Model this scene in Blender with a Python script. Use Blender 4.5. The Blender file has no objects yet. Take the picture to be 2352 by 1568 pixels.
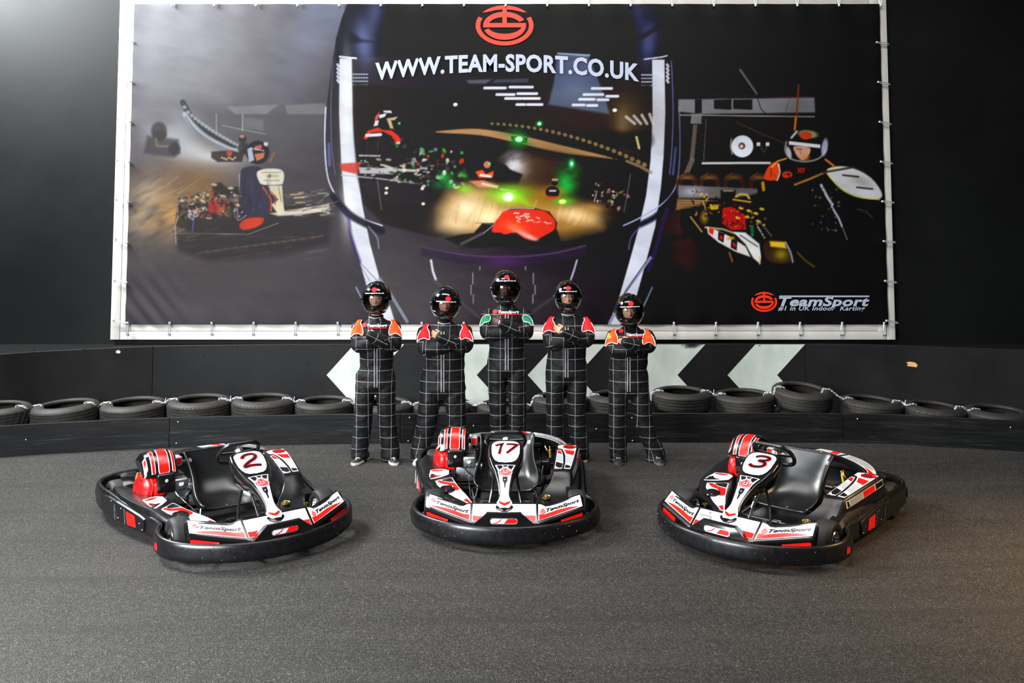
import bpy, bmesh, math, random
import numpy as np
from mathutils import Vector, Matrix, noise as mnoise
from mathutils.geometry import delaunay_2d_cdt
random.seed(7)
PI = math.pi
sc = bpy.context.scene
COL = sc.collection

# ------------------------------------------------------------------ camera
F, PIT, CX, CY, CAMH = 2100.0, math.radians(3.848), 1176.0, 360.4, 2.45
cam_d = bpy.data.cameras.new('camera'); cam = bpy.data.objects.new('camera', cam_d); COL.objects.link(cam)
sc.camera = cam
cam_d.sensor_fit = 'HORIZONTAL'; cam_d.sensor_width = 36.0; cam_d.lens = 36.0*F/2352.0
cam_d.shift_y = (CY-784.0)/2352.0
cam.location = (0, 0, CAMH); cam.rotation_euler = (PI/2+PIT, 0, 0)
cam_d.clip_end = 200

def ray(px, py, D):
    """point of the place at depth y = D that the photograph shows at (px, py)"""
    a = (px-CX)/F; b = (CY-py)/F
    c, s = math.cos(PIT), math.sin(PIT)
    dy = c-b*s; dz = s+b*c
    t = D/dy
    return Vector((a*t, D, CAMH+dz*t))
def ground(px, py, z=0.0):
    a = (px-CX)/F; b = (CY-py)/F
    c, s = math.cos(PIT), math.sin(PIT)
    dy = c-b*s; dz = s+b*c
    t = (z-CAMH)/dz
    return Vector((a*t, dy*t, z))

# ------------------------------------------------------------------ light
sc.view_settings.view_transform = 'Standard'; sc.view_settings.look = 'None'
sc.view_settings.gamma = 1.0; sc.view_settings.use_curve_mapping = False
sc.view_settings.exposure = 0.0
w = bpy.data.worlds.new('hall_air'); sc.world = w; w.use_nodes = True
w.node_tree.nodes['Background'].inputs[0].default_value = (0.80, 0.88, 1.0, 1)
w.node_tree.nodes['Background'].inputs[1].default_value = 0.05
def area(name, loc, target, sx, sy, power, col=(1, 1, 1), spread=0):
    d = bpy.data.lights.new(name, 'AREA'); d.shape = 'RECTANGLE'; d.size = sx; d.size_y = sy
    d.energy = power; d.color = col
    if spread: d.spread = math.radians(spread)
    o = bpy.data.objects.new(name, d); COL.objects.link(o); o.location = loc
    o.rotation_euler = (Vector(target)-Vector(loc)).to_track_quat('-Z', 'Y').to_euler()
    return o
area('daylight_door', (-5.6, 1.6, 3.2), (-3.2, 4.3, 0.0), 3.6, 2.6, 900, (0.93, 0.97, 1.0), 100)
area('side_window', (-7.6, 9.6, 6.6), (-4.4, 11.3, 3.6), 3.0, 2.4, 2150, (0.93, 0.98, 1.0))
area('ceiling_light', (-0.2, 6.6, 7.6), (0.5, 10.4, 1.6), 8.0, 2.6, 460, (1.0, 0.98, 0.95), 130)
area('right_lamp', (6.2, 6.4, 3.2), (4.4, 6.2, 0), 1.0, 1.0, 90, (1.0, 0.62, 0.28), 75)

# ------------------------------------------------------------------ tags
def tag(o, label=None, cat=None, group=None, kind=None):
    if label: o['label'] = label
    if cat: o['category'] = cat
    if group: o['group'] = group
    if kind: o['kind'] = kind
    return o
def empty(name, loc=(0, 0, 0), rz=0.0):
    o = bpy.data.objects.new(name, None); COL.objects.link(o)
    o.location = loc; o.rotation_euler = (0, 0, rz); o.empty_display_size = .1
    return o
def copy_tree(o, parent=None):
    c = o.copy(); COL.objects.link(c); c.parent = parent
    for ch in [x for x in COL.objects if x.parent == o]:
        copy_tree(ch, c)
    return c

# ------------------------------------------------------------------ materials
def lin(c):
    c = c/255.0 if c > 1 else c
    return c/12.92 if c <= 0.04045 else ((c+0.055)/1.055)**2.4
def rgb(r, g, b): return (lin(float(r)) if r > 1 else r, lin(float(g)) if g > 1 else g, lin(float(b)) if b > 1 else b, 1)
def hx(s): return (lin(int(s[0:2], 16)/255), lin(int(s[2:4], 16)/255), lin(int(s[4:6], 16)/255), 1)
class NT:
    def __init__(s, name):
        s.m = bpy.data.materials.new(name); s.m.use_nodes = True; s.t = s.m.node_tree
        s.b = s.t.nodes['Principled BSDF']
    def n(s, typ, **kw):
        x = s.t.nodes.new(typ)
        for k, v in kw.items(): setattr(x, k, v)
        return x
    def l(s, a, b): s.t.links.new(a, b)
    def math(s, op, a, b=None, c=None):
        x = s.n('ShaderNodeMath', operation=op)
        for i, v in enumerate((a, b, c)):
            if v is None: continue
            if isinstance(v, (int, float)): x.inputs[i].default_value = v
            else: s.l(v, x.inputs[i])
        return x.outputs[0]
    def mix(s, f, a, b):
        x = s.n('ShaderNodeMix', data_type='RGBA')
        for i, v in ((0, f), (6, a), (7, b)):
            if isinstance(v, (int, float)): x.inputs[i].default_value = v
            elif isinstance(v, tuple): x.inputs[i].default_value = v
            else: s.l(v, x.inputs[i])
        return x.outputs[2]
    def noise(s, scale, detail=3, rough=.5, vec=None, dist=0):
        x = s.n('ShaderNodeTexNoise'); x.inputs['Scale'].default_value = scale
        x.inputs['Detail'].default_value = detail; x.inputs['Roughness'].default_value = rough
        x.inputs['Distortion'].default_value = dist
        if vec is not None: s.l(vec, x.inputs['Vector'])
        return x.outputs['Fac']
    def obj(s): return s.n('ShaderNodeTexCoord').outputs['Object']
    def scaled(s, vec, sx, sy, sz, rot=(0, 0, 0)):
        x = s.n('ShaderNodeMapping'); s.l(vec, x.inputs[0]); x.inputs['Scale'].default_value = (sx, sy, sz)
        x.inputs['Rotation'].default_value = rot
        return x.outputs[0]
    def ramp(s, f, stops):
        x = s.n('ShaderNodeValToRGB'); s.l(f, x.inputs[0]); e = x.color_ramp.elements
        while len(e) < len(stops): e.new(.5)
        for i, (p, c) in enumerate(stops):
            e[i].position = p; e[i].color = c if isinstance(c, tuple) else (c, c, c, 1)
        return x.outputs[0]
    def bump(s, h, strength=.3, dist=.01):
        x = s.n('ShaderNodeBump'); x.inputs['Strength'].default_value = strength; x.inputs['Distance'].default_value = dist
        s.l(h, x.inputs['Height']); s.l(x.outputs[0], s.b.inputs['Normal'])
    def set(s, **k):
        for a, v in k.items():
            i = s.b.inputs[{'col': 'Base Color', 'rough': 'Roughness', 'metal': 'Metallic', 'spec': 'Specular IOR Level', 'coat': 'Coat Weight', 'trans': 'Transmission Weight', 'alpha': 'Alpha', 'sheen': 'Sheen Weight', 'ior': 'IOR', 'crough': 'Coat Roughness'}[a]]
            if isinstance(v, (int, float, tuple)): i.default_value = v
            else: s.l(v, i)
        return s
M = {}
def simple(name, col, rough=.5, metal=0, spec=.5, coat=0, wear=.0, ns=30, bump=0):
    t = NT(name); t.set(rough=rough, metal=metal, spec=spec, coat=coat)
    if wear or bump:
        o = t.obj(); f = t.noise(ns, 5, .65, o)
        a = tuple(c*(1-wear) for c in col[:3])+(1,); b = tuple(min(1, c*(1+wear)+wear*.004) for c in col[:3])+(1,)
        t.set(col=t.ramp(f, [(.3, a), (.7, b)]))
        t.set(rough=t.math('ADD', t.math('MULTIPLY', f, .25), rough-.12))
        if bump: t.bump(f, bump, .003)
    else: t.set(col=col)
    M[name] = t.m
    return t.m

# ------------------------------------------------------------------ mesh tools
class MB:
    def __init__(s): s.v = []; s.f = []; s.mi = []; s.sm = []; s.cur = 0
    def add(s, vs, fs, smooth=False):
        b = len(s.v); s.v += [tuple(x) for x in vs]
        for f in fs: s.f.append(tuple(i+b for i in f)); s.mi.append(s.cur); s.sm.append(smooth)
        return s
    def grid(s, P, closed_u=False, closed_v=False, caps=False, smooth=True, flip=False):
        n = len(P); m = len(P[0]); vs = [p for r in P for p in r]; fs = []
        for i in range(n if closed_u else n-1):
            for j in range(m if closed_v else m-1):
                a = i*m+j; b = i*m+(j+1) % m; c = ((i+1) % n)*m+(j+1) % m; d = ((i+1) % n)*m+j
                fs.append((a, d, c, b) if flip else (a, b, c, d))
        s.add(vs, fs, smooth)
        if caps:
            s.add(P[0], [tuple(range(m))[::-1] if not flip else tuple(range(m))], False)
            s.add(P[-1], [tuple(range(m)) if not flip else tuple(range(m))[::-1]], False)
        return s
    def tube(s, pts, r, n=8, caps=True, closed=False, smooth=True):
        pts = [Vector(p) for p in pts]; N = len(pts)
        rs = r if isinstance(r, (list, tuple)) else [r]*N
        rings = []; up = None
        for i, p in enumerate(pts):
            if closed: t = pts[(i+1) % N]-pts[i-1]
            else: t = (pts[min(i+1, N-1)]-pts[max(i-1, 0)])
            t.normalize()
            if up is None:
                up = Vector((0, 0, 1)) if abs(t.z) < .9 else Vector((1, 0, 0))
            sd = t.cross(up); 
            if sd.length < 1e-6: sd = t.cross(Vector((1, 0, 0)))
            sd.normalize(); up = sd.cross(t).normalized()
            rings.append([p+(sd*math.cos(2*PI*k/n)+up*math.sin(2*PI*k/n))*rs[i] for k in range(n)])
        s.grid(rings, closed_u=closed, closed_v=True, caps=(caps and not closed), smooth=smooth)
        return s
    def box(s, c, d, rot=None, bev=0.0, taper=1.0):
        """centre, full size, optional Matrix rot; bevelled by chamfer"""
        c = Vector(c); hx_, hy, hz = d[0]/2, d[1]/2, d[2]/2
        if bev <= 0:
            vs = [Vector((x*(taper if z > 0 else 1), y*(taper if z > 0 else 1), z)) for z in (-hz, hz) for x, y in ((-hx_, -hy), (hx_, -hy), (hx_, hy), (-hx_, hy))]
            fs = [(0, 3, 2, 1), (4, 5, 6, 7), (0, 1, 5, 4), (1, 2, 6, 5), (2, 3, 7, 6), (3, 0, 4, 7)]
            if rot: vs = [rot@v for v in vs]
            return s.add([v+c for v in vs], fs)
        bm = bmesh.new(); bmesh.ops.create_cube(bm, size=1)
        for v in bm.verts:
            k = taper if v.co.z > 0 else 1
            v.co = Vector((v.co.x*d[0]*k, v.co.y*d[1]*k, v.co.z*d[2]))
        bmesh.ops.bevel(bm, geom=bm.edges[:], offset=bev, segments=3, profile=.5, affect='EDGES')
        bm.verts.index_update()
        vs = [(rot@v.co if rot else v.co)+c for v in bm.verts]; fs = [tuple(v.index for v in f.verts) for f in bm.faces]
        bm.free(); return s.add(vs, fs, True)
    def lathe(s, prof, c=(0, 0, 0), axis=(0, 0, 1), n=24, smooth=True, closed=False):
        """prof: list of (r, h) along axis"""
        q = Vector((0, 0, 1)).rotation_difference(Vector(axis)); c = Vector(c)
        P = [[q@Vector((r*math.cos(2*PI*k/n), r*math.sin(2*PI*k/n), h))+c for k in range(n)] for r, h in prof]
        return s.grid(P, closed_u=closed, closed_v=True, smooth=smooth, flip=False)
    def build(s, name, mat, parent=None, auto=True, weld=0, sharp=40):
        me = bpy.data.meshes.new(name); me.from_pydata(s.v, [], s.f)
        mats = mat if isinstance(mat, (list, tuple)) else [mat]
        for m in mats: me.materials.append(M[m] if isinstance(m, str) else m)
        if len(mats) > 1: me.polygons.foreach_set('material_index', s.mi)
        me.polygons.foreach_set('use_smooth', s.sm)
        bm = bmesh.new(); bm.from_mesh(me)
        if weld: bmesh.ops.remove_doubles(bm, verts=bm.verts[:], dist=weld)
        bmesh.ops.recalc_face_normals(bm, faces=bm.faces[:])
        if sharp:
            a = math.radians(sharp)
            for e in bm.edges:
                if len(e.link_faces) == 2 and e.calc_face_angle(0) > a: e.smooth = False
        bm.to_mesh(me); bm.free()
        o = bpy.data.objects.new(name, me); COL.objects.link(o)
        if parent: o.parent = parent
        return o
def spline(pts, n=6, closed=False):
    """Catmull-Rom through the points"""
    P = [Vector(p) for p in pts]; N = len(P); out = []
    for i in range(N if closed else N-1):
        if closed: a, b, c, d = P[i-1], P[i], P[(i+1) % N], P[(i+2) % N]
        else: a, b, c, d = P[max(i-1, 0)], P[i], P[i+1], P[min(i+2, N-1)]
        for k in range(n):
            t = k/n
            out.append(.5*((2*b)+(c-a)*t+(2*a-5*b+4*c-d)*t*t+(3*b-a-3*c+d)*t**3))
    if not closed: out.append(P[-1])
    return out
def interp(x, xs, ys):
    return float(np.interp(x, xs, ys))

# decals: 2-D outlines triangulated and laid on a surface function S(u, v)
def tri2d(loops, step=None):
    """loops: [outer, hole, hole...]; returns verts2d, faces"""
    vs = []; edges = []
    for lp in loops:
        b = len(vs); n = 0; q = []
        for i in range(len(lp)):
            a = Vector(lp[i][:2]); c = Vector(lp[(i+1) % len(lp)][:2]); k = 1 if not step else max(1, int((c-a).length/step))
            for j in range(k): q.append(a.lerp(c, j/k))
        vs += q; edges += [(b+i, b+(i+1) % len(q)) for i in range(len(q))]
    if step:
        xs = [v.x for v in vs]; ys = [v.y for v in vs]
        x = min(xs)+step/2
        while x < max(xs):
            y = min(ys)+step/2
            while y < max(ys): vs.append(Vector((x, y))); y += step
            x += step
    V, E, Fc, *_ = delaunay_2d_cdt(vs, edges, [], 0, 1e-7)
    lp2 = [[Vector(p[:2]) for p in lp] for lp in loops]
    def inside(p, lp):
        r = False; j = len(lp)-1
        for i in range(len(lp)):
            if (lp[i].y > p.y) != (lp[j].y > p.y) and p.x < (lp[j].x-lp[i].x)*(p.y-lp[i].y)/(lp[j].y-lp[i].y)+lp[i].x: r = not r
            j = i
        return r
    out = []
    for f in Fc:
        c = Vector((0, 0))
        for i in f: c += V[i]
        c /= len(f)
        if sum(inside(c, lp) for lp in lp2) % 2 == 1: out.append(tuple(f))
    return V, out
def lay(mb, S, loops, off=0.002, step=None):
    """off along the numeric normal of S"""
    V, fs = tri2d(loops, step)
    used = sorted({i for f in fs for i in f}); mp = {i: k for k, i in enumerate(used)}
    vs = []
    e = 1e-3
    for i in used:
        u, v = V[i].x, V[i].y
        p = Vector(S(u, v)); a = Vector(S(u+e, v))-p; b = Vector(S(u, v+e))-p
        n = a.cross(b)
        if n.length > 1e-12: n.normalize()
        vs.append(p+n*off)
    mb.add(vs, [tuple(mp[i] for i in f) for f in fs], True)
    return mb
def inset(lp, d):
    """shrink a roughly convex loop towards its inside by d"""
    P = [Vector(p[:2]) for p in lp]; N = len(P); out = []
    A = sum(P[i].x*P[(i+1) % N].y-P[(i+1) % N].x*P[i].y for i in range(N))
    sg = 1 if A > 0 else -1
    for i in range(N):
        a = (P[i]-P[i-1]); b = (P[(i+1) % N]-P[i])
        if a.length < 1e-9 or b.length < 1e-9: out.append(P[i]); continue
        a.normalize(); b.normalize()
        n1 = Vector((-a.y, a.x))*sg; n2 = Vector((-b.y, b.x))*sg; m = n1+n2
        if m.length < .3: m = n1
        else: m = m/max(.35, m.dot(n1))
        out.append(P[i]+m*d)
    return out
def ellipse(cx, cy, rx, ry, n=28, a0=0, a1=360):
    full = abs(a1-a0) >= 360
    return [(cx+rx*math.cos(math.radians(a0+(a1-a0)*k/(n if full else n-1))), cy+ry*math.sin(math.radians(a0+(a1-a0)*k/(n if full else n-1)))) for k in range(n)]
def band(cx, cy, r0, r1, a0, a1, n=22):
    return ellipse(cx, cy, r0[0], r0[1], n, a0, a1)+ellipse(cx, cy, r1[0], r1[1], n, a0, a1)[::-1]
def emblem(n=22):
    """the round mark: loops in a frame of half width 1 and half height 1 (y up)"""
    L = []
    L.append(band(0, 0, (1, 1), (.84, .80), 154, 386, n*2))
    top = ellipse(0, 0, 1, 1, n, 140, 40); bot = [(.62, .66), (.3, .77), (.075, .80), (.075, .66), (-.075, .66), (-.075, .80), (-.3, .77), (-.62, .66)]
    L.append(top+bot)
    L.append(band(0, 0, (.74, .68), (.56, .42), 24, 90, n)+band(0, 0, (.74, .68), (.56, .42), 90, 172, n)[0:0])
    L.append(band(0, 0, (.74, .68), (.56, .42), 90, 176, n))
    L.append([(-.075, .70), (-.075, .10), (.075, .10), (.075, .70)])
    L.append([(-.56, .12), (.74, .12), (.74, -.10), (-.74, -.10), (-.74, .05)])
    L.append(band(0, 0, (.74, .72), (.60, .42), 200, 352, n))
    return L
_tc = {}
def text2d(txt, bold=.02, shear=0.0, space=1.0):
    """flat outline of built-in lettering: verts (x, y), faces; cap height about .69"""
    k = (txt, bold, shear, space)
    if k in _tc: return _tc[k]
    c = bpy.data.curves.new('lettering', 'FONT'); c.body = txt; c.size = 1; c.offset = bold; c.shear = shear
    c.space_character = space; c.resolution_u = 3; c.fill_mode = 'FRONT'
    o = bpy.data.objects.new('lettering', c); COL.objects.link(o)
    bpy.context.view_layer.update()
    me = bpy.data.meshes.new_from_object(o.evaluated_get(bpy.context.evaluated_depsgraph_get()))
    V = [(v.co.x, v.co.y) for v in me.vertices]; Fc = [tuple(p.vertices) for p in me.polygons]
    bpy.data.objects.remove(o); bpy.data.curves.remove(c); bpy.data.meshes.remove(me)
    x0 = min(v[0] for v in V); x1 = max(v[0] for v in V)
    V = [((x-x0)/(x1-x0), y) for x, y in V]
    _tc[k] = (V, Fc)
    return _tc[k]
def lay_text(mb, S, txt, u0, v0, width, height, bold=.02, shear=0.0, off=.003, warp=None, vdir=1):
    V, Fc = text2d(txt, bold, shear, 1.06)
    e = 1e-3; vs = []
    for x, y in V:
        u = u0+x*width; v = v0+y/.69*height*vdir
        if warp: u, v = warp(u, v)
        p = Vector(S(u, v)); a = Vector(S(u+e, v))-p; b = Vector(S(u, v+e))-p
        n = a.cross(b); n.normalize()
        vs.append(p+n*off)
    mb.add(vs, Fc, False); return mb
# ------------------------------------------------------------------ plain materials
simple('black_plastic', hx('0a0a0c'), .33, spec=.4, wear=.25, ns=25)
simple('gloss_black', hx('0d0d0e'), .16, spec=.6)
simple('seat_black', hx('111213'), .30, spec=.55)
simple('frame_black', hx('101011'), .3, spec=.6)
simple('rubber', hx('25221f'), .62, spec=.3, wear=.3, ns=20, bump=.1)
simple('kart_rubber', hx('1e1d1d'), .6, spec=.3, wear=.15, ns=14)
simple('rubber_inside', hx('1b1a19'), .6, spec=.3, wear=.3, ns=15)
simple('white_gloss', hx('cfcfd2'), .22, spec=.5)
simple('grey_gloss', hx('9fa2a5'), .22, spec=.5)
simple('red_gloss', hx('ee1109'), .25, spec=.5)
simple('dark_gloss', hx('101018'), .22, spec=.5)
simple('ink_red', hx('d8141a'), .3)
simple('red_metal', hx('ea0d0d'), .3, spec=.5)
simple('chrome', hx('d8d8da'), .18, metal=1)
simple('aluminium', hx('a5a8aa'), .38, metal=1, wear=.2, ns=40)
simple('gold_zinc', hx('b0985a'), .35, metal=1, wear=.2, ns=60)
simple('steel', hx('7b7e80'), .35, metal=1)
simple('green_cap', hx('4f9a35'), .4)
simple('orange_hose', hx('e6641a'), .4)
simple('yellow_plastic', hx('d8b52a'), .4)
simple('banner_orange', hx('d42a04'), .45)
simple('banner_white', hx('a0a6ba'), .45)
simple('chain_metal', hx('dfe3e6'), .3, metal=.7)
simple('tie_white', hx('cfe3ee'), .4)

def mat_floor():
    t = NT('asphalt'); o = t.obj()
    v = t.n('ShaderNodeTexVoronoi'); v.inputs['Scale'].default_value = 135; t.l(o, v.inputs['Vector'])
    v2 = t.n('ShaderNodeTexVoronoi'); v2.inputs['Scale'].default_value = 90; t.l(o, v2.inputs['Vector'])
    big = t.noise(.55, 5, .6, o)
    st = t.noise(1.0, 6, .65, t.scaled(o, .55, 5.5, 1, (0, 0, .1)), dist=.5)
    fine = t.noise(150, 3, .7, o)
    sep = t.n('ShaderNodeSeparateColor'); t.l(v.outputs['Color'], sep.inputs[0])
    sp = t.math('POWER', sep.outputs[0], 2.5)
    sep2 = t.n('ShaderNodeSeparateColor'); t.l(v2.outputs['Color'], sep2.inputs[0])
    sp2 = t.math('GREATER_THAN', sep2.outputs[0], .992)
    base = t.ramp(t.math('ADD', t.math('MULTIPLY', big, .5), t.math('MULTIPLY', st, .5)), [(.36, rgb(30, 29, 28)), (.5, rgb(38, 37, 36)), (.66, rgb(48, 46, 44))])
    c = t.mix(t.math('MULTIPLY', sp, .85), base, rgb(84, 80, 75))
    dk = t.math('MULTIPLY', t.math('LESS_THAN', fine, .47), .8)
    c = t.mix(dk, c, rgb(14, 14, 14))
    c = t.mix(t.math('MULTIPLY', sp2, .15), c, rgb(150, 142, 130))
    # skid marks worn into the surface
    wv = t.n('ShaderNodeTexWave', wave_type='RINGS', rings_direction='SPHERICAL'); wv.inputs['Scale'].default_value = .42
    wv.inputs['Distortion'].default_value = 2.5; wv.inputs['Detail'].default_value = 3; wv.inputs['Detail Scale'].default_value = .6
    mp = t.n('ShaderNodeMapping'); t.l(o, mp.inputs[0]); mp.inputs['Location'].default_value = (1.0, -13.5, 0); mp.inputs['Scale'].default_value = (.35, 1.0, 1)
    t.l(mp.outputs[0], wv.inputs['Vector'])
    sk = t.math('MULTIPLY', t.math('MULTIPLY', t.ramp(wv.outputs['Fac'], [(.90, 0.0), (.985, 1.0)]), t.ramp(st, [(.42, 0.0), (.58, 1.0)])), .45)
    c = t.mix(sk, c, rgb(30, 29, 29))
    t.set(col=c, rough=t.ramp(st, [(.3, .62), (.7, .78)]), spec=.2)
    h = t.math('ADD', t.math('MULTIPLY', v.outputs['Distance'], .8), t.math('MULTIPLY', fine, .5))
    t.bump(h, .55, .008); M['asphalt'] = t.m
mat_floor()
def mat_wall(name, c0, c1, rough=.5, ns=1.5, streak=(1, 1, 1), b=.05, spec=.5):
    t = NT(name); o = t.obj(); f = t.noise(ns, 6, .6, t.scaled(o, *streak)); g = t.noise(90, 3, .6, o)
    t.set(col=t.mix(t.math('MULTIPLY', g, .35), t.ramp(f, [(.3, c0), (.7, c1)]), c0), rough=t.ramp(f, [(.2, rough-.06), (.8, rough+.08)]), spec=spec)
    t.bump(g, b, .004); M[name] = t.m
mat_wall('wall_paint', rgb(11, 12, 13), rgb(16, 17, 18), .5, .8, spec=.19)
mat_wall('board_paint', rgb(20, 20, 21), rgb(30, 30, 30), .5, 1.6, spec=.18)
mat_wall('chevron_paint', rgb(168, 178, 170), rgb(200, 206, 198), .6, 5, (1, 1, .6))
mat_wall('frame_wood', rgb(196, 192, 186), rgb(210, 206, 200), .5, 2)
mat_wall('chip', rgb(190, 140, 85), rgb(222, 178, 120), .8, 20)
mat_wall('chip_white', rgb(190, 190, 190), rgb(225, 225, 225), .8, 20)
mat_wall('ledge_dark', rgb(9, 9, 9), rgb(13, 13, 13), .8, 3, spec=.1)
def mat_barrier():
    t = NT('barrier_plastic'); o = t.obj()
    f = t.noise(2.2, 7, .7, t.scaled(o, .55, .55, 9, (0, .05, 0)), dist=.6); g = t.noise(5, 6, .75, t.scaled(o, .8, .8, 40, (0, -.12, 0)), dist=.3)
    k = t.math('MULTIPLY', f, g)
    t.set(col=t.ramp(k, [(.20, rgb(13, 13, 14)), (.30, rgb(19, 20, 21)), (.41, rgb(60, 61, 62))]), rough=t.ramp(f, [(.3, .40), (.7, .55)]), spec=.25)
    t.bump(g, .08, .004); M['barrier_plastic'] = t.m
mat_barrier()

# ------------------------------------------------------------------ floor and walls
m = MB(); nx = 24
m.grid([[(-16+32*i/nx, -6+18*j/nx, 0) for j in range(nx+1)] for i in range(nx+1)])
tag(m.build('floor', 'asphalt'), kind='structure')
WY = 11.36
m = MB().box((0, WY+.15, 4.2), (32, .30, 8.4)); tag(m.build('wall_back', 'wall_paint'), kind='structure')

# lower wall boards follow a gentle curve towards the track at both ends
BZ = 0.94
top = [(-420, 842), (-150, 822), (0, 813), (125, 805), (352, 795), (523, 792), (812, 790), (1176, 789.5), (1850, 789.5), (2057, 793), (2150, 796), (2352, 803), (2520, 811), (2800, 828)]
bp = spline([ground(px, py, BZ) for px, py in top], 8)
def board_y(x):
    return float(np.interp(x, [p.x for p in bp], [p.y for p in bp]))
cuts = [bp[0].x, ground(352, 795, BZ).x, ground(1849, 789.5, BZ).x, bp[-1].x]
boards = []
for k in range(3):
    a, b = cuts[k]+.003, cuts[k+1]-.003; n = 26
    xs = [a+(b-a)*i/n for i in range(n+1)]
    P = [[(x, board_y(x)+dy, z) for dy, z in ((0, 0), (0, BZ-.004), (.004, BZ), (.020, BZ), (.02, 0))] for x in xs]
    m = MB().grid(P, closed_v=True, caps=True, smooth=True)
    o = tag(m.build('trim_%d' % (k+1), 'board_paint', sharp=20), kind='structure'); boards.append(o)
# dark ledge behind the boards
xs = [cuts[0]+(cuts[3]-cuts[0])*i/60 for i in range(61)]
m = MB().grid([[(x, board_y(x)+.021, BZ-.03), (x, WY-.001, BZ-.03), (x, WY-.001, BZ-.06), (x, board_y(x)+.021, BZ-.06)] for x in xs], closed_v=True, caps=True, smooth=False)
tag(m.build('trim_4', 'ledge_dark'), kind='structure')
# chevrons painted on the middle board
def SB(u, v):    # u along x, v up
    return (u, board_y(u), v)
def bw(px, py):
    p = ray(px, py, board_y((px-CX)/F*11.1)); return (p.x, p.z)
for tipx in (750, 981, 1212, 1442, 1671):
    lp = [bw(tipx, 861), bw(tipx+64, 790.5), bw(tipx+178, 790.5), bw(tipx+114, 861), bw(tipx+178, 932), bw(tipx+64, 932)]
    m = MB(); lay(m, SB, [lp], .0015, .15); m.build('chevron', 'chevron_paint', boards[1])
def chip(px, py, pts, mat, board):
    c = bw(px, py); m = MB()
    lay(m, SB, [[(c[0]+x*.0048, c[1]-y*.0048) for x, y in pts]], .002); m.build('chipped_paint', mat, board)
chip(2097, 838, [(-12, -5), (-4, -7), (8, -5), (13, 0), (11, 6), (0, 5), (-10, 4), (-9, -1)], 'chip', boards[2])
chip(265, 810, [(-4, -3), (1, -5), (6, 0), (3, 4), (-2, 3), (-5, 1)], 'chip_white', boards[0])
# screw heads along the boards
m0 = None
sc_px = [(46, 812), (182, 806), (348, 798), (445, 796), (545, 795), (664, 794), (766, 794), (216, 844), (468, 817), (705, 835), (1566, 793), (1661, 793), (1745, 793), (1909, 792), (2110, 797), (2330, 803)]
for i, (px, py) in enumerate(sc_px):
    p = bw(px, py); k = 0 if px < 352 else (1 if px < 1849 else 2)
    m = MB().lathe([(.0, .004), (.006, .003), (.008, 0)], (p[0], board_y(p[0]), p[1]), (0, -1, 0), 10); m.build('screw', 'ledge_dark', boards[k])

# ------------------------------------------------------------------ plastic barrier in sections
bot = [(-500, 1088), (-200, 1062), (0, 1050), (125, 1041.5), (390, 1028), (800, 1019), (1176, 1017), (1937, 1017), (2150, 1026), (2352, 1037), (2600, 1052), (2850, 1070)]
rp = spline([ground(px, py, 0) for px, py in bot], 8)
def rail_y(x): return float(np.interp(x, [p.x for p in rp], [p.y for p in rp]))
RZ = .318
seams = [rp[0].x, ground(388, 1028).x, ground(919, 1018).x, ground(1430, 1017).x, ground(1937, 1017).x, rp[-1].x]
rl = ['long black plastic barrier board at the far left, behind the kart with number 2', 'black plastic barrier board ending behind the legs of the leftmost person', 'black plastic barrier board behind the legs of the second and third persons', 'black plastic barrier board between the rightmost person and the kart with number 3', 'long black plastic barrier board at the far right below the last tyres']
for k in range(5):
    a, b = seams[k]+.003, seams[k+1]-.003; n = 20
    e = empty('barrier_board', ((a+b)/2, rail_y((a+b)/2), 0)); tag(e, rl[k], 'barrier', 'low plastic track barrier')
    ox, oy = e.location.x, e.location.y
    P = []
    for i in range(n+1):
        x = a+(b-a)*i/n; y = rail_y(x)
        P.append([(x-ox, y-oy+dy, z) for dy, z in ((0, 0.002), (0, RZ-.006), (.004, RZ), (.024, RZ), (.028, RZ-.006), (.028, .002))])
    MB().grid(P, closed_v=True, caps=True, smooth=True).build('panel', 'barrier_plastic', e, sharp=20)
    for px_, py_ in [(408, 970), (404, 1019), (46, 1016), (941, 959), (938, 1013), (1088, 978), (1453, 1012), (1452, 960), (1970, 962), (1370, 985), (2330, 985)]:
        q = ray(px_, py_, rail_y((px_-CX)/F*10.1))
        if a < q.x < b:
            MB().lathe([(0, .009), (.006, .008), (.010, .004), (.011, 0)], (q.x-ox, rail_y(q.x)-oy, q.z), (0, -1, 0), 12).build('bolt', 'chrome', e)

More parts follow.
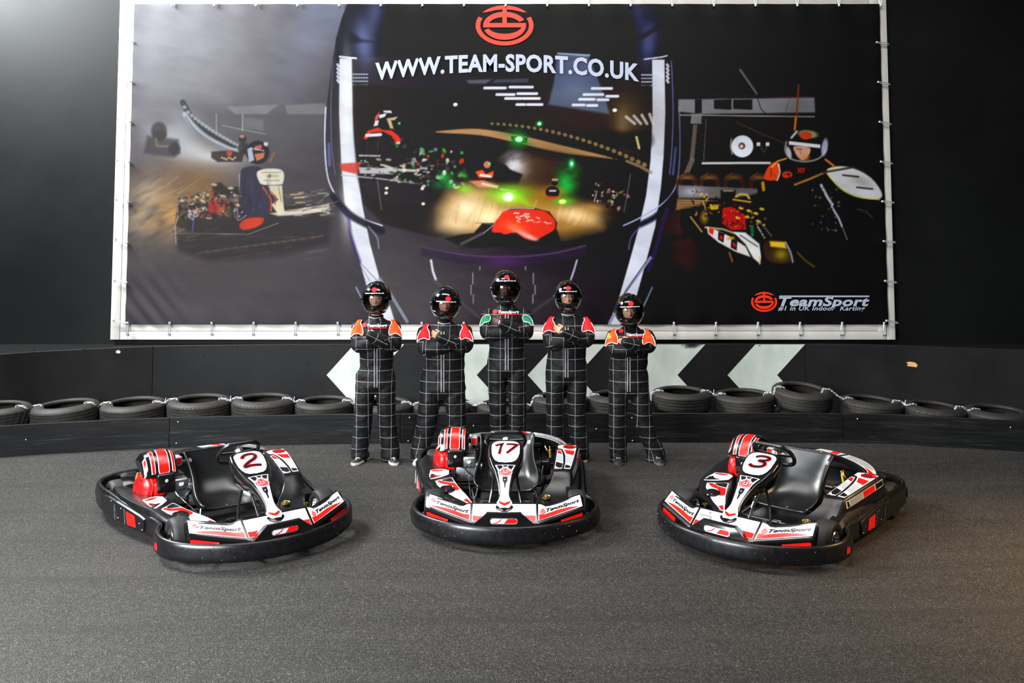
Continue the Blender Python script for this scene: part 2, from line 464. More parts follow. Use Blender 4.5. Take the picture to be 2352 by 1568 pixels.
# ------------------------------------------------------------------ tyre row
TY = [(-4, 146, 919, 3), (151, 162, 915, 0), (308, 153, 911, 2), (459, 147, 904, 1), (605, 146, 902, 1), (745, 135, 908, 2), (880, 138, 911, 0), (1017, 136, 912, 2), (1158, 126, 916, 1),
      (1287, 130, 898, 0), (1420, 141, 893.5, 2), (1565, 137, 886, 0), (1708, 139, 892, 2), (1842, 137, 880.5, 0), (2000, 146, 905, 1), (2144, 139, 919, 3), (2290, 146, 927.5, 0)]
def tyre_mesh(style):
    R, W, rh = .325, .205, .215       # outside radius, width, bead radius
    n = 72; prof = []
    # outside: bottom bead -> sidewall -> tread -> top sidewall -> bead -> inside
    hw = W/2
    prof = [(rh, -hw+.03), (rh+.004, -hw+.008), (rh+.03, -hw), (R-.055, -hw+.0), (R-.022, -hw+.010), (R-.008, -hw+.026)]
    grooves = (-.045, -.012, .022, .052)
    z = -hw+.034; prof.append((R, z))
    for g in grooves:
        prof += [(R, g-.006), (R-.007, g-.005), (R-.007, g+.003), (R, g+.004)]
    prof += [(R, hw-.034), (R-.008, hw-.026), (R-.022, hw-.010), (R-.055, hw-.0), (R-.062, hw+.003), (R-.068, hw), (rh+.03, hw), (rh+.018, hw+.004), (rh+.004, hw-.004), (rh, hw-.02), (rh+.008, hw-.032), (R-.03, hw-.05), (R-.018, 0), (R-.03, -hw+.05), (rh+.008, -hw+.032)]
    P = []
    for k, (r, h) in enumerate(prof):
        row = []
        for i in range(n):
            a = 2*PI*i/n; rr = r
            if style != 2 and h > hw-.040 and R-.03 < r < R+.001 and i % 2 == 0: rr -= .004
            hh = h
            row.append((rr*math.cos(a), rr*math.sin(a), hh))
        P.append(row)
    m = MB(); m.grid(P, closed_u=True, closed_v=True)
    if style in (1, 3):     # slanted or ribbed tread blocks
        nb = 48 if style == 1 else 30
        for i in range(nb):
            a = 2*PI*i/nb; sl = .02 if style == 1 else .16
            pts = [((R-.001)*math.cos(a+sl*t), (R-.001)*math.sin(a+sl*t), -hw+.03+(W-.06)*t) for t in (0, .25, .5, .75, 1)] if style == 3 else [((R-.001)*math.cos(a), (R-.001)*math.sin(a), hw-.05), ((R-.004)*math.cos(a), (R-.004)*math.sin(a), hw-.025)]
            m.tube(pts, .0035, 5)
    return m
tyre_proto = {}
for s in range(4):
    m = tyre_mesh(s)
    e = m.build('tyre', 'rubber', sharp=50); tyre_proto[s] = e
place = ['cut off by the left edge of the photo', 'second from the left edge', 'third from the left edge', 'fourth from the left edge', 'fifth from the left edge', 'sixth from the left edge, beside the leftmost person', 'half hidden behind the leftmost person', 'half hidden behind the second person from the left', 'mostly hidden behind the tallest person', 'just left of the fourth person', 'between the fourth and the rightmost persons', 'first one right of the rightmost person', 'just left of the highest tyre', 'the highest of the row', 'first one right of the highest tyre', 'second one right of the highest tyre', 'lying lowest, at the right edge of the photo']
tops = []; first = {}
for i, (cx, wpx, ty, st) in enumerate(TY):
    D = 10.3
    for _ in range(6): x0 = ray(cx, 930, D).x; D = rail_y(x0)+.405
    D = min(D, board_y(x0)-.36); c0 = ray(cx, 920, D); s_ = (ray(cx+50, 920, D).x-ray(cx-50, 920, D).x)/100
    R = min(wpx*s_/2*.985, .35); k = R/.325
    zt = ray(cx, ty, D+R*.82).z
    if st not in first: o = tyre_proto[st]; first[st] = 1
    else: o = tyre_proto[st].copy(); COL.objects.link(o)
    zc = zt-.1025*k
    rnd = random.Random(i*3+1)
    o.location = (c0.x, D, zc); o.scale = (k, k, k)
    tx, tyy = {1: (.02, -.05), 13: (.10, .05), 14: (0, .06), 2: (.03, -.02), 15: (0.02, .05), 16: (.02, .03)}.get(i, (rnd.uniform(0, .03), rnd.uniform(-.02, .02)))
    o.rotation_euler = (tx, tyy, rnd.uniform(0, 6))
    o.rotation_mode = 'XYZ'
    q = Matrix.Rotation(tyy, 3, 'Y')@Matrix.Rotation(tx, 3, 'X')
    o.rotation_euler = (q@Matrix.Rotation(rnd.uniform(0, 6), 3, 'Z')).to_euler()
    tag(o, 'worn black tyre behind the barrier, ' + place[i], 'tyre', 'chained tyres along the wall')
    tops.append((c0.x, D, zt, R, tyy))
    # the ones underneath that carry it
    hb = zc-.1025*k-abs(tyy)*.3-.004
    b = tyre_proto[st].copy() if False else tyre_proto[2].copy(); COL.objects.link(b)
    b.location = (c0.x, D, hb/2); b.scale = (.9*k, .9*k, hb/.205); b.rotation_euler = (0, 0, rnd.uniform(0, 6))
    tag(b, 'black tyre at the bottom of the row, almost hidden behind the barrier board', 'tyre', 'lower tyres behind the barrier')
for s in range(4):
    if s not in first: bpy.data.objects.remove(tyre_proto[s])

# chains from tyre to tyre
def link_proto():
    a, b = .014, .0085
    pts = [(a*math.cos(t)+(.009 if math.cos(t) > 0 else -.009), b*math.sin(t), 0) for t in [2*PI*k/16 for k in range(16)]]
    return MB().tube(pts, .0032, 6, closed=True)
lk = link_proto().build('chain_link', 'chain_metal'); lk_used = False
cn = ['leftmost visible', 'between the second and third tyres from the left', 'between the third and fourth tyres from the left', 'between the fourth and fifth tyres from the left', 'left of the leftmost person', 'at the leftmost person', 'between the leftmost and second persons', 'behind the second person', 'left of the fourth person', 'behind the fourth person', 'left of the first tyre beside the rightmost person', 'first one right of the rightmost person', 'running up to the highest tyre', 'hanging down from the highest tyre to the right', 'second from the right edge of the photo', 'nearest the right edge of the photo']
for i in range(len(tops)-1):
    a, b = tops[i], tops[i+1]
    def onp(t, side):
        x, D, z, R, ty = t
        return [Vector((x+side*R*f, D-.06, z-side*R*f*ty+dz)) for f, dz in ((.62, -.03), (.68, .006), (.82, .010), (.95, -.004))]
    pa = onp(a, 1); pb = onp(b, -1)[::-1]
    mid = (pa[-1]+pb[0])/2; mid.z = min(pa[-1].z, pb[0].z)-.010 if abs(a[2]-b[2]) < .03 else mid.z-.01
    path = spline(pa+[mid]+pb, 8)
    e = empty('chain', (mid.x, mid.y, mid.z)); tag(e, 'short silver chain over the tyres, ' + cn[i], 'chain', 'chains joining the tyres')
    L = [0]
    for p, q in zip(path, path[1:]): L.append(L[-1]+(q-p).length)
    nlk = int(L[-1]/.035)
    for k in range(nlk):
        d = (k+.5)/nlk*L[-1]; j = max(1, next(j for j in range(len(L)) if L[j] >= d)); t = (d-L[j-1])/max(1e-6, L[j]-L[j-1])
        p = path[j-1].lerp(path[j], t); dr = (path[j]-path[j-1]).normalized()
        if lk_used: o = lk.copy(); COL.objects.link(o)
        else: o = lk; lk_used = True
        o.parent = e; o.location = p-e.location
        o.rotation_euler = (Vector((1, 0, 0)).rotation_difference(dr).to_matrix()@Matrix.Rotation(PI/2*(k % 2)+.4, 3, 'X')).to_euler()
    if i in (2, 3, 4, 11, 14, 8, 12):
        MB().tube([mid+Vector((0, 0, 0))-e.location, mid-e.location+Vector((.004, 0, .03)), mid-e.location+Vector((.01, 0, .052))], .003, 6).tube([(.0+.012*math.cos(t), 0, .012*math.sin(t)) for t in [k*PI/5 for k in range(10)]], .0025, 5, closed=True).build('cable_tie', 'tie_white', e)
# ------------------------------------------------------------------ banner: printed artwork sampled onto a fine sheet
BD = 11.27
X0, X1, Y0, Y1 = 284, 2046, 4, 750
AW, AH = X1-X0, Y1-Y0
def project(p):
    c, s = math.cos(PIT), math.sin(PIT)
    z = p[2]-CAMH; d = p[1]*c+z*s; u = -p[1]*s+z*c
    return CX+F*p[0]/d, CY-F*u/d
yy, xx = np.mgrid[0:AH, 0:AW].astype(np.float32); xx += X0; yy += Y0
A = np.zeros((AH, AW, 3), np.float32)
_r = np.random.RandomState(3)
def vnoise(sx, sy, octv=4, ang=0.0, seed=0):
    r = np.random.RandomState(seed); out = np.zeros((AH, AW), np.float32); amp = 1; tot = 0
    ca, sa = math.cos(ang), math.sin(ang)
    U = (xx*ca+yy*sa); V = (-xx*sa+yy*ca)
    for o in range(octv):
        gx = U/sx; gy = V/sy; ix = np.floor(gx).astype(int); iy = np.floor(gy).astype(int); fx = gx-ix; fy = gy-iy
        fx = fx*fx*(3-2*fx); fy = fy*fy*(3-2*fy); T = r.rand(256, 256).astype(np.float32)
        g = lambda a, b: T[a % 256, b % 256]
        out += amp*((g(ix, iy)*(1-fx)+g(ix+1, iy)*fx)*(1-fy)+(g(ix, iy+1)*(1-fx)+g(ix+1, iy+1)*fx)*fy)
        tot += amp; amp *= .55; sx /= 2; sy /= 2
    return out/tot
def win(x0, y0, x1, y1, pad):
    a = max(0, int(x0-pad-X0)); b = min(AW, int(x1+pad-X0)+2); c = max(0, int(y0-pad-Y0)); d = min(AH, int(y1+pad-Y0)+2)
    return (slice(c, d), slice(a, b)) if a < b and c < d else None
def put(w_, mask, col, mode='n'):
    col = np.array(col, np.float32)/255.0; m_ = mask[..., None]
    if mode == 'add': A[w_] += m_*col
    else: A[w_] = A[w_]*(1-m_)+col*m_
def sdist(px, py, P):
    d = np.full(px.shape, 1e9, np.float32); ins = np.zeros(px.shape, bool); n = len(P)
    for i in range(n):
        ax, ay = P[i]; bx, by = P[(i+1) % n]; ex, ey = bx-ax, by-ay; wx, wy = px-ax, py-ay
        t = np.clip((wx*ex+wy*ey)/(ex*ex+ey*ey+1e-9), 0, 1)
        d = np.minimum(d, np.hypot(wx-t*ex, wy-t*ey))
        if ay != by:
            ins ^= ((ay > py) != (by > py)) & (px < ex*(py-ay)/(by-ay)+ax)
    return np.where(ins, -d, d)
def poly(P, col, a=1.0, blur=1.5, mode='n', sm=0):
    if sm: P = [(v.x, v.y) for v in spline([(p[0], p[1], 0) for p in P], sm, True)]
    xs = [p[0] for p in P]; ys = [p[1] for p in P]; w_ = win(min(xs), min(ys), max(xs), max(ys), blur+1)
    if w_ is None: return
    put(w_, a*np.clip(.5-sdist(xx[w_], yy[w_], P)/blur, 0, 1), col, mode)
def line(P, wd, col, a=1.0, blur=1.2, mode='n', sm=0):
    if sm: P = [(v.x, v.y) for v in spline([(p[0], p[1], 0) for p in P], sm)]
    xs = [p[0] for p in P]; ys = [p[1] for p in P]; w_ = win(min(xs), min(ys), max(xs), max(ys), wd+blur+1)
    if w_ is None: return
    px, py = xx[w_], yy[w_]; d = np.full(px.shape, 1e9, np.float32)
    for (ax, ay), (bx, by) in zip(P, P[1:]):
        ex, ey = bx-ax, by-ay; wx, wy = px-ax, py-ay; t = np.clip((wx*ex+wy*ey)/(ex*ex+ey*ey+1e-9), 0, 1)
        d = np.minimum(d, np.hypot(wx-t*ex, wy-t*ey))
    put(w_, a*np.clip(.5-(d-wd/2)/blur, 0, 1), col, mode)
def blob(cx, cy, rx, ry, col, a=1.0, ang=0.0, hard=0, mode='n', mul=None):
    R_ = max(rx, ry)*(2.6 if not hard else 1.3); w_ = win(cx-R_, cy-R_, cx+R_, cy+R_, 0)
    if w_ is None: return
    ca, sa = math.cos(ang), math.sin(ang); dx, dy = xx[w_]-cx, yy[w_]-cy
    r2 = ((dx*ca+dy*sa)/rx)**2+((-dx*sa+dy*ca)/ry)**2
    m_ = np.exp(-r2) if not hard else np.clip((1-np.sqrt(r2))*min(rx, ry)/hard+.5, 0, 1)
    if mul is not None: m_ = m_*mul[w_]
    put(w_, a*m_, col, mode)
def grad(x, pts):
    return np.interp(x, [p[0] for p in pts], [p[1] for p in pts]).astype(np.float32)
# background print, with glare haze painted into its left side
n1 = vnoise(160, 120, 5, seed=1); n2 = vnoise(60, 22, 4, .25, seed=2); n3 = vnoise(40, 14, 5, -.5, seed=5)
base_l = np.stack([grad(xx, [(284, 104), (740, 74), (1000, 52), (1500, 36), (1700, 22), (2046, 17)]), grad(xx, [(284, 98), (740, 69), (1000, 49), (1500, 33), (1700, 20), (2046, 17)]), grad(xx, [(284, 104), (740, 75), (1000, 54), (1500, 38), (1700, 25), (2046, 22)])], -1)/255
A[:] = base_l
t_ = np.clip((430-yy)/300, 0, 1)*np.clip((900-xx)/500, 0, 1)
A[:] = A*(1-t_[..., None]*.40)+t_[..., None]*.40*np.array([176, 174, 184], np.float32)/255
blob(330, 40, 330, 210, (215, 216, 224), .50)
blob(730, 60, 60, 150, (140, 148, 176), .5, .5)
blob(760, 20, 60, 60, (130, 140, 170), .5)
# left picture: smoke, warm light, barrier, karts
blob(370, 480, 95, 85, (226, 178, 128), .75, mul=np.clip(n3*1.7-.1, 0, 1))
blob(390, 495, 42, 34, (255, 180, 90), .85, mul=np.clip(n3*2-.3, 0, 1))
blob(330, 480, 26, 55, (238, 226, 190), .7, .3, mul=np.clip(n3*2-.3, 0, 1))
blob(460, 420, 80, 70, (170, 120, 60), .55)
blob(430, 340, 110, 28, (228, 228, 234), .75, .35)
blob(500, 362, 60, 12, (235, 232, 232), .7, .05)
blob(410, 310, 40, 40, (206, 208, 216), .5)
poly([(430, 240), (520, 300), (545, 330), (700, 330), (748, 330), (748, 245), (640, 250), (520, 248)], (94, 92, 92), .55, 30)
poly([(520, 245), (640, 240), (612, 262), (540, 262)], (150, 150, 156), .6, 4)
poly([(655, 242), (748, 236), (748, 262), (660, 262)], (150, 148, 150), .5, 4)
poly([(560, 268), (606, 275), (604, 300), (560, 295)], (122, 120, 120), .7, 5)
line([(420, 235), (440, 270), (470, 300), (510, 325), (560, 345)], 13, (54, 56, 62), .85, 3, sm=5)
for k in range(17):
    t = k/16; blob(424+130*t, 246+92*t**.75, 5, 4, (188, 190, 196), .75, .6, hard=2)
line([(424, 262), (446, 290), (480, 318), (530, 343), (548, 345)], 11, (196, 200, 210), .8, 3, sm=5)
line([(426, 268), (450, 300), (490, 328), (545, 352)], 2.5, (80, 84, 96), .7, 2, sm=5)
for x_ in (497, 557): line([(x_, 262), (x_, 300)], 3, (176, 176, 180), .7)
line([(510, 288), (610, 308)], 2, (190, 190, 190), .6)
# distant kart at left
blob(365, 300, 18, 20, (70, 66, 72), .9, hard=6); poly([(338, 312), (410, 320), (414, 352), (400, 362), (330, 352)], (76, 72, 78), .85, 8)
blob(367, 310, 16, 14, (72, 66, 62), .9, hard=5); line([(358, 318), (360, 335), (395, 336)], 5, (170, 150, 100), .6, 3)
blob(400, 342, 14, 14, (58, 56, 62), .8, hard=5)
# middle distance kart
poly([(486, 348), (530, 345), (560, 352), (556, 372), (500, 372), (485, 362)], (58, 46, 44), .9, 4)
blob(527, 352, 6, 7, (215, 80, 50), .9, hard=2)
for k in range(7): blob(510+k*5, 362+(k % 3)*2, 2.6, 2, (236, 214, 170), .9, hard=1)
blob(557, 318, 9, 10, (60, 46, 46), .9, hard=3); blob(556, 313, 6, 4, (210, 150, 140), .8, hard=2); blob(560, 341, 14, 14, (50, 48, 52), .8, hard=4)
# main kart of the left picture: driver
poly([(400, 530), (760, 500), (755, 560), (640, 590), (480, 600), (410, 575)], (46, 42, 46), .75, 16)
poly([(408, 466), (545, 462), (560, 440), (640, 470), (756, 470), (752, 500), (690, 520), (560, 540), (470, 540), (402, 520)], (56, 50, 50), .9, 5)
poly([(560, 385), (600, 385), (624, 430), (628, 470), (600, 498), (548, 506), (552, 450), (552, 405)], (58, 54, 72), .97, 3, sm=4)
line([(550, 400), (548, 450), (545, 504), (566, 494)], 1.5, (210, 206, 220), .8, sm=5)
line([(604, 430), (622, 458), (622, 484)], 4, (214, 90, 40), .9, 2, sm=4)
blob(592, 350, 27, 27, (44, 42, 48), .97, hard=3)
for P, c in (([(568, 342), (578, 338), (584, 368), (572, 372)], (196, 206, 226)), ([(584, 336), (600, 332), (602, 340), (586, 346)], (216, 110, 90)), ([(606, 326), (616, 328), (614, 336), (606, 334)], (236, 232, 226)), ([(584, 354), (608, 350), (606, 362), (590, 370)], (214, 130, 80))): poly(P, c, .9, 2)
line([(574, 340), (606, 346)], 2, (240, 240, 240), .8); line([(620, 372), (630, 350)], 4, (170, 110, 50), .7, 3)
poly([(590, 396), (606, 388), (640, 388), (652, 398), (650, 420), (640, 424), (604, 424), (594, 414)], (236, 232, 210), .98, 3, sm=3)
line([(602, 396), (645, 396)], 2, (150, 140, 110), .8); line([(606, 414), (642, 414)], 2, (150, 140, 110), .8); line([(612, 404), (638, 404)], 5, (190, 176, 120), .7, 2); blob(620, 404, 3, 4, (110, 100, 70), .8, hard=1)
poly([(616, 426), (648, 426), (650, 460), (654, 490), (640, 494), (624, 470), (640, 458), (622, 444)], (238, 228, 190), .95, 3)
line([(622, 440), (634, 452), (632, 470)], 3, (200, 70, 40), .8, 2); line([(640, 430), (646, 462)], 2, (90, 60, 40), .6)
poly([(620, 490), (756, 468), (758, 482), (700, 492), (640, 496)], (230, 222, 206), .9, 4); line([(660, 486), (750, 474)], 2, (120, 100, 80), .8); line([(700, 478), (756, 488)], 3, (246, 238, 210), .8)
for x_, y_, w__ in ((668, 447, 26), (676, 454, 22), (680, 465, 20)): line([(x_, y_), (x_+w__, y_-1)], 4, (236, 196, 140), .8, 2)
poly([(550, 516), (566, 502), (605, 500), (596, 518), (560, 528)], (236, 70, 36), .95, 4, sm=3)
for P, c in (([(478, 462), (500, 455), (504, 492), (478, 486)], (196, 40, 36)), ([(500, 470), (516, 468), (518, 488), (500, 490)], (214, 84, 50)), ([(517, 478), (530, 476), (530, 494), (517, 496)], (34, 96, 64)), ([(430, 486), (470, 474), (478, 482), (436, 496)], (218, 200, 180)), ([(432, 480), (450, 490), (444, 506), (430, 498)], (220, 222, 246)), ([(488, 424), (506, 418), (520, 430), (548, 428), (552, 452), (490, 452)], (50, 44, 40))): poly(P, c, .88, 4)
for x_, y_ in ((440, 468), (466, 462), (474, 446), (492, 424), (530, 432), (545, 470), (450, 452), (512, 450), (540, 460), (424, 470), (480, 500), (418, 462)): blob(x_, y_, 7, 3, (236, 220, 180), .8, .1*x_ % 1, hard=2)
line([(420, 462), (424, 436), (450, 424), (478, 430), (486, 446)], 1.5, (150, 120, 80), .7, sm=6)
poly([(410, 464), (428, 462), (432, 500), (420, 520), (402, 516)], (70, 60, 50), .9, 4); line([(408, 470), (408, 500), (402, 520), (404, 560)], 2.5, (232, 214, 190), .7, 2)
line([(404, 536), (480, 536), (570, 538), (640, 512)], 1.5, (190, 180, 176), .7); line([(445, 500), (442, 530)], 3, (110, 120, 200), .7, 2)
for k in range(14):
    x_ = 430+k*22; y_ = 546+(k*37 % 40); line([(x_, y_), (x_+26, y_-7)], 2.5, (170, 130, 90), .45, 3)
blob(520, 620, 190, 40, (80, 66, 62), .5, -.02, mul=np.clip(n2*1.6-.2, 0, 1))
for k in range(10): line([(300, 440+k*8), (430, 500+k*6)], 1, (200, 170, 130), .2, 2)
# the big helmet in the middle
H_out = [(800, 4), (786, 40), (772, 90), (762, 150), (752, 230), (746, 320), (748, 390), (756, 440), (775, 490), (812, 560), (830, 620), (850, 690), (880, 752), (1440, 752), (1470, 690), (1492, 620), (1512, 560), (1540, 490), (1556, 440), (1562, 380), (1560, 300), (1554, 230), (1546, 160), (1532, 90), (1514, 40), (1498, 4)]
poly(H_out, (40, 36, 42), .97, 3)
w_ = (slice(None), slice(None))
hd = sdist(xx, yy, H_out)
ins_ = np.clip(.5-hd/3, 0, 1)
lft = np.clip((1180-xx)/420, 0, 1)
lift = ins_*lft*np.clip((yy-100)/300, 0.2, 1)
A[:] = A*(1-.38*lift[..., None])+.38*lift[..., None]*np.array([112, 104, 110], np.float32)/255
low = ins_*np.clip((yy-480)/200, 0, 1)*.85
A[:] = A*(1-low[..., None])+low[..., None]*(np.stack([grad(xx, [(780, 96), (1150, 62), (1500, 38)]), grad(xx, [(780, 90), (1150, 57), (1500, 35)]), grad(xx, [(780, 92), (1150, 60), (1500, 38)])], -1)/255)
# crown
poly([(800, 4), (1498, 4), (1532, 90), (1538, 140), (1350, 120), (1150, 112), (960, 120), (772, 140), (772, 90), (786, 40)], (24, 25, 36), .95, 4)
blob(835, 95, 22, 55, (120, 132, 190), .75, -.12); blob(860, 30, 18, 50, (90, 98, 150), .6, .2)
poly([(792, 62), (830, 90), (860, 96), (800, 100), (784, 90)], (20, 20, 30), .7, 8)
blob(1490, 95, 20, 50, (84, 92, 140), .7, .12); blob(1466, 30, 16, 45, (60, 64, 104), .6, -.2); line([(1512, 62), (1480, 82), (1455, 92)], 9, (16, 16, 24), .7, 6)
# white bands down both sides
Lb = [(780, 134), (808, 134), (810, 260), (814, 330), (822, 400), (832, 470), (850, 560), (872, 640), (895, 700), (910, 748), (880, 752), (852, 690), (826, 600), (800, 520), (790, 450), (784, 380), (779, 260)]
poly(Lb, (224, 226, 238), 1, 2)
Rb = [(1498, 137), (1526, 137), (1528, 260), (1524, 360), (1518, 430), (1505, 520), (1484, 600), (1462, 680), (1440, 750), (1394, 752), (1420, 690), (1446, 600), (1468, 520), (1484, 450), (1494, 370), (1499, 260)]
poly(Rb, (196, 199, 214), 1, 2)
line([(780, 130), (818, 134)], 4, (240, 240, 246)); line([(1480, 136), (1520, 131), (1532, 128)], 3, (190, 192, 214))
blob(796, 260, 12, 130, (255, 255, 255), .6); blob(800, 480, 16, 60, (255, 255, 255), .7)
# rim lines of the visor and the shell
line([(748, 246), (746, 320), (750, 390), (762, 432), (790, 470), (830, 500), (878, 518)], 3, (226, 232, 255), .95, 1.5, sm=6)
line([(1560, 246), (1562, 330), (1558, 400), (1546, 440), (1516, 472), (1470, 500), (1432, 518)], 3, (150, 160, 205), .95, 1.5, sm=6)
line([(766, 450), (800, 490), (836, 512), (876, 530)], 16, (28, 24, 38), .9, 6, sm=5); line([(1548, 450), (1512, 492), (1478, 512), (1436, 530)], 14, (24, 22, 34), .9, 6, sm=5)
line([(764, 140), (760, 240), (762, 340), (770, 400)], 2, (128, 128, 160), .7, sm=4); line([(766, 140), (764, 200)], 6, (60, 58, 90), .7, 4)
line([(1542, 140), (1546, 240), (1544, 330), (1538, 400)], 2.5, (110, 110, 170), .7, sm=4); line([(1552, 340), (1546, 400)], 5, (90, 110, 180), .7, 3)
line([(755, 330), (757, 380)], 6, (100, 120, 190), .7, 3)
line([(786, 480), (800, 500), (806, 540), (826, 600)], 7, (58, 40, 110), .75, 6, sm=4); line([(1532, 480), (1522, 510), (1510, 560), (1490, 620)], 7, (54, 40, 96), .75, 6, sm=4)
line([(846, 520), (866, 545), (870, 570)], 3, (180, 180, 230), .6, 2, sm=4); line([(1470, 520), (1450, 545), (1444, 572)], 3, (110, 104, 170), .6, 2, sm=4)
for y_ in range(148, 190, 9):
    line([(775, y_), (779, y_+5)], 5, (230, 232, 246), .9, 1); line([(1532, y_), (1535, y_+5)], 5, (200, 202, 220), .9, 1)
for k in range(4):
    for j in range(6): line([(811+j*6, 170+k*8), (814+j*6, 171+k*8)], 3, (190, 196, 226), .8, 1); line([(1474+j*6, 172+k*8), (1477+j*6, 172+k*8)], 3, (180, 186, 214), .8, 1)
# lower shell details
line([(815, 590), (900, 680), (925, 740)], 1.5, (60, 56, 64), .8); line([(816, 590), (850, 645)], 1.5, (90, 86, 92), .7)
line([(818, 660), (838, 700), (850, 720)], 3.5, (150, 168, 190), .85, 1.5, sm=3); line([(872, 640), (895, 672), (935, 738)], 7, (142, 148, 168), .9, 2)
line([(1498, 660), (1482, 695), (1470, 720)], 3, (112, 150, 170), .85, 1.5); line([(1494, 592), (1440, 665), (1400, 742)], 7, (128, 132, 156), .9, 2); line([(1484, 600), (1430, 680)], 2, (40, 38, 46), .8)
line([(990, 598), (994, 622), (1001, 642)], 5, (206, 206, 226), .95, 1.5); line([(1325, 598), (1318, 622), (1311, 642)], 4, (170, 170, 200), .9, 1.5)
line([(1000, 645), (1030, 672), (1100, 728)], 6, (82, 78, 86), .7, 5); line([(1310, 645), (1280, 676), (1225, 715)], 6, (70, 66, 74), .7, 5)
poly([(965, 562), (1060, 582), (1160, 590), (1260, 582), (1345, 562), (1345, 585), (1260, 604), (1160, 610), (1060, 606), (968, 588)], (52, 42, 58), .7, 6)
line([(966, 566), (1060, 584), (1160, 590), (1260, 583), (1345, 564)], 4, (78, 62, 88), .9, 3, sm=5)
blob(1160, 600, 40, 12, (80, 50, 96), .7)
for x_, y0_, y1_ in ((1086, 627, 652), (1082, 655, 676), (1087, 676, 696), (1225, 627, 652), (1229, 655, 676), (1224, 676, 696), (1102, 612, 620), (1207, 612, 620)): line([(x_, y0_), (x_, y1_)], 2, (150, 152, 170), .8, 1)
# what the visor reflects: hall roof, lights, track
poly([(812, 190), (900, 200), (1160, 212), (1400, 204), (1494, 192), (1496, 300), (1488, 400), (1470, 470), (1430, 515), (1300, 545), (1000, 545), (880, 515), (836, 470), (820, 400), (812, 300)], (40, 35, 33), .88, 8)
blob(1330, 270, 170, 60, (58, 46, 28), .6); blob(1440, 280, 36, 60, (86, 72, 48), .6); blob(1430, 290, 16, 40, (150, 120, 90), .4)
poly([(1280, 122), (1350, 128), (1362, 150), (1394, 240), (1400, 262), (1260, 240), (1272, 190)], (94, 112, 150), .62, 6); poly([(1280, 121), (1356, 125), (1354, 130), (1280, 124)], (150, 168, 196), .8, 2)
blob(1320, 215, 50, 20, (120, 130, 150), .3)
poly([(1070, 184), (1130, 182), (1115, 192), (1078, 192)], (86, 88, 104), .8, 3); poly([(1140, 182), (1215, 180), (1212, 190), (1130, 190)], (70, 72, 86), .8, 3)
def strip(x0, x1, y, c=(206, 208, 224), h=6): line([(x0+3, y), (x1-3, y)], h, c, .95, 2)
for x0, x1, y in ((1110, 1164, 202), (1168, 1226, 200), (1138, 1184, 217), (1186, 1236, 215), (1158, 1200, 226), (1198, 1242, 226), (1184, 1208, 240), (1208, 1248, 240), (1357, 1408, 203), (1338, 1388, 217), (1390, 1422, 221), (1328, 1368, 228), (1370, 1400, 229), (1313, 1345, 241), (1346, 1374, 242)): strip(x0, x1, y)
for k in range(4): line([(1438+k*18, 268-k*2), (1458+k*14, 284)], 6, (186, 180, 180), .8, 3)
for x_, y_ in ((1046, 240), (1412, 253)): blob(x_, y_, 5, 4, (230, 226, 216), .95, hard=2)
line([(1290, 330), (1380, 320), (1480, 322)], 40, (28, 24, 18), .7, 14)
poly([(1000, 304), (1040, 298), (1100, 296), (1180, 308), (1300, 336), (1420, 366), (1380, 362), (1280, 350), (1180, 326), (1100, 310)], (164, 124, 84), .97, 3, sm=3)
poly([(1000, 306), (1180, 330), (1300, 352), (1420, 368), (1440, 392), (1300, 372), (1100, 350)], (30, 26, 28), .8, 8)
for k in range(26):
    t = k/25; x_ = 1132+350*t; y_ = 284+16*t+78*t*t
    blob(x_, y_+7, 9, 8+5*t, (30, 26, 20), .95, hard=3); blob(x_-2, y_, 4+2*t, 3+2*t, (146, 126, 84), .75, .5, hard=2)
line([(1462, 315), (1468, 340)], 5, (216, 200, 130), .9, 3)
line([(1440, 370), (1470, 382), (1495, 396)], 7, (140, 120, 100), .8, 4)
blob(1180, 300, 30, 12, (14, 90, 30), .5); blob(1239, 284, 8, 7, (20, 120, 60), .9); blob(1239, 284, 4.5, 4, (150, 255, 190), 1, hard=2)
poly([(1174, 312), (1212, 316), (1210, 328), (1176, 326)], (10, 40, 16), .95, 2); blob(1192, 321, 17, 13, (20, 190, 60), .9); blob(1192, 320, 8, 6, (210, 255, 220), 1, hard=3)
blob(1190, 332, 30, 8, (10, 80, 30), .6)
# driver on the left of the reflection
poly([(832, 340), (838, 305), (860, 296), (890, 300), (912, 318), (918, 328), (912, 345), (900, 358), (838, 362)], (38, 30, 34), .97, 3, sm=3)
poly([(834, 318), (845, 300), (870, 292), (900, 300), (915, 312), (921, 322), (910, 332), (900, 312), (880, 302), (852, 304), (842, 320)], (232, 56, 36), .95, 2)
line([(842, 311), (874, 309)], 7, (240, 236, 240), .9, 2)
blob(887, 275, 26, 24, (34, 30, 34), .98, hard=3)
for P, c in (([(862, 268), (872, 256), (866, 280), (860, 284)], (226, 90, 70)), ([(870, 264), (888, 260), (884, 268), (872, 272)], (232, 232, 236)), ([(880, 254), (898, 254), (900, 260), (882, 258)], (220, 222, 228)), ([(888, 272), (914, 268), (906, 276), (898, 276), (904, 296), (896, 294)], (206, 178, 140)), ([(862, 278), (870, 276), (868, 288), (858, 290)], (236, 230, 230))): poly(P, c, .95, 1.5)
blob(917, 283, 3, 3, (60, 220, 110), .95, hard=1)
poly([(780, 376), (830, 372), (820, 400), (784, 392)], (214, 60, 44), .85, 4)
poly([(824, 384), (900, 386), (904, 400), (826, 398)], (196, 196, 202), .9, 3); line([(876, 378), (910, 390), (960, 392)], 6, (204, 198, 186), .85, 2); line([(826, 357), (872, 358)], 4, (220, 214, 210), .8, 2)
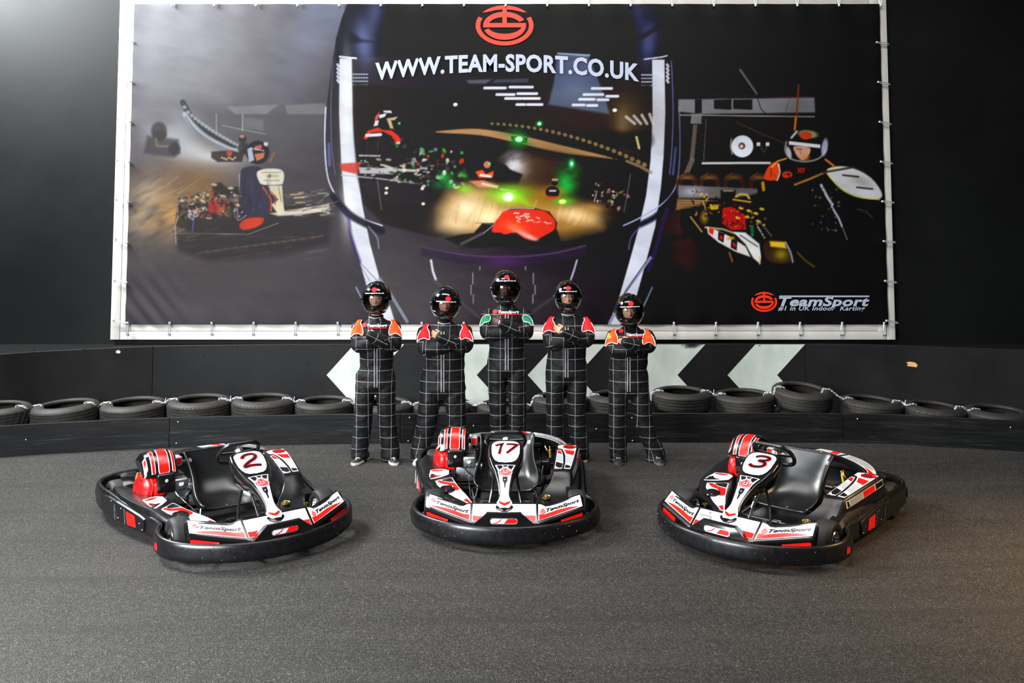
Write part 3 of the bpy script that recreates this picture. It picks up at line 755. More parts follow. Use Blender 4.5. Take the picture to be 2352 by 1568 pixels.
line([(784, 402), (870, 410), (966, 423)], 3, (190, 188, 200), .8, 2); poly([(830, 412), (985, 422), (975, 470), (900, 472), (846, 450)], (46, 42, 46), .9, 6)
rr = random.Random(5)
for k in range(90):
    x_ = rr.uniform(900, 1070); y_ = rr.uniform(340, 430)*(1) if x_ > 960 else rr.uniform(315, 420)
    if y_ < 340+abs(x_-930)*.15-30: continue
    c = rr.choice([(210, 205, 190), (150, 144, 120), (60, 60, 64), (30, 28, 30), (120, 130, 150), (60, 180, 80), (210, 60, 40), (236, 230, 214)])
    blob(x_, y_, rr.uniform(2, 7), rr.uniform(2, 5), c, .75, rr.uniform(0, 3), hard=2)
for x_, y_, r_ in ((940, 330, 20), (1000, 385, 18), (985, 400, 12)): blob(x_, y_, r_, r_, (34, 32, 34), .8, hard=6)
for x_, y_, r_ in ((1020, 408, 16), (1035, 425, 12), (1060, 400, 8), (1068, 404, 6)): blob(x_, y_, r_, r_*.8, (50, 190, 70), .6)
blob(1008, 425, 16, 10, (20, 90, 60), .7)
for x_, y_ in ((888, 432), (970, 433), (972, 468), (887, 443)): blob(x_, y_, 4, 3.4, (232, 226, 200), .95, hard=1.5)
# smoke cloud and middle kart
blob(1190, 380, 30, 24, (236, 236, 244), .95, .6, mul=np.clip(n3*1.8-.1, 0, 1)); blob(1175, 395, 12, 22, (220, 222, 236), .8); blob(1230, 385, 40, 30, (92, 68, 52), .7)
blob(1270, 390, 60, 50, (60, 44, 34), .6)
blob(1150, 398, 22, 22, (24, 20, 24), .97, hard=6); poly([(1150, 380), (1200, 400), (1190, 425), (1140, 425)], (26, 22, 26), .95, 5)
blob(1119, 378, 8, 8, (200, 110, 90), .95, hard=2); blob(1124, 376, 3, 3, (60, 220, 100), .9, hard=1)
poly([(1092, 394), (1108, 390), (1116, 400), (1134, 392), (1132, 408), (1100, 408)], (232, 80, 40), .97, 3); line([(1104, 402), (1126, 405)], 5, (240, 236, 230), .9, 2)
poly([(1078, 416), (1110, 414), (1146, 426), (1140, 432), (1100, 430)], (216, 110, 100), .95, 3); line([(1108, 422), (1142, 430)], 5, (244, 230, 236), .9, 2); line([(1150, 434), (1185, 440)], 4, (230, 226, 200), .9, 2)
# glowing dust on the track
D1 = [(1010, 520), (1010, 480), (1030, 445), (1080, 425), (1150, 432), (1200, 440), (1280, 470), (1370, 490), (1380, 520), (1300, 540), (1100, 542)]
poly(D1, (178, 128, 62), .85, 34)
blob(1060, 480, 52, 36, (246, 224, 186), .95, -.5, mul=np.clip(n1*1.6, 0, 1)); blob(1120, 500, 50, 28, (248, 226, 176), .85); blob(1050, 515, 40, 18, (226, 196, 150), .7)
blob(1320, 490, 52, 20, (244, 220, 168), .8, .2); blob(1250, 455, 70, 24, (170, 112, 40), .7, .3); blob(1360, 478, 30, 12, (216, 160, 80), .6)
poly([(1140, 440), (1200, 434), (1320, 460), (1400, 500), (1340, 474), (1220, 452)], (120, 80, 26), .35, 10)
for k in range(26):
    x_ = 1020+k*13; line([(x_, 520-rr.uniform(0, 14)), (x_+rr.uniform(6, 22), 446+rr.uniform(0, 26)+abs(k-8)*1.6)], rr.uniform(1, 4), rr.choice([(255, 240, 206), (150, 96, 40), (216, 170, 100)]), .22, 5)
blob(1170, 446, 46, 20, (96, 214, 40), .8); blob(1067, 434, 16, 10, (130, 220, 40), .7); blob(1168, 452, 24, 12, (180, 240, 90), .8); blob(1168, 452, 11, 9, (252, 255, 240), 1, hard=5)
blob(1205, 465, 26, 6, (120, 200, 40), .6, .5)
# far karts with green lights
blob(1305, 410, 22, 36, (20, 150, 60), .85, .25, mul=np.clip(n3*1.8, 0, 1)); blob(1300, 425, 16, 20, (20, 200, 80), .6); blob(1313, 376, 6, 9, (60, 240, 140), .95); blob(1313, 376, 3, 4, (200, 255, 220), .9, hard=1)
blob(1272, 440, 26, 12, (226, 160, 40), .6); blob(1269, 441, 16, 13, (24, 18, 28), .97, hard=3); blob(1274, 418, 7, 8, (40, 26, 30), .97, hard=2); poly([(1268, 410), (1282, 410), (1280, 416), (1268, 415)], (196, 120, 120), .9, 2); line([(1263, 438), (1276, 438)], 4, (200, 196, 220), .9, 2); line([(1256, 452), (1284, 454)], 5, (220, 50, 30), .9, 2)
blob(1294, 462, 22, 8, (70, 210, 50), .85); blob(1292, 463, 8, 5, (250, 250, 140), .95, hard=3)
for k in range(60):
    x_ = rr.uniform(1362, 1450); y_ = 440+(x_-1362)*.3+rr.uniform(-24, 24)
    blob(x_, y_, rr.uniform(1.5, 5), rr.uniform(1.5, 4), rr.choice([(30, 26, 28), (46, 40, 40), (210, 200, 170), (120, 104, 80), (24, 60, 34), (190, 120, 120)]), .7, rr.uniform(0, 3), hard=1.5)
line([(1365, 462), (1370, 444)], 2, (190, 186, 190), .8); line([(867, 415), (872, 450), (876, 482)], 2, (130, 140, 160), .6, 1.5); line([(1448, 400), (1440, 450), (1433, 486)], 2, (110, 116, 130), .6, 1.5)
# tank cover at the bottom of the reflection
poly([(1088, 535), (1108, 512), (1140, 512), (1150, 492), (1172, 478), (1230, 478), (1262, 486), (1280, 510), (1276, 540), (1200, 565), (1060, 565), (1020, 548), (1060, 538)], (36, 32, 36), .95, 3)
line([(1092, 512), (1106, 512), (1130, 516)], 2, (96, 92, 96), .7, 2); line([(1110, 536), (1136, 514), (1150, 492), (1174, 479), (1226, 479)], 2, (190, 186, 180), .7, 1.5, sm=4)
poly([(1148, 496), (1160, 484), (1200, 480), (1248, 484), (1270, 500), (1276, 512), (1272, 528), (1252, 540), (1228, 552), (1204, 548), (1184, 534), (1160, 538), (1150, 534), (1130, 532), (1136, 512)], (214, 56, 36), .98, 2.5, sm=3)
blob(1180, 520, 24, 10, (240, 96, 60), .8, .3); blob(1200, 536, 26, 7, (226, 140, 120), .8, .45); blob(1220, 545, 18, 4, (214, 214, 220), .6, .4)
for k in range(26):
    x_ = 1180+rr.uniform(0, 84); y_ = 488+(x_-1180)*.12+rr.uniform(0, 22); line([(x_, y_), (x_+rr.uniform(4, 12), y_+rr.uniform(-4, 5))], rr.uniform(1.5, 3), rr.choice([(240, 226, 216), (120, 96, 60), (200, 60, 50), (232, 200, 190)]), .8, 1.5)
poly([(1150, 545), (1186, 534), (1206, 548), (1230, 556), (1280, 528), (1290, 560), (1060, 570)], (40, 35, 39), .95, 5)
line([(1060, 560), (1110, 535)], 6, (104, 100, 102), .7, 5)
# right picture
poly([(1562, 150), (2020, 150), (2020, 720), (1500, 720), (1548, 480)], (20, 19, 22), .5, 20)
w2 = win(1545, 200, 2042, 640, 0); 
blob(1575, 520, 46, 60, (92, 56, 36), .75, .2, mul=np.clip(n3*1.6-.1, 0, 1)); blob(1580, 600, 40, 36, (70, 40, 26), .7, mul=np.clip(n3*1.6-.1, 0, 1))
line([(1562, 218), (1860, 222)], 4, (56, 16, 12), .9, 4); line([(1700, 160), (1738, 215)], 4, (150, 156, 170), .7, 4)
for k in range(6): line([(1600+k*46, 130), (1650+k*46, 216)], 3, (52, 46, 48), .5, 4)
poly([(1558, 228), (1870, 224), (1872, 258), (1610, 262), (1558, 256)], (136, 136, 144), .85, 4)
blob(1840, 240, 40, 20, (90, 88, 98), .5)
for x0, x1 in ((1640, 1680), (1684, 1728)): poly([(x0, 229), (x1, 228), (x1, 252), (x0, 250)], (22, 20, 22), .97, 2)
line([(1562, 264), (1870, 268)], 3, (150, 144, 130), .9, 1.5)
line([(1740, 226), (1748, 250), (1760, 262)], 2, (30, 28, 28), .9); line([(1815, 226), (1806, 250), (1802, 330)], 1.5, (70, 60, 60), .8)
poly([(1626, 270), (1870, 270), (1870, 372), (1626, 372)], (40, 33, 31), .9, 3)
for y_ in range(280, 372, 13): line([(1650, y_), (1868, y_)], 1.2, (28, 22, 22), .6)
for j in range(9): line([(1664+j*25, 272), (1664+j*25, 370)], 1.2, (28, 22, 22), .45)
poly([(1596, 228), (1612, 228), (1612, 262), (1596, 262)], (24, 22, 24), .95, 2)
poly([(1588, 262), (1612, 260), (1611, 284), (1586, 284)], (124, 124, 130), .95, 2); poly([(1592, 286), (1602, 286), (1594, 368), (1584, 368)], (96, 88, 80), .95, 2)
for k in range(9):
    line([(1565, 280+k*12), (1584, 290+k*12)], 1.2, (90, 80, 74), .6); line([(1600, 280+k*12), (1622, 268+k*12)], 1.2, (90, 80, 74), .6)
line([(1622, 272), (1616, 370)], 2, (120, 104, 90), .7)
line([(1590, 368), (1578, 395)], 12, (110, 100, 90), .8, 3)
blob(1705, 336, 25, 25, (214, 219, 232), 1, hard=2); blob(1704, 335, 8, 8, (96, 70, 60), 1, hard=2); blob(1703, 336, 4, 4, (206, 186, 170), 1, hard=1); line([(1680, 318), (1678, 336), (1682, 354)], 2, (200, 200, 200), .8)
for x_ in (1742, 1763): poly([(x_-4, 327), (x_+4, 327), (x_+4, 335), (x_-4, 335)], (214, 214, 214), .95, 1.5)
line([(1748, 338), (1755, 350), (1762, 338)], 2, (70, 70, 72), .9); line([(1690, 280), (1745, 305), (1800, 328)], 3, (66, 56, 48), .9, 2)
line([(1614, 375), (1700, 374), (1768, 374)], 5, (206, 206, 204), .95, 1.5)
line([(1834, 196), (1830, 260), (1826, 298)], 5, (120, 60, 16), .8, 2); line([(1828, 270), (1825, 298)], 4, (232, 140, 30), .9, 2)
for cx_ in (1578, 1630, 1686, 1744):
    blob(cx_, 424, 25, 28, (58, 42, 30), .97, hard=2); blob(cx_, 430, 15, 20, (22, 18, 18), .97, hard=2); blob(cx_, 408, 15, 5, (130, 92, 60), .8)
    for k in range(5): line([(cx_-24+k*4, 412-k*2), (cx_-20+k*4, 404-k*2)], 1.2, (120, 90, 64), .6)
poly([(1558, 425), (1740, 433), (1740, 456), (1558, 454)], (108, 106, 112), .9, 4); blob(1590, 440, 22, 10, (180, 176, 190), .8)
poly([(1556, 456), (1640, 460), (1600, 480), (1552, 482)], (128, 92, 56), .9, 4)
for k in range(4): line([(1556, 460+k*6), (1660, 462+k*4)], 1.2, (200, 170, 120), .6)
# rider
poly([(1760, 400), (1772, 376), (1806, 362), (1880, 362), (1912, 374), (1960, 420), (1950, 470), (1900, 500), (1800, 500), (1745, 470), (1745, 440)], (22, 19, 21), .98, 4, sm=3)
poly([(1756, 402), (1764, 384), (1778, 372), (1790, 378), (1788, 398), (1784, 414), (1756, 412)], (224, 72, 34), .98, 2, sm=3)
line([(1806, 364), (1786, 370), (1772, 384)], 3, (250, 170, 50), .9, 1.5); line([(1788, 376), (1791, 396), (1785, 414)], 3, (240, 220, 210), .9, 1.5, sm=3); line([(1896, 366), (1914, 380)], 4, (232, 130, 50), .9, 2)
blob(1808, 401, 12, 8, (206, 60, 40), .95, hard=1.5); line([(1800, 400), (1816, 400)], 1.5, (30, 16, 16), .9)
for P in ([(1833, 386), (1841, 396)], [(1841, 386), (1833, 396)], [(1848, 387), (1843, 388), (1847, 392), (1843, 396)]): line(P, 2.5, (226, 40, 30), .95)
blob(1854, 336, 50, 41, (20, 19, 22), 1, hard=2.5); blob(1856, 308, 22, 9, (230, 226, 150), .7, .1, hard=5)
blob(1851, 311, 14, 9, (226, 66, 34), .98, hard=2)
poly([(1812, 324), (1884, 332), (1884, 340), (1812, 332)], (236, 236, 240), .96, 2)
poly([(1824, 336), (1858, 338), (1860, 352), (1846, 368), (1834, 362), (1826, 350)], (212, 158, 132), .97, 2.5, sm=3); blob(1850, 362, 10, 7, (204, 130, 60), .8); line([(1830, 342), (1842, 343)], 2, (40, 26, 24), .9); line([(1838, 346), (1840, 354)], 1.5, (120, 70, 56), .8)
line([(1806, 326), (1804, 346), (1816, 364), (1848, 371), (1880, 364), (1898, 344)], 4, (150, 146, 140), .85, 2, sm=4); blob(1894, 338, 7, 20, (190, 198, 226), .85, .15, hard=4); line([(1818, 316), (1830, 302)], 5, (214, 220, 230), .9, 2)
blob(1812, 350, 5, 14, (220, 220, 226), .8, -.3, hard=3)
line([(1752, 420), (1754, 436)], 7, (214, 150, 30), .9, 2); line([(1826, 424), (1862, 410), (1894, 396)], 5, (176, 120, 60), .9, 2)
poly([(1898, 392), (1920, 382), (1960, 386), (2000, 408), (2024, 440), (2020, 456), (1980, 454), (1940, 438), (1910, 412)], (206, 206, 210), .98, 3, sm=3); blob(1980, 416, 24, 10, (150, 146, 134), .6, .4)
for a_ in ((1936, 402), (1968, 430)): line([a_, (a_[0]+36, a_[1]+4)], 4, (36, 30, 30), .9, 2)
line([(1900, 398), (1930, 432), (1970, 452), (2020, 458)], 2.5, (220, 214, 60), .9, 1.5, sm=4); line([(1902, 388), (1930, 384)], 2.5, (220, 210, 70), .8, 1.5); line([(1890, 396), (1960, 384), (1985, 394)], 5, (50, 46, 50), .9, 2)
line([(1886, 425), (1900, 452), (1912, 470)], 6, (196, 200, 206), .85, 2); line([(1910, 474), (1926, 500), (1934, 520)], 4, (200, 206, 226), .85, 2); line([(1936, 524), (1946, 550)], 2, (150, 146, 130), .8)
line([(1970, 480), (1990, 486), (2004, 500)], 2, (130, 120, 104), .6); line([(1760, 500), (1800, 510), (1840, 545)], 2, (90, 66, 40), .6); blob(1815, 510, 50, 26, (34, 26, 24), .8)
for k in range(70):
    x_ = rr.uniform(1866, 1930); y_ = rr.uniform(430, 540); blob(x_, y_, rr.uniform(1, 4), rr.uniform(1, 3), rr.choice([(60, 56, 60), (120, 116, 110), (30, 26, 28), (180, 160, 120), (60, 60, 110)]), .5, rr.uniform(0, 3), hard=1.5)
# its kart: engine, wheels, side panel
poly([(1565, 480), (1620, 470), (1760, 440), (1800, 520), (1780, 600), (1700, 610), (1600, 560), (1562, 520)], (20, 17, 18), .95, 8)
line([(1594, 470), (1594, 446), (1612, 440), (1640, 442), (1655, 452)], 2, (110, 90, 60), .8, sm=4)
blob(1634, 476, 18, 15, (30, 24, 22), .97, hard=3); poly([(1630, 470), (1650, 470), (1650, 480), (1632, 482)], (216, 176, 40), .9, 3); line([(1618, 468), (1622, 490)], 3, (170, 150, 90), .8, 2)
poly([(1655, 436), (1690, 436), (1690, 470), (1655, 468)], (34, 28, 26), .97, 3); line([(1662, 438), (1684, 438)], 3, (210, 180, 110), .8, 1.5)
line([(1690, 452), (1700, 446), (1716, 448), (1722, 460)], 5, (222, 190, 80), .9, 2, sm=3); poly([(1678, 452), (1730, 458), (1744, 476), (1684, 474)], (44, 34, 20), .95, 2); line([(1684, 458), (1724, 464)], 3, (222, 180, 60), .9, 1.5)
poly([(1660, 478), (1682, 474), (1712, 494), (1714, 526), (1680, 528), (1658, 512)], (196, 32, 24), .97, 3)
for k in range(6): line([(1668+k*7, 482+k*2), (1670+k*7, 520)], 1.5, (90, 12, 10), .8)
for x_, y_ in ((1702, 478), (1720, 484), (1736, 490), (1716, 498), (1750, 480), (1742, 508), (1694, 500)): blob(x_, y_, 6, 3, (228, 190, 60), .85, .3, hard=2)
line([(1727, 520), (1728, 540)], 8, (30, 110, 70), .9, 3); line([(1740, 520), (1756, 546)], 3, (200, 200, 190), .8, 2); line([(1745, 508), (1772, 542)], 3, (120, 120, 140), .7, 2)
line([(1586, 498), (1612, 532)], 3, (190, 160, 90), .85, 2); line([(1620, 522), (1660, 526), (1700, 540)], 4, (190, 170, 110), .85, 2); blob(1618, 498, 10, 16, (214, 170, 60), .6)
P_ = [(1624, 520), (1650, 530), (1680, 545), (1712, 566), (1724, 590), (1690, 578), (1650, 556), (1626, 536)]
poly(P_, (214, 210, 206), .97, 2.5)
for P, c in (([(1628, 522), (1640, 526), (1638, 540), (1628, 534)], (206, 36, 30)), ([(1650, 531), (1664, 537), (1662, 558), (1649, 550)], (24, 22, 26)), ([(1680, 546), (1694, 554), (1692, 576), (1678, 568)], (24, 22, 26)), ([(1653, 540), (1660, 543), (1660, 550), (1653, 548)], (206, 36, 30)), ([(1683, 556), (1690, 560), (1690, 568), (1683, 564)], (206, 36, 30))): poly(P, c, .95, 1.5)
poly([(1684, 532), (1712, 534), (1744, 560), (1748, 590), (1746, 606), (1730, 592), (1712, 560)], (220, 220, 220), .97, 2.5); line([(1700, 540), (1740, 566)], 2.5, (30, 28, 34), .9, 1.5); line([(1672, 548), (1684, 546)], 6, (210, 140, 30), .8, 3)
line([(1744, 590), (1745, 606)], 3, (214, 180, 60), .8, 2); line([(1675, 580), (1682, 600)], 4, (190, 130, 60), .7, 3)
poly([(1752, 562), (1770, 550), (1800, 552), (1812, 570), (1818, 600), (1790, 606), (1760, 596)], (62, 46, 22), .95, 5, sm=3); poly([(1768, 554), (1802, 556), (1806, 570), (1770, 566)], (238, 196, 50), .95, 4); blob(1794, 584, 14, 12, (150, 132, 50), .85); line([(1804, 556), (1816, 580), (1821, 602)], 3.5, (160, 164, 190), .85, 2, sm=3)
line([(1832, 580), (1850, 598), (1870, 612)], 4, (130, 104, 40), .7, 4, sm=3)
# finer clutter: suit folds, engine parts, dust and sparkle
for k in range(46):
    x_ = rr.uniform(556, 620); y_ = rr.uniform(398, 490); line([(x_, y_), (x_+rr.uniform(-6, 6), y_+rr.uniform(10, 24))], rr.uniform(1, 3), rr.choice([(96, 92, 118), (40, 38, 56), (74, 70, 92)]), .4, 3)
for k in range(150):
    x_ = rr.uniform(408, 556); y_ = rr.uniform(440, 500); blob(x_, y_, rr.uniform(1.5, 6), rr.uniform(1, 4), rr.choice([(36, 32, 34), (60, 54, 54), (226, 214, 190), (150, 120, 80), (110, 100, 100), (196, 60, 40), (40, 38, 44)]), .7, rr.uniform(0, 3), hard=1.5)
for k in range(60):
    x_ = rr.uniform(640, 756); y_ = rr.uniform(440, 500); line([(x_, y_), (x_+rr.uniform(8, 34), y_-rr.uniform(0, 7))], rr.uniform(1, 3.5), rr.choice([(226, 218, 200), (60, 54, 54), (150, 130, 104), (90, 84, 84)]), .5, 2)
for k in range(70):
    x_ = rr.uniform(410, 740); y_ = rr.uniform(530, 630); line([(x_, y_), (x_+rr.uniform(10, 50), y_-rr.uniform(0, 8))], rr.uniform(1, 3), rr.choice([(96, 84, 80), (60, 54, 58), (140, 112, 84), (74, 68, 72)]), .3, 3)
for k in range(40):
    x_ = rr.uniform(300, 410); y_ = rr.uniform(430, 540); line([(x_, y_), (x_+rr.uniform(14, 46), y_-rr.uniform(8, 34))], rr.uniform(1, 3), rr.choice([(246, 226, 180), (230, 170, 100), (170, 130, 90)]), .3, 4)
for k in range(40):
    x_ = rr.uniform(838, 912); line([(x_, rr.uniform(312, 330)), (x_-2, rr.uniform(340, 362))], 1.2, rr.choice([(70, 62, 68), (20, 16, 18)]), .5, 1.5)
for k in range(90):
    x_ = rr.uniform(826, 1010); y_ = rr.uniform(366, 420); blob(x_, y_, rr.uniform(1.5, 7), rr.uniform(1, 3), rr.choice([(30, 28, 32), (60, 56, 60), (200, 198, 200), (130, 116, 96), (24, 20, 24)]), .7, rr.uniform(-.3, .3), hard=1.5)
for k in range(130):
    x_ = rr.uniform(1588, 1760); y_ = 456+(x_-1588)*.32+rr.uniform(-22, 34); blob(x_, y_, rr.uniform(1, 5), rr.uniform(1, 3), rr.choice([(24, 20, 20), (226, 180, 70), (60, 40, 20), (150, 110, 40), (16, 14, 16), (40, 34, 34)]), .65, rr.uniform(0, 3), hard=1.5)
for k in range(50):
    x_ = rr.uniform(1760, 1900); y_ = rr.uniform(378, 500); line([(x_, y_), (x_+rr.uniform(-14, 14), y_+rr.uniform(8, 26))], rr.uniform(1, 3), rr.choice([(38, 32, 34), (14, 12, 14), (56, 42, 32)]), .4, 3)
for x_, y_ in ((1700, 420), (1640, 300), (1850, 300)): blob(x_, y_, 60, 40, (44, 34, 28), .25)
A *= (1+.16*(n2-.5)+.10*(n1-.5))[..., None]
# woven grain of the print
A += (_r.rand(AH, AW, 1).astype(np.float32)-.5)*.016
A = np.clip(A, 0, 1)

# the sheet itself, gently rippled where it is tied
NXB, NYB = 960, 410
bl = ray(288, 745, BD); br = ray(2040, 743, BD); tl_ = ray(302, 9, BD)
bx0, bx1, bz0, bz1 = bl.x, br.x, bl.z, tl_.z
gx = np.linspace(bx0, bx1, NXB+1); gz = np.linspace(bz0, bz1, NYB+1)
GX, GZ = np.meshgrid(gx, gz)
edge = np.minimum(np.minimum(GX-bx0, bx1-GX), np.minimum(GZ-bz0, bz1-GZ))
rip = .006*np.exp(-edge/.16)*(np.sin(GX*13.6)+np.sin(GZ*13.6))+.010*np.exp(-((GX-bx0-.25)**2+(GZ-bz0-.18)**2)/.12)*np.sin(GX*30+GZ*24)
GY = BD+rip*.8
c_, s_2 = math.cos(PIT), math.sin(PIT)
zz = GZ-CAMH; dd = BD*c_+zz*s_2; uu = -BD*s_2+zz*c_
PX = CX+F*GX/dd-X0; PY = CY-F*uu/dd-Y0
ix = np.clip(PX, 0, AW-2); iy = np.clip(PY, 0, AH-2); i0 = ix.astype(int); j0 = iy.astype(int); fx = (ix-i0)[..., None]; fy = (iy-j0)[..., None]
smp = (A[j0, i0]*(1-fx)+A[j0, i0+1]*fx)*(1-fy)+(A[j0+1, i0]*(1-fx)+A[j0+1, i0+1]*fx)*fy
lin_s = np.where(smp <= .04045, smp/12.92, ((smp+.055)/1.055)**2.4)
lin_s = np.clip(lin_s*np.interp(GX, [bx0, bx0+2.6, 0, bx1], [.225, .42, .78, .64])[..., None]-np.interp(GX, [bx0, bx0+2.6, 0, bx1], [.0, .006, .020, .010])[..., None], 0, 1)  # print darkened, most at the left, to offset lamp light and sheen
me = bpy.data.meshes.new('printed_sheet')
nv = (NXB+1)*(NYB+1); co = np.stack([GX, GY, GZ], -1).reshape(-1, 3)
me.vertices.add(nv); me.vertices.foreach_set('co', co.astype(np.float32).ravel())
ii, jj = np.meshgrid(np.arange(NXB), np.arange(NYB)); q0 = (jj*(NXB+1)+ii).ravel()
quads = np.stack([q0, q0+1, q0+NXB+2, q0+NXB+1], -1)
me.loops.add(quads.size); me.loops.foreach_set('vertex_index', quads.ravel().astype(np.int32))
me.polygons.add(len(quads)); me.polygons.foreach_set('loop_start', np.arange(0, quads.size, 4, dtype=np.int32)); me.polygons.foreach_set('loop_total', np.full(len(quads), 4, np.int32))
me.update(); me.validate(); me.polygons.foreach_set('use_smooth', np.ones(len(quads), bool))
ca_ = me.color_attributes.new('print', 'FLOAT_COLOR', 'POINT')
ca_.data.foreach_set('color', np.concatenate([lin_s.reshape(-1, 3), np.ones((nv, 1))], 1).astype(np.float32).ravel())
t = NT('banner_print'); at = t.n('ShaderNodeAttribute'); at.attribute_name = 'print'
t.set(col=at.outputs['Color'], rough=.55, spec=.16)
wv = t.noise(420, 1, .5, t.obj()); t.bump(wv, .05, .001); M['banner_print'] = t.m
me.materials.append(t.m)
banner = empty('banner', ((bx0+bx1)/2, BD, bz0)); tag(banner, 'huge printed banner of a racing helmet and karts tied to the white wall frame', 'banner')
sheet = bpy.data.objects.new('printed_sheet', me); COL.objects.link(sheet); sheet.parent = banner; sheet.location = (-banner.location.x, -banner.location.y, -banner.location.z)
# hem at the back gives the sheet its thickness
MB().box(((bx0+bx1)/2-banner.location.x, .022, (bz1-bz0)/2), (bx1-bx0-.02, .006, bz1-bz0-.02)).build('backing_hem', 'ledge_dark', banner)

def SBN(u, v):     # u, v are photograph-scale units measured on the sheet (x right, y down -> v up)
    p = ray(u, -v, BD-.010); return (p.x-banner.location.x, p.y-banner.location.y, p.z-banner.location.z)
m = MB()
for q_, lp in enumerate(emblem()): lay(m, SBN, [[(1159+x*66.5, -(58.5-y*46)) for x, y in lp]], .002+q_*.0004)
m.build('round_emblem', 'banner_orange', banner)
m = MB()
def arc(u, v):
    t = (u-1166)/304
    return u, v-(22*t*t+1.5*t)*.98
lay_text(m, SBN, 'WWW.TEAM-SPORT.CO.UK', 862, -163, 606, 37, bold=.036, off=.002, warp=arc)
m.build('web_address', 'banner_white', banner)
m = MB()
for q_, lp in enumerate(emblem()): lay(m, SBN, [[(1755+x*30, -(693-y*23)) for x, y in lp]], .002+q_*.0004)
m.build('round_emblem', 'banner_orange', banner)
m = MB()
lay_text(m, SBN, 'TeamSport', 1789, -702, 208, 20, bold=.035, shear=.25, off=.002)
lay(m, SBN, [[(1790, -678.5), (1997, -678.5), (1996, -682), (1789, -682)]], .002)
m.build('banner_lettering', 'banner_white', banner)
m = MB(); lay_text(m, SBN, '#1 in UK Indoor  Karting', 1787, -712.5, 200, 9.5, bold=.02, shear=.25, off=.002); m.build('banner_lettering', 'banner_white', banner)

# ------------------------------------------------------------------ white timber frame on the wall
fr = empty('timber_frame', (0, WY-.03, 0)); tag(fr, 'wide white painted timber frame on the dark wall round the big banner', 'frame')
FD = WY-.07
def rectpx(x0, y0, x1, y1, D=FD):
    a = ray(x0, y1, D); b = ray(x1, y0, D); return a.x, a.z, b.x, b.z
ox0 = ray(253, 780, FD).x; ox1 = ray(2057, 777, FD).x; oz0 = ray(1176, 780, FD).z; oz1 = ray(1176, -46, FD).z
ix0 = ray(291, 744, FD).x-.005; ix1 = ray(2036, 744, FD).x; iz0 = ray(1176, 741, FD).z; iz1 = ray(1176, 14, FD).z
def board(x0, z0, x1, z1, dy=.07):
    MB().box(((x0+x1)/2, FD+dy/2-fr.location.y, (z0+z1)/2), (x1-x0, dy, z1-z0), bev=.004).build('frame_board', 'frame_wood', fr)
mx = (ox0+ix0)/2+.02; mz = (oz0+iz0)/2
board(ox0, oz0, mx-.003, oz1); board(mx+.003, oz0+.09, ix0+.06, oz1)
nx_ = (ox1+ix1)/2; board(nx_-.05, oz0, ox1, oz1); board(ix1-.1, oz0+.09, nx_-.054, oz1)
board(mx+.003, oz0, nx_-.055, mz-.002); board(ix0+.06, mz+.002, ix1-.1, iz0+.05)
board(ix0+.06, iz1-.05, ix1-.1, (oz1+iz1)/2-.002); board(mx+.003, (oz1+iz1)/2+.002, nx_-.055, oz1)

# ------------------------------------------------------------------ elastic ties
def tie():
    e = empty('banner_tie')
    MB().tube([(-.006, -.010, .0), (-.012, -.012, -.05), (-.008, -.012, -.12), (.0, -.008, -.135), (.008, -.012, -.12), (.010, -.012, -.05), (.006, -.010, 0)], .0055, 6).build('elastic_loop', 'chain_metal', e)
    MB().lathe([(0, -.016), (.012, -.010), (.016, 0), (.012, .010), (0, .016)], (0, -.014, .008), (0, 1, 0), 10).build('ball', 'chain_metal', e)
    MB().lathe([(.006, 0), (.014, -.002), (.018, 0)], (0, -.004, -.135), (0, 1, 0), 12).build('screw_eye', 'steel', e)
    return e
T0 = None
def put_tie(px, py, ang, lab):
    global T0
    if T0 is None: T0 = e = tie()
    else: e = copy_tree(T0)
    p = ray(px, py, BD-.02); e.location = p; e.rotation_euler = (0, ang, 0)
    tag(e, lab, 'tie', 'elastic ties round the banner')
for k in range(19): put_tie(294+k*96.45, 743, .04*math.sin(k*2.3), 'small metal elastic tie hooked on the lower edge of the banner')
for k in range(8): put_tie(302-k*2.0, 95+k*92.3, PI/2+.2+.06*math.sin(k*1.7), 'small metal elastic tie hooked on the left edge of the banner')
for k in range(8): put_tie(2015+k*3.1, 98+k*91.2, -PI/2+.15+.06*math.sin(k), 'small metal elastic tie hooked on the right edge of the banner')
for k in range(18): put_tie(397+k*95.6, 12, PI-.03, 'small metal elastic tie hooked on the upper edge of the banner')
# ------------------------------------------------------------------ the karts (x forward, y to the driver's left, z up)
def lerp(a, b, t): return a+(b-a)*t
def V3(*a): return Vector(a)
def poly_len(P):
    L = [0]
    for a, b in zip(P, P[1:]): L.append(L[-1]+(b-a).length)
    return L
# outline of the bumper ring seen from above, driver's left half, from the nose centre to the tail centre: (x, y, top z, bottom z)
RING = [(.925, .0, .185, .060), (.915, .12, .185, .060), (.885, .26, .185, .060), (.835, .38, .185, .06), (.765, .485, .185, .060), (.67, .595, .185, .060), (.555, .685, .187, .060), (.42, .735, .190, .060), (.29, .738, .192, .06), (.19, .712, .195, .06), (.12, .672, .198, .062), (.03, .655, .20, .066), (-.10, .658, .205, .070)]
SIDE = [(-.10, .658, .205, .070), (-.30, .668, .228, .074), (-.52, .674, .248, .08), (-.72, .676, .262, .085), (-.86, .676, .262, .088), (-1.0, .670, .260, .09), (-1.12, .655, .256, .09), (-1.22, .61, .256, .09), (-1.30, .52, .256, .09), (-1.335, .40, .256, .09), (-1.35, .20, .256, .09), (-1.352, .0, .256, .09)]
def wide(x): return float(np.interp(-x, [-.15, .05, .45, .85, 1.15, 1.30], [1, 1.035, 1.165, 1.235, 1.235, 1.22]))
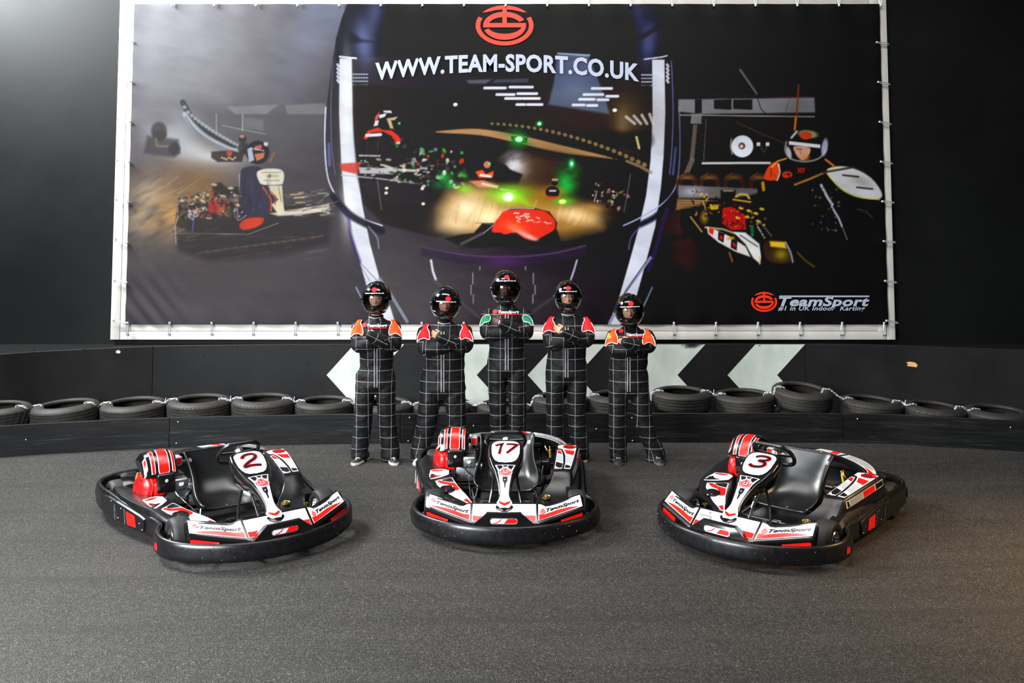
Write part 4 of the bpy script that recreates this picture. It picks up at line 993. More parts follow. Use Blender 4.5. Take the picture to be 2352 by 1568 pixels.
def ring_path(pts, n=5):
    P = spline([(a, b, c) for a, b, c, d in pts], n); Q = spline([(a, b, d) for a, b, c, d in pts], n)
    return P, Q
def ring_strip(mb, P, Q, th=.030, bulge=.010):
    """hollow plastic rail with rounded lip: P top line, Q bottom line"""
    rows = []
    N = len(P)
    for i in range(N):
        t = (P[min(i+1, N-1)]-P[max(i-1, 0)]); t.z = 0; t.normalize(); n = V3(t.y, -t.x, 0)   # outward for left side going back
        if n.dot(V3(P[i].x*0.6, P[i].y, 0)) < 0: n = -n
        if abs(P[i].y) < 1e-4: n = V3(1 if P[i].x > 0 else -1, 0, 0)
        zt, zb = P[i].z, Q[i].z; h = zt-zb; c = V3(P[i].x, P[i].y, 0)
        prof = [(0, zb), (bulge*.8, zb+.012), (bulge, zb+h*.3), (bulge*.8, zt-.030), (bulge*.2, zt-.008), (-.006, zt), (-th*.6, zt+.001), (-th, zt-.008), (-th-.002, zt-.03), (-th+.010, zt-.036), (-th+.012, zb+.03), (-th+.006, zb+.002)]
        rows.append([c+n*a+V3(0, 0, z) for a, z in prof])
    mb.grid(rows, closed_v=True, caps=True)
    return rows
def mirror(P): return [V3(p.x, -p.y*wide(p.x), p.z) for p in P][::-1]

def make_kart():
    K = empty('racing_kart')
    # ---- bumper ring
    Pf, Qf = ring_path(RING, 6); Ps, Qs = ring_path(SIDE, 5)
    seam = next(i for i, p in enumerate(Pf) if p.y > .478 and i > 3)
    fP = mirror(Pf[:seam+1])[:-1]+Pf[:seam+1]; fQ = mirror(Qf[:seam+1])[:-1]+Qf[:seam+1]
    m = MB(); ring_strip(m, fP, fQ); fb = m.build('front_bumper', 'black_plastic', K, weld=.0004, sharp=50)
    for s in (1, -1):
        a, b = Pf[seam:], Qf[seam:]
        a = [a[0].lerp(a[1], .06)]+a[1:]; b = [b[0].lerp(b[1], .06)]+b[1:]
        if s < 0: a = mirror(a); b = mirror(b)
        m = MB(); ring_strip(m, a, b); cb = m.build('corner_bumper', 'black_plastic', K, weld=.0004, sharp=50)
        # red marker window in the corner
        j = next(i for i, p in enumerate(Pf) if p.x < .36); p = Pf[j]
        m = MB(); t = (Pf[j+1]-Pf[j-1]); t.z = 0; t.normalize(); n = V3(-t.y, t.x, 0); n = n if n.y > 0 else -n
        q = [(-.030, .075), (.030, .075), (.028, .115), (-.022, .125), (-.034, .10)]
        m.add([V3((p+t*u+n*.0125).x, s*(p+t*u+n*.0125).y, z+.02) for u, z in q], [(0, 1, 2, 3, 4)]); m.build('marker_insert', 'red_gloss', cb)
        P, Q = (Ps, Qs) if s > 0 else (mirror(Ps), mirror(Qs))
        half = [i for i, p in enumerate(Ps) if p.x < -1.20][0]
        a, b = Ps[:half+1], Qs[:half+1]
        if s < 0: a = mirror(a); b = mirror(b)
        m = MB(); ring_strip(m, a, b)
        sb = m.build('side_bumper', 'black_plastic', K, weld=.0004, sharp=50)
        # raised blade along the side, with grooves, red window
        def yy_(x, s=s): return (1 if s > 0 else wide(x))*float(np.interp(-x, [-.03]+[-q_[0] for q_ in SIDE[:8]], [.655]+[q_[1] for q_ in SIDE[:8]]))
        m = MB()
        bl_ = [(-.10, .085, .185), (-.16, .08, .20), (-.34, .082, .225), (-.50, .086, .24), (-.66, .09, .246), (-.75, .10, .236), (-.80, .13, .20)]
        rows = []
        for x, z0, z1 in bl_:
            y = yy_(x)+.010; rows.append([V3(x, s*(y), z0), V3(x, s*(y+.012), z0+.008), V3(x, s*(y+.012), z1-.008), V3(x, s*y, z1)])
        m.grid(rows, caps=True, smooth=False); m.build('side_blade', 'black_plastic', sb)
        m = MB(); m.add([V3(x, s*(yy_(x)+.0235), z) for x, z in ((-.20, .100), (-.32, .098), (-.345, .195), (-.225, .185))], [(0, 1, 2, 3)]); m.build('marker_insert', 'red_gloss', sb)
        for x0 in (-.36, -.52):
            m = MB().tube([V3(x0-.02, s*(yy_(x0)+.024), .205), V3(x0, s*(yy_(x0)+.025), .15), V3(x0+.02, s*(yy_(x0)+.024), .10)], .0035, 6); m.build('groove_edge', 'aluminium', sb)
        # oval opening near the tail
        m = MB(); c = V3(-1.17, s*(.652 if s > 0 else .80), .165); m.lathe([(.0, .0), (.034, .001), (.040, .004), (.043, .0)], c, (-.42, s*.9, 0), 20); m.build('bumper_opening', 'frame_black', sb)
        for x, z in ((-.16, .14), (-.42, .20), (-.46, .12), (-.60, .22), (-.12, .10)):
            MB().lathe([(0, .004), (.005, .003), (.007, 0)], (x, s*(yy_(x)+.022), z), (0, s, 0), 8).build('rivet', 'chrome', sb)
    a = Ps[half:]; b = Qs[half:]
    a = a+mirror(a)[1:]; b = b+mirror(b)[1:]
    m = MB(); ring_strip(m, a, b, .035); rb = m.build('rear_bumper', 'black_plastic', K, weld=.0004, sharp=50)
    for y in (-.42, .42, .30, -.30): MB().lathe([(0, .006), (.010, .005), (.012, 0)], (-1.305, y, .20), (1, 0, 0), 10).build('bolt', 'chrome', rb)
    for x, y, z in ((.790, .40, .15), (.70, .53, .10), (.745, .47, .15), (.80, .36, .10), (.62, .62, .15), (.835, .30, .13), (.76, .42, .085)):
        for s in (1, -1):
            # push the rivet onto the outer face
            i = min(range(len(Pf)), key=lambda i: abs(Pf[i].y-y)+abs(Pf[i].x-x)); p = Pf[i]; t = (Pf[i+1]-Pf[max(i-1, 0)]); t.z = 0; t.normalize(); n = V3(-t.y, t.x, 0); n = n if n.x > 0 else -n
            q = p+n*.0095; MB().lathe([(0, .003), (.0032, .002), (.0042, 0)], (q.x, s*q.y, z), (n.x, s*n.y, 0), 8).build('rivet', 'steel', fb)

    # ---- chassis
    m = MB()
    for s in (1, -1):
        m.tube(spline([(.74, s*.16, .10), (.55, s*.20, .09), (.30, s*.24, .075), (-.1, s*.27, .075), (-.6, s*.33, .09), (-1.0, s*.35, .12), (-1.30, s*.35, .15)], 4), .015, 8)
        m.tube([(.24, s*.24, .085), (.26, s*.44, .12)], .014, 8)
        m.tube([(-.1, s*.27, .08), (-.15, s*.62, .11)], .011, 8); m.tube([(-.55, s*.32, .09), (-.58, s*.62, .12)], .011, 8)
        m.tube([(.30, s*.24, .08), (.60, s*.50, .12), (.70, s*.52, .12)], .010, 8)
        m.tube([(-1.0, s*.33, .13), (-1.32, s*.33, .17)], .014, 8)
    for x, y, z in ((.45, .22, .08), (0.0, .26, .075), (-.5, .31, .085), (-1.0, .34, .12)): m.tube([(x, -y, z), (x, y, z)], .013, 8)
    m.build('chassis_frame', 'frame_black', K)
    m = MB(); m.box((.30, 0, .058), (.78, .42, .004)); m.box((-.30, 0, .058), (.44, .46, .004)); m.build('floor_tray', 'frame_black', K)
    # pedals
    for s in (1, -1):
        MB().tube(spline([(.40, s*.10, .075), (.47, s*.12, .13), (.50, s*.13, .19), (.47, s*.16, .22)], 4), .007, 7).tube([(.47, s*.16, .22), (.47, s*.20, .225)], .008, 7).build('pedal', 'frame_black', K)
        MB().tube([(.20, s*.16, .07), (.24, s*.17, .17)], .005, 6).tube([(.24, s*.14, .17), (.24, s*.20, .17)], .005, 6).build('heel_stop', 'steel', K)
    for s, p in ((1, [(.44, .13, .11), (.1, .22, .10), (-.35, .24, .12)]), (-1, [(.44, -.13, .11), (.0, -.30, .14), (-.42, -.34, .20)])):
        MB().tube(p, .0035, 6).build('control_rod', 'chrome', K)
    # ---- wheels
    def wheel(x, y, r, wd, s, name):
        e = empty(name, (x, y, r)); e.parent = K; R = r; hw = wd/2
        prof = [(.066, -hw+.012), (.075, -hw+.004), (.095, -hw-.004), (R-.016, -hw), (R-.004, -hw+.014), (R, -hw+.035), (R+.001, 0), (R, hw-.035), (R-.004, hw-.014), (R-.016, hw), (.095, hw+.004), (.075, hw-.004), (.066, hw-.012)]
        MB().lathe(prof, (0, 0, 0), (0, s, 0), 40).build('kart_tyre', 'kart_rubber', e)
        rp_ = [(.067, -hw+.012), (.070, -hw+.006), (.064, -hw+.006), (.060, -hw+.03), (.050, 0), (.060, hw-.03), (.060, hw-.022), (.067, hw-.012), (.071, hw-.004), (.067, hw), (.061, hw-.006), (.056, hw-.03), (.046, hw-.045), (.024, hw-.043), (.022, hw-.018), (.0, hw-.016)]
        rim = MB().lathe(rp_, (0, 0, 0), (0, s, 0), 32).build('rim', 'chrome', e)
        for k in range(3):
            a = 2*PI*k/3+.5; MB().lathe([(0, .010), (.006, .009), (.007, 0)], (.034*math.cos(a), s*(hw-.044), .034*math.sin(a)), (0, s, 0), 8).build('wheel_nut', 'gold_zinc', rim)
        return e
    for s in (1, -1):
        wheel(.285, s*.572, .136, .135, s, 'front_wheel'); wheel(-.95, s*(.545 if s > 0 else .665), .142, .185, s, 'rear_wheel')
        # steering knuckle and tie rod
        m = MB().tube([(.285, s*.44, .128), (.285, s*.55, .128)], .009, 8).tube([(.285, s*.425, .085), (.285, s*.425, .185)], .010, 8).tube([(.285, s*.43, .12), (.375, s*.40, .12)], .007, 7)
        m.box((.285, s*.425, .185), (.03, .03, .012)); m.build('steering_knuckle', 'gold_zinc', K)
        MB().tube([(.375, s*.40, .125), (.41, s*.05, .135)], .006, 7).lathe([(0, -.012), (.010, -.008), (.010, .008), (0, .012)], (.375, s*.40, .125), (0, 0, 1), 10).build('tie_rod', 'gold_zinc', K)
        # gilded cross bars that carry the front panel
        m = MB()
        for z, x in ((.215, .60), (.175, .645)): m.tube([(x, s*.09, z), (x, s*.26, z)], .0065, 7)
        for y in (.10, .17, .25): m.lathe([(0, .008), (.011, .007), (.011, -.007), (0, -.008)], (.60, s*y, .222), (0, 0, 1), 6)
        m.tube([(.60, s*.25, .215), (.60, s*.25, .245)], .005, 6).tube([(.62, s*.24, .20), (.56, s*.26, .19)], .006, 6); m.build('panel_bracket', 'gold_zinc', K)
    MB().tube([(-.95, -.58, .142), (-.95, .46, .142)], .020, 12).build('rear_axle', 'steel', K)
    MB().lathe([(.02, -.003), (.088, -.003), (.088, .003), (.02, .003)], (-.95, .30, .142), (0, 1, 0), 32, closed=True).build('brake_disc', 'steel', K)

    # ---- front panel: black moulding with printed wings
    def topc(t): # upper/back edge, t 0 inner .. 1 outer
        return V3(interp(t, [0, .2, .85, 1], [.660, .640, .535, .505]), interp(t, [0, .2, .85, 1], [.252, .312, .545, .585]), interp(t, [0, .2, .85, 1], [.278, .264, .298, .302]))
    def botc(t): return V3(interp(t, [0, 1], [.795, .595]), interp(t, [0, 1], [.252, .605]), interp(t, [0, 1], [.186, .240]))
    def SW(s):
        def f(u, v):
            p = botc(u).lerp(topc(u), v); 
            return V3(p.x, s*p.y, p.z)
        return f
    def SC(u, v):    # centre: u across -1..1, v from lower front to upper back
        return V3(.795, 0, .186).lerp(V3(.660, 0, .278), v)+V3(0, u*.244, 0)
    rows = []
    ys = [-.615, -.60, -.545, -.5, -.40, -.321, -.26, -.249, -.2, -.1, 0, .1, .2, .249, .26, .321, .4, .5, .545, .60, .615]
    for y in ys:
        a = abs(y)
        if a < .25: T = SC(a/.244, 1); B = SC(a/.244, 0); T.y = B.y = a
        else:
            t = min(1, (a-.252)/.345); t = max(0, t); T = topc(t); B = botc(t); T.y = max(a, T.y) if a > .6 else T.y; B.y = max(B.y, a) if a > .6 else B.y
        sg = 1 if y >= 0 else -1
        d = (T-B); d.y = 0; d.normalize(); n = V3(-d.z, 0, -d.x); n = n if n.z > 0 else -n
        k = 1 if a < .61 else .3
        T2 = T+d*.012; B2 = B-d*.014
        prof = [T2-n*.05-V3(0.01, 0, .0), T2-n*.012, T2-n*.002+V3(0, 0, 0), T, B, B2-n*.004, B2-n*.018, B2-n*.024-d*(-.010), V3(B2.x-.002, 0, B2.z-.03), V3(B2.x-.012, 0, max(.10, B2.z-.085)), V3(B2.x-.04, 0, max(.095, B2.z-.09))]
        if a > .61: prof = [p.lerp(V3(.56, 0, .22), .25) for p in prof]
        row = []
        for i, p in enumerate(prof):
            yv = lerp(T.y, B.y, min(1, max(0, (i-3)))) if i in (3, 4) else (T.y if i < 3 else B.y)
            if a > .61: yv = .612
            row.append(V3(p.x, sg*yv, p.z))
        rows.append(row)
    m = MB().grid(rows, closed_v=True, caps=True)
    fp = m.build('front_panel', 'gloss_black', K, sharp=35)
    # centre block with the handle slot
    m = MB()
    rows = []
    for k, (x, z, wl) in enumerate([(.86, .135, .262), (.862, .180, .240), (.850, .252, .142), (.842, .264, .130), (.828, .267, .127), (.80, .262, .127), (.74, .20, .16), (.76, .13, .25)]):
        rows.append([V3(x, -wl, z), V3(x+.004, -wl*.6, z), V3(x+.006, 0, z), V3(x+.004, wl*.6, z), V3(x, wl, z)])
    m.grid(rows, closed_u=True, caps=False, smooth=True)
    for j in (0, 4): m.add([r[j] for r in rows], [tuple(range(8))])
    cbk = m.build('panel_nose', 'gloss_black', K, sharp=30)
    def SN(u, v):   # face of the nose block, u = -y, v = z
        return V3(float(np.interp(v, [.135, .18, .252], [.86, .862, .85]))+.0065*(1-min(1, abs(u)/.2))-.0, -u*-1, v)
    slot_o = [(.098*(1 if c > 0 else -1)+.020*c*1.0-(.0), 0) for c in (1,)]
    def slot(rx, ry, off):
        return [( (rx if math.cos(a) > 0 else -rx)+ry*math.cos(a), .212+ry*math.sin(a)) for a in [2*PI*k/24+.001 for k in range(24)]]
    m = MB(); lay(m, SN, [slot(.082, .022, 0), slot(.082, .017, 0)], .003, .05); m.build('slot_rim', 'aluminium', cbk)
    m = MB(); lay(m, SN, [slot(.082, .0165, 0)], .0015, .05); sl = m.build('slot_sticker', 'white_gloss', cbk)
    m = MB(); lay(m, SN, [[(.0, .197), (.082, .197), (.096, .205), (.097, .218), (.085, .228), (.028, .228)]], .003, .05); lay(m, SN, [[(-.075, .197), (-.05, .200), (-.03, .210), (-.015, .226), (-.022, .227), (-.04, .212), (-.06, .204), (-.08, .203)]], .003); m.build('red_print', 'red_gloss', sl)
    # stickers
    def stick(S, loops, mat, par, off=.0015, step=None, name='sticker'):
        first = None
        for lp in loops:
            m = MB(); lay(m, S, lp if isinstance(lp[0], list) else [lp], off, step); o = m.build(name, mat, par); first = first or o
        return first
    Cs = stick(SC, [[(-.985, .02), (.985, .02), (.985, .97), (-.985, .97)]], 'white_gloss', fp, .002, .3)
    stick(SC, [[(-.97, .04), (-.80, .04), (-.66, .32), (-.80, .30), (-.97, .33)], [(.97, .04), (.56, .04), (.56, .33), (.70, .34), (.97, .34)]], 'red_gloss', Cs, .0035, name='red_print')
    gr = [band(-.72, .30, (.42, .62), (.34, .50), 0, 120, 14), band(-.72, .30, (.30, .44), (.22, .30), 0, 130, 14), [(-.70, .96), (-.62, .96), (-.44, .42), (-.52, .40)], [(-.97, .60), (-.5, .62), (-.5, .70), (-.97, .68)]]
    stick(SC, gr, 'grey_gloss', Cs, .003, name='grey_print')
    for s in (1, -1):
        S0 = SW(s)
        S = S0 if s > 0 else (lambda u, v, S0=S0: S0(u, v))
        of = .002 if s < 0 else -.002     # the mirrored side turns the numeric normal round
        of = -of if (S(0.5, .5+1e-3)-S(.5, .5)).cross(V3(0, 1, 0)).z*0 > 1 else of
        n = (S(.501, .5)-S(.5, .5)).cross(S(.5, .501)-S(.5, .5)); of = .0035 if n.z > 0 else -.0035
        wsk = stick(S, [[(.015, .03), (.985, .03), (.995, .97), (.84, .985), (.30, .80), (.20, .86), (.10, .975), (.015, .975)]], 'white_gloss', fp, of, .08)
        stick(S, [[(.03, .04), (.10, .05), (.92, .10), (.72, .28), (.5, .36), (.3, .35), (.15, .32), (.03, .38)]], 'red_gloss', wsk, of*1.45, .1, 'red_print')
        stick(S, [[(.27, .87), (.50, .93), (.78, .90), (.80, .80), (.5, .80), (.36, .80)]] if s < 0 else [[(.27, .87), (.50, .93), (.80, .92), (.55, .80), (.36, .80)]], 'dark_gloss', wsk, of*1.45, .1, 'dark_print')
        # emblem and lettering
        cu, cv = (.86, .60) if s < 0 else (.12, .52)
        m = MB()
        for q_, lp in enumerate(emblem(12)): lay(m, S, [[(cu+x*.062*(1 if s > 0 else -1), cv+y*.17) for x, y in lp]], of*(1.5+q_*.07))
        lay(m, S, [band(cu, cv, (.082, .225), (.076, .205), 0, 359, 26)], of*1.45) if False else None
        m.build('emblem', 'ink_red', wsk)
        m = MB()
        if s > 0: lay_text(m, S, 'TeamSport', .20, .45, .74, .22, bold=.05, shear=.35, off=of*1.45)
        else: lay_text(m, S, 'TeamSport', .79, .44, -.74, .22, bold=.05, shear=.35, off=of*1.45)
        m.build('panel_lettering', 'dark_gloss', wsk)
        # red reflector below the wing
        m = MB(); q = [(.672, .46, .150), (.625, .575, .165), (.618, .590, .195), (.628, .585, .205), (.685, .44, .178), (.700, .41, .155)]
        base = V3(.012, .008, 0)
        m.add([V3(x+.02, s*(y+.008), z) for x, y, z in [(.71, .425, .148), (.625, .56, .150), (.606, .588, .165), (.600, .592, .200), (.612, .578, .206), (.70, .42, .178)]], [(0, 1, 2, 3, 4, 5)]); m.build('reflector', 'red_gloss', fp)
        m = MB(); m.tube(spline([V3(x+.021, s*(y+.009), z) for x, y, z in [(.74, .40, .140), (.71, .425, .144), (.62, .565, .144), (.600, .594, .162)]], 4), .004, 6); m.build('reflector_rim', 'gloss_black', fp)

    # ---- steering fairing with the number plate
    # centre line (x, z, half width of the flat, side drop)
    NS = [(.045, .605, .085, .040), (.060, .607, .108, .055), (.085, .600, .128, .07), (.16, .568, .139, .10), (.25, .522, .133, .12), (.33, .480, .108, .11), (.39, .452, .082, .08), (.45, .418, .066, .06), (.52, .372, .050, .045), (.58, .328, .043, .04), (.63, .294, .050, .04), (.668, .273, .068, .035), (.69, .262, .070, .03), (.71, .252, .052, .025), (.728, .243, .020, .02)]
    xs_ = [0]; 
    for a, b in zip(NS, NS[1:]): xs_.append(xs_[-1]+math.hypot(b[0]-a[0], b[1]-a[1]))
    def ns(v):  # v arc length
        return tuple(float(np.interp(v, xs_, [q[i] for q in NS])) for i in range(4))
    rows = []
    for k in range(41):
        v = xs_[-1]*k/40; x, z, w_, dr = ns(v); x2, z2, _, _ = ns(min(v+.01, xs_[-1])); x1, z1, _, _ = ns(max(v-.01, 0))
        t = V3(x2-x1, 0, z2-z1).normalized(); n = V3(-t.z, 0, t.x); n = n if n.z > 0 else -n
        c = V3(x, 0, z)
        pr = [(-.96, 1.0), (-1.06, .55), (-1.05, .15), (-.98, .02), (-.9, -.0), (-.45, -.006/dr*.8), (0, -.008/dr*.8), (.45, -.006/dr*.8), (.9, 0), (.98, .02), (1.05, .15), (1.06, .55), (.96, 1.0), (.85, 1.0), (-.85, 1.0)]
        rows.append([c+V3(0, a*w_, 0)-n*(b*dr) for a, b in pr])
    m = MB().grid(rows, closed_v=True, caps=True); fa = m.build('steering_fairing', 'gloss_black', K, sharp=50)
    L_ = xs_[-1]
    def SF(u, v):  # u across in metres (driver's left +), v along from plate top
        x, z, w_, dr = ns(v); x2, z2, _, _ = ns(min(v+.006, L_)); x1, z1, _, _ = ns(max(v-.006, 0))
        t = V3(x2-x1, 0, z2-z1).normalized(); n = V3(-t.z, 0, t.x); n = n if n.z > 0 else -n
        return V3(x, u, z)+n*.008*(1-min(1, abs(u)/w_)**2)
    # numeric normal: u left, v forward -> left x forward = up or down
    n = (SF(.001, .2)-SF(0, .2)).cross(SF(0, .201)-SF(0, .2)); ofn = 1 if n.z > 0 else -1
    plate = [(-.070, .040), (.070, .040), (.096, .052), (.112, .075), (.116, .12), (.112, .19), (.10, .235), (.082, .268), (.055, .288), (0, .296), (-.055, .288), (-.082, .268), (-.10, .235), (-.112, .19), (-.116, .12), (-.112, .075), (-.096, .052)]
    pl = stick(SF, [plate], 'white_gloss', fa, .003*ofn, .02, 'number_plate')
    for v in (.062, .235): MB().lathe([(0, .004), (.004, .003), (.0055, 0)], SF(0, v)+V3(0, 0, .003), (-.3, 0, 1), 8).build('rivet', 'steel', pl)
    nk = []
    vs_ = [.318, .36, .42, .48, .54, .585, .62, .65, .69]
    wv_ = [.085, .060, .050, .040, .032, .030, .036, .055, .050]
    vs_ = [.322, .352, .395, .45, .50, .555, .60, .635, .668, .692, .72, .752, .775]
    vmax = L_
    sc_v = vmax/.80
    neck = [(u, v) for u, v in zip([.082, .070, .056, .048, .040, .033, .030, .034, .046, .058, .056, .034, .012], vs_)]
    neck = [(u, v*1.0) for u, v in neck if v < vmax-.008]
    lp = [(u, v) for u, v in neck]+[(-u, v) for u, v in neck[::-1]]
    nst = stick(SF, [lp], 'white_gloss', fa, .003*ofn, .02)
    stick(SF, [[(.070, .330), (.030, .330), (.020, .352), (.044, .385), (.052, .365)], [(-.070, .330), (-.030, .330), (-.020, .352), (-.044, .385), (-.052, .365)], [(-.020, .330), (.020, .330), (.012, .348), (-.012, .348)], [(-.019, .455), (.019, .455), (.018, .495), (.007, .515), (.005, .56), (-.005, .56), (-.007, .515), (-.018, .495)]], 'dark_gloss', nst, .0055*ofn, .02, 'dark_print')
    stick(SF, [[(-.044, .685), (-.028, .690), (0, .708), (.028, .690), (.044, .685), (.040, .703), (.022, .722), (0, .735), (-.022, .722), (-.040, .703)]], 'red_gloss', nst, .0055*ofn, .02, 'red_print')
    MB().lathe([(0, .008), (.008, .006), (.010, 0)], SF(0, .487)+V3(0, 0, .004), (.5, 0, .8), 10).build('bolt', 'steel', nst)
    m = MB(); lay(m, SF, [ellipse(0, .408, .056, .046, 28)], .007*ofn, .02); ed = m.build('emblem_disc', 'white_gloss', nst)
    m = MB()
    for q_, lp in enumerate(emblem(14)): lay(m, SF, [[(x*.048, .408-y*.039) for x, y in lp]], (.0085+q_*.0003)*ofn)
    m.build('emblem', 'ink_red', ed)
    K['_'] = 0; del K['_']
    # supports under the fairing, steering column
    for s in (1, -1):
        MB().tube(spline([(.27, s*.085, .42), (.24, s*.105, .28), (.28, s*.13, .16), (.32, s*.15, .085)], 5), .011, 8).build('fairing_support', 'frame_black', K)
    MB().tube([(.46, .0, .10), (-.02, 0, .535)], .011, 10).build('steering_column', 'chrome', K)
    # steering wheel
    hub = V3(-.075, 0, .580); ax = V3(-.70, 0, .72).normalized(); upw = V3(.72, 0, .70).normalized()*-1; upw = V3(-.02, 0, 1); upw = (upw-ax*upw.dot(ax)).normalized(); lf = V3(0, 1, 0)
    W = [(-.075, .125), (.075, .125), (.115, .112), (.145, .075), (.160, .02), (.155, -.04), (.13, -.10), (.075, -.135), (0, -.145), (-.075, -.135), (-.13, -.10), (-.155, -.04), (-.160, .02), (-.145, .075), (-.115, .112)]
    sw = empty('steering_wheel', hub); sw.parent = K
    MB().tube(spline([lf*a+upw*b for a, b in W], 4, True), .0165, 12, closed=True).build('wheel_rim', 'frame_black', sw)
    m = MB()
    for a, b in ((-.15, .0), (.15, .0), (0, -.14)):
        e_ = lf*a+upw*b; d_ = e_.normalized(); sd = d_.cross(ax).normalized()
        m.add([sd*.018-ax*.012, -sd*.018-ax*.012, e_-sd*.014, e_+sd*.014, sd*.018-ax*.006, -sd*.018-ax*.006, e_-sd*.014+ax*.005, e_+sd*.014+ax*.005], [(0, 1, 2, 3), (4, 7, 6, 5), (0, 4, 5, 1), (1, 5, 6, 2), (2, 6, 7, 3), (3, 7, 4, 0)])
    m.build('spoke', 'frame_black', sw)
    MB().lathe([(0, .018), (.026, .016), (.034, .008), (.036, -.02), (.022, -.03), (.0, -.03)], (0, 0, 0), ax, 20).build('hub', 'aluminium', sw)

    # ---- seat
    EC = [(-.655, .238, .492), (-.60, .232, .45), (-.52, .228, .39), (-.42, .236, .325), (-.32, .258, .272), (-.23, .270, .232), (-.165, .262, .20), (-.135, .235, .178)]
    CC = [(-.690, 0, .492), (-.665, 0, .42), (-.632, 0, .33), (-.585, 0, .235), (-.510, 0, .155), (-.40, 0, .115), (-.28, 0, .110), (-.185, 0, .135)]
    Ep = spline(EC, 5); Cp = spline(CC, 5)
    def seat_grid(o):
        rows = []
        for e_, c_p in zip(Ep, Cp):
            row = []
            for k in range(25):
                a = -1+2*k/24; t = abs(a)
                bl2 = t**3.4; yv = e_.y*(1-(1-t)**1.7)*(1 if a >= 0 else -1)
                p = V3(lerp(c_p.x, e_.x, bl2), yv, lerp(c_p.z, e_.z, bl2)); row.append(p)
            rows.append(row)
        return rows
    R_ = seat_grid(0)
    def nrm(R, i, j):
        a = R[min(i+1, len(R)-1)][j]-R[max(i-1, 0)][j]; b = R[i][min(j+1, 24)]-R[i][max(j-1, 0)]
        n = a.cross(b); n.normalize(); return n if n.x+n.z > -0.2 else -n
    th = .010
    back = [[R_[i][j]-nrm(R_, i, j)*th for j in range(25)] for i in range(len(R_))]
    m = MB().grid(R_).grid(back, flip=True)
    rim = [R_[0][j] for j in range(25)]+[R_[i][24] for i in range(1, len(R_))]+[R_[-1][j] for j in range(23, -1, -1)]+[R_[i][0] for i in range(len(R_)-2, 0, -1)]
    rimb = [back[0][j] for j in range(25)]+[back[i][24] for i in range(1, len(R_))]+[back[-1][j] for j in range(23, -1, -1)]+[back[i][0] for i in range(len(R_)-2, 0, -1)]
    m.grid([rim, rimb], closed_v=True)
    m.tube([(a+b)/2 for a, b in zip(rim, rimb)], .0095, 8, closed=True)
    seat = m.build('seat', 'seat_black', K, sharp=60)
    for s in (1, -1):
        i = 5; p = R_[i][4 if s < 0 else 20]; n = nrm(R_, i, 4 if s < 0 else 20)
        if n.x < 0: n = -n
        m = MB().lathe([(0, .0035), (.017, .003), (.019, 0)], p+n*.001, n, 20).build('seat_badge', 'grey_gloss', seat)
        MB().tube([(-.42, s*.25, .27), (-.44, s*.30, .18), (-.5, s*.31, .09)], .009, 7).build('seat_stay', 'steel', K); MB().tube([(-.22, s*.24, .17), (-.18, s*.26, .08)], .009, 7).build('seat_stay', 'steel', K)
    MB().lathe([(0, .004), (.010, .003), (.012, 0)], V3(-.30, 0, .113), (0, 0, 1), 10).build('bolt', 'steel', seat)

    # ---- left side pod: raised box with printed lid
    PL = [(-.66, .445, .636, .402), (-.58, .44, .640, .400), (-.40, .425, .612, .375), (-.22, .405, .580, .345), (-.10, .392, .553, .325), (-.075, .395, .545, .310)]
    def pod_rows(sect):
        return sect
    rows = []
    for x, yi, yo, zt in PL:
        rows.append([V3(x, yi-.02, .12), V3(x, yi-.012, zt-.06), V3(x, yi-.004, zt-.012), V3(x, yi+.006, zt), V3(x, (yi+yo)/2, zt+.004), V3(x, yo-.008, zt), V3(x, yo+.002, zt-.010), V3(x, yo+.012, zt-.07), V3(x, yo+.018, zt-.085), V3(x, yo+.022, .14), V3(x, yo+.01, .12)])
    # front slope down to the foot
    for k, (x, yi, yo, zt, c) in enumerate([(-.05, .385, .545, .275, 1), (.0, .345, .54, .225, 1), (.06, .285, .52, .175, 1), (.12, .255, .50, .15, 1), (.19, .25, .46, .135, 1), (.24, .26, .43, .120, 1)]):
        rows.append([V3(x, yi-.02, .085), V3(x, yi-.012, .10), V3(x, yi-.004, zt-.012), V3(x, yi+.006, zt-.003), V3(x, (yi+yo)/2, zt-.008), V3(x, yo-.008, zt+.008), V3(x, yo+.002, zt), V3(x, yo+.010, zt-.02), V3(x, yo+.014, zt-.03), V3(x, yo+.018, .10), V3(x, yo+.006, .085)])
    m = MB().grid(rows, closed_v=True, caps=True); lp_ = m.build('side_pod', 'black_plastic', K, sharp=38)
    # outer shoulder linking pod to bumper
    rows = []
    for x, z0, y0 in ((-1.05, .20, .50), (-.95, .22, .60), (-.66, .235, .655), (-.4, .225, .64), (-.1, .205, .61), (.02, .19, .60), (.10, .17, .60)):
        rows.append([V3(x, y0-.10, z0+.03), V3(x, y0-.02, z0+.028), V3(x, y0+.02, z0-.02), V3(x, y0+.02, .10), V3(x, y0-.10, .10)])
    MB().grid(rows, closed_v=True, caps=True).build('pod_shoulder', 'black_plastic', lp_)
    def SP(u, v):   # u 0 inner..1 outer, v 0 rear..1 front
        x = lerp(-.635, -.105, v); yi = float(np.interp(x, [q[0] for q in PL], [q[1] for q in PL])); yo = float(np.interp(x, [q[0] for q in PL], [q[2] for q in PL])); z = float(np.interp(x, [q[0] for q in PL], [q[3] for q in PL]))
        return V3(x, lerp(yi+.010, yo-.012, u), z+.004-.003*abs(2*u-1))
    n = (SP(.501, .5)-SP(.5, .5)).cross(SP(.5, .501)-SP(.5, .5)); o_ = 1 if n.z > 0 else -1
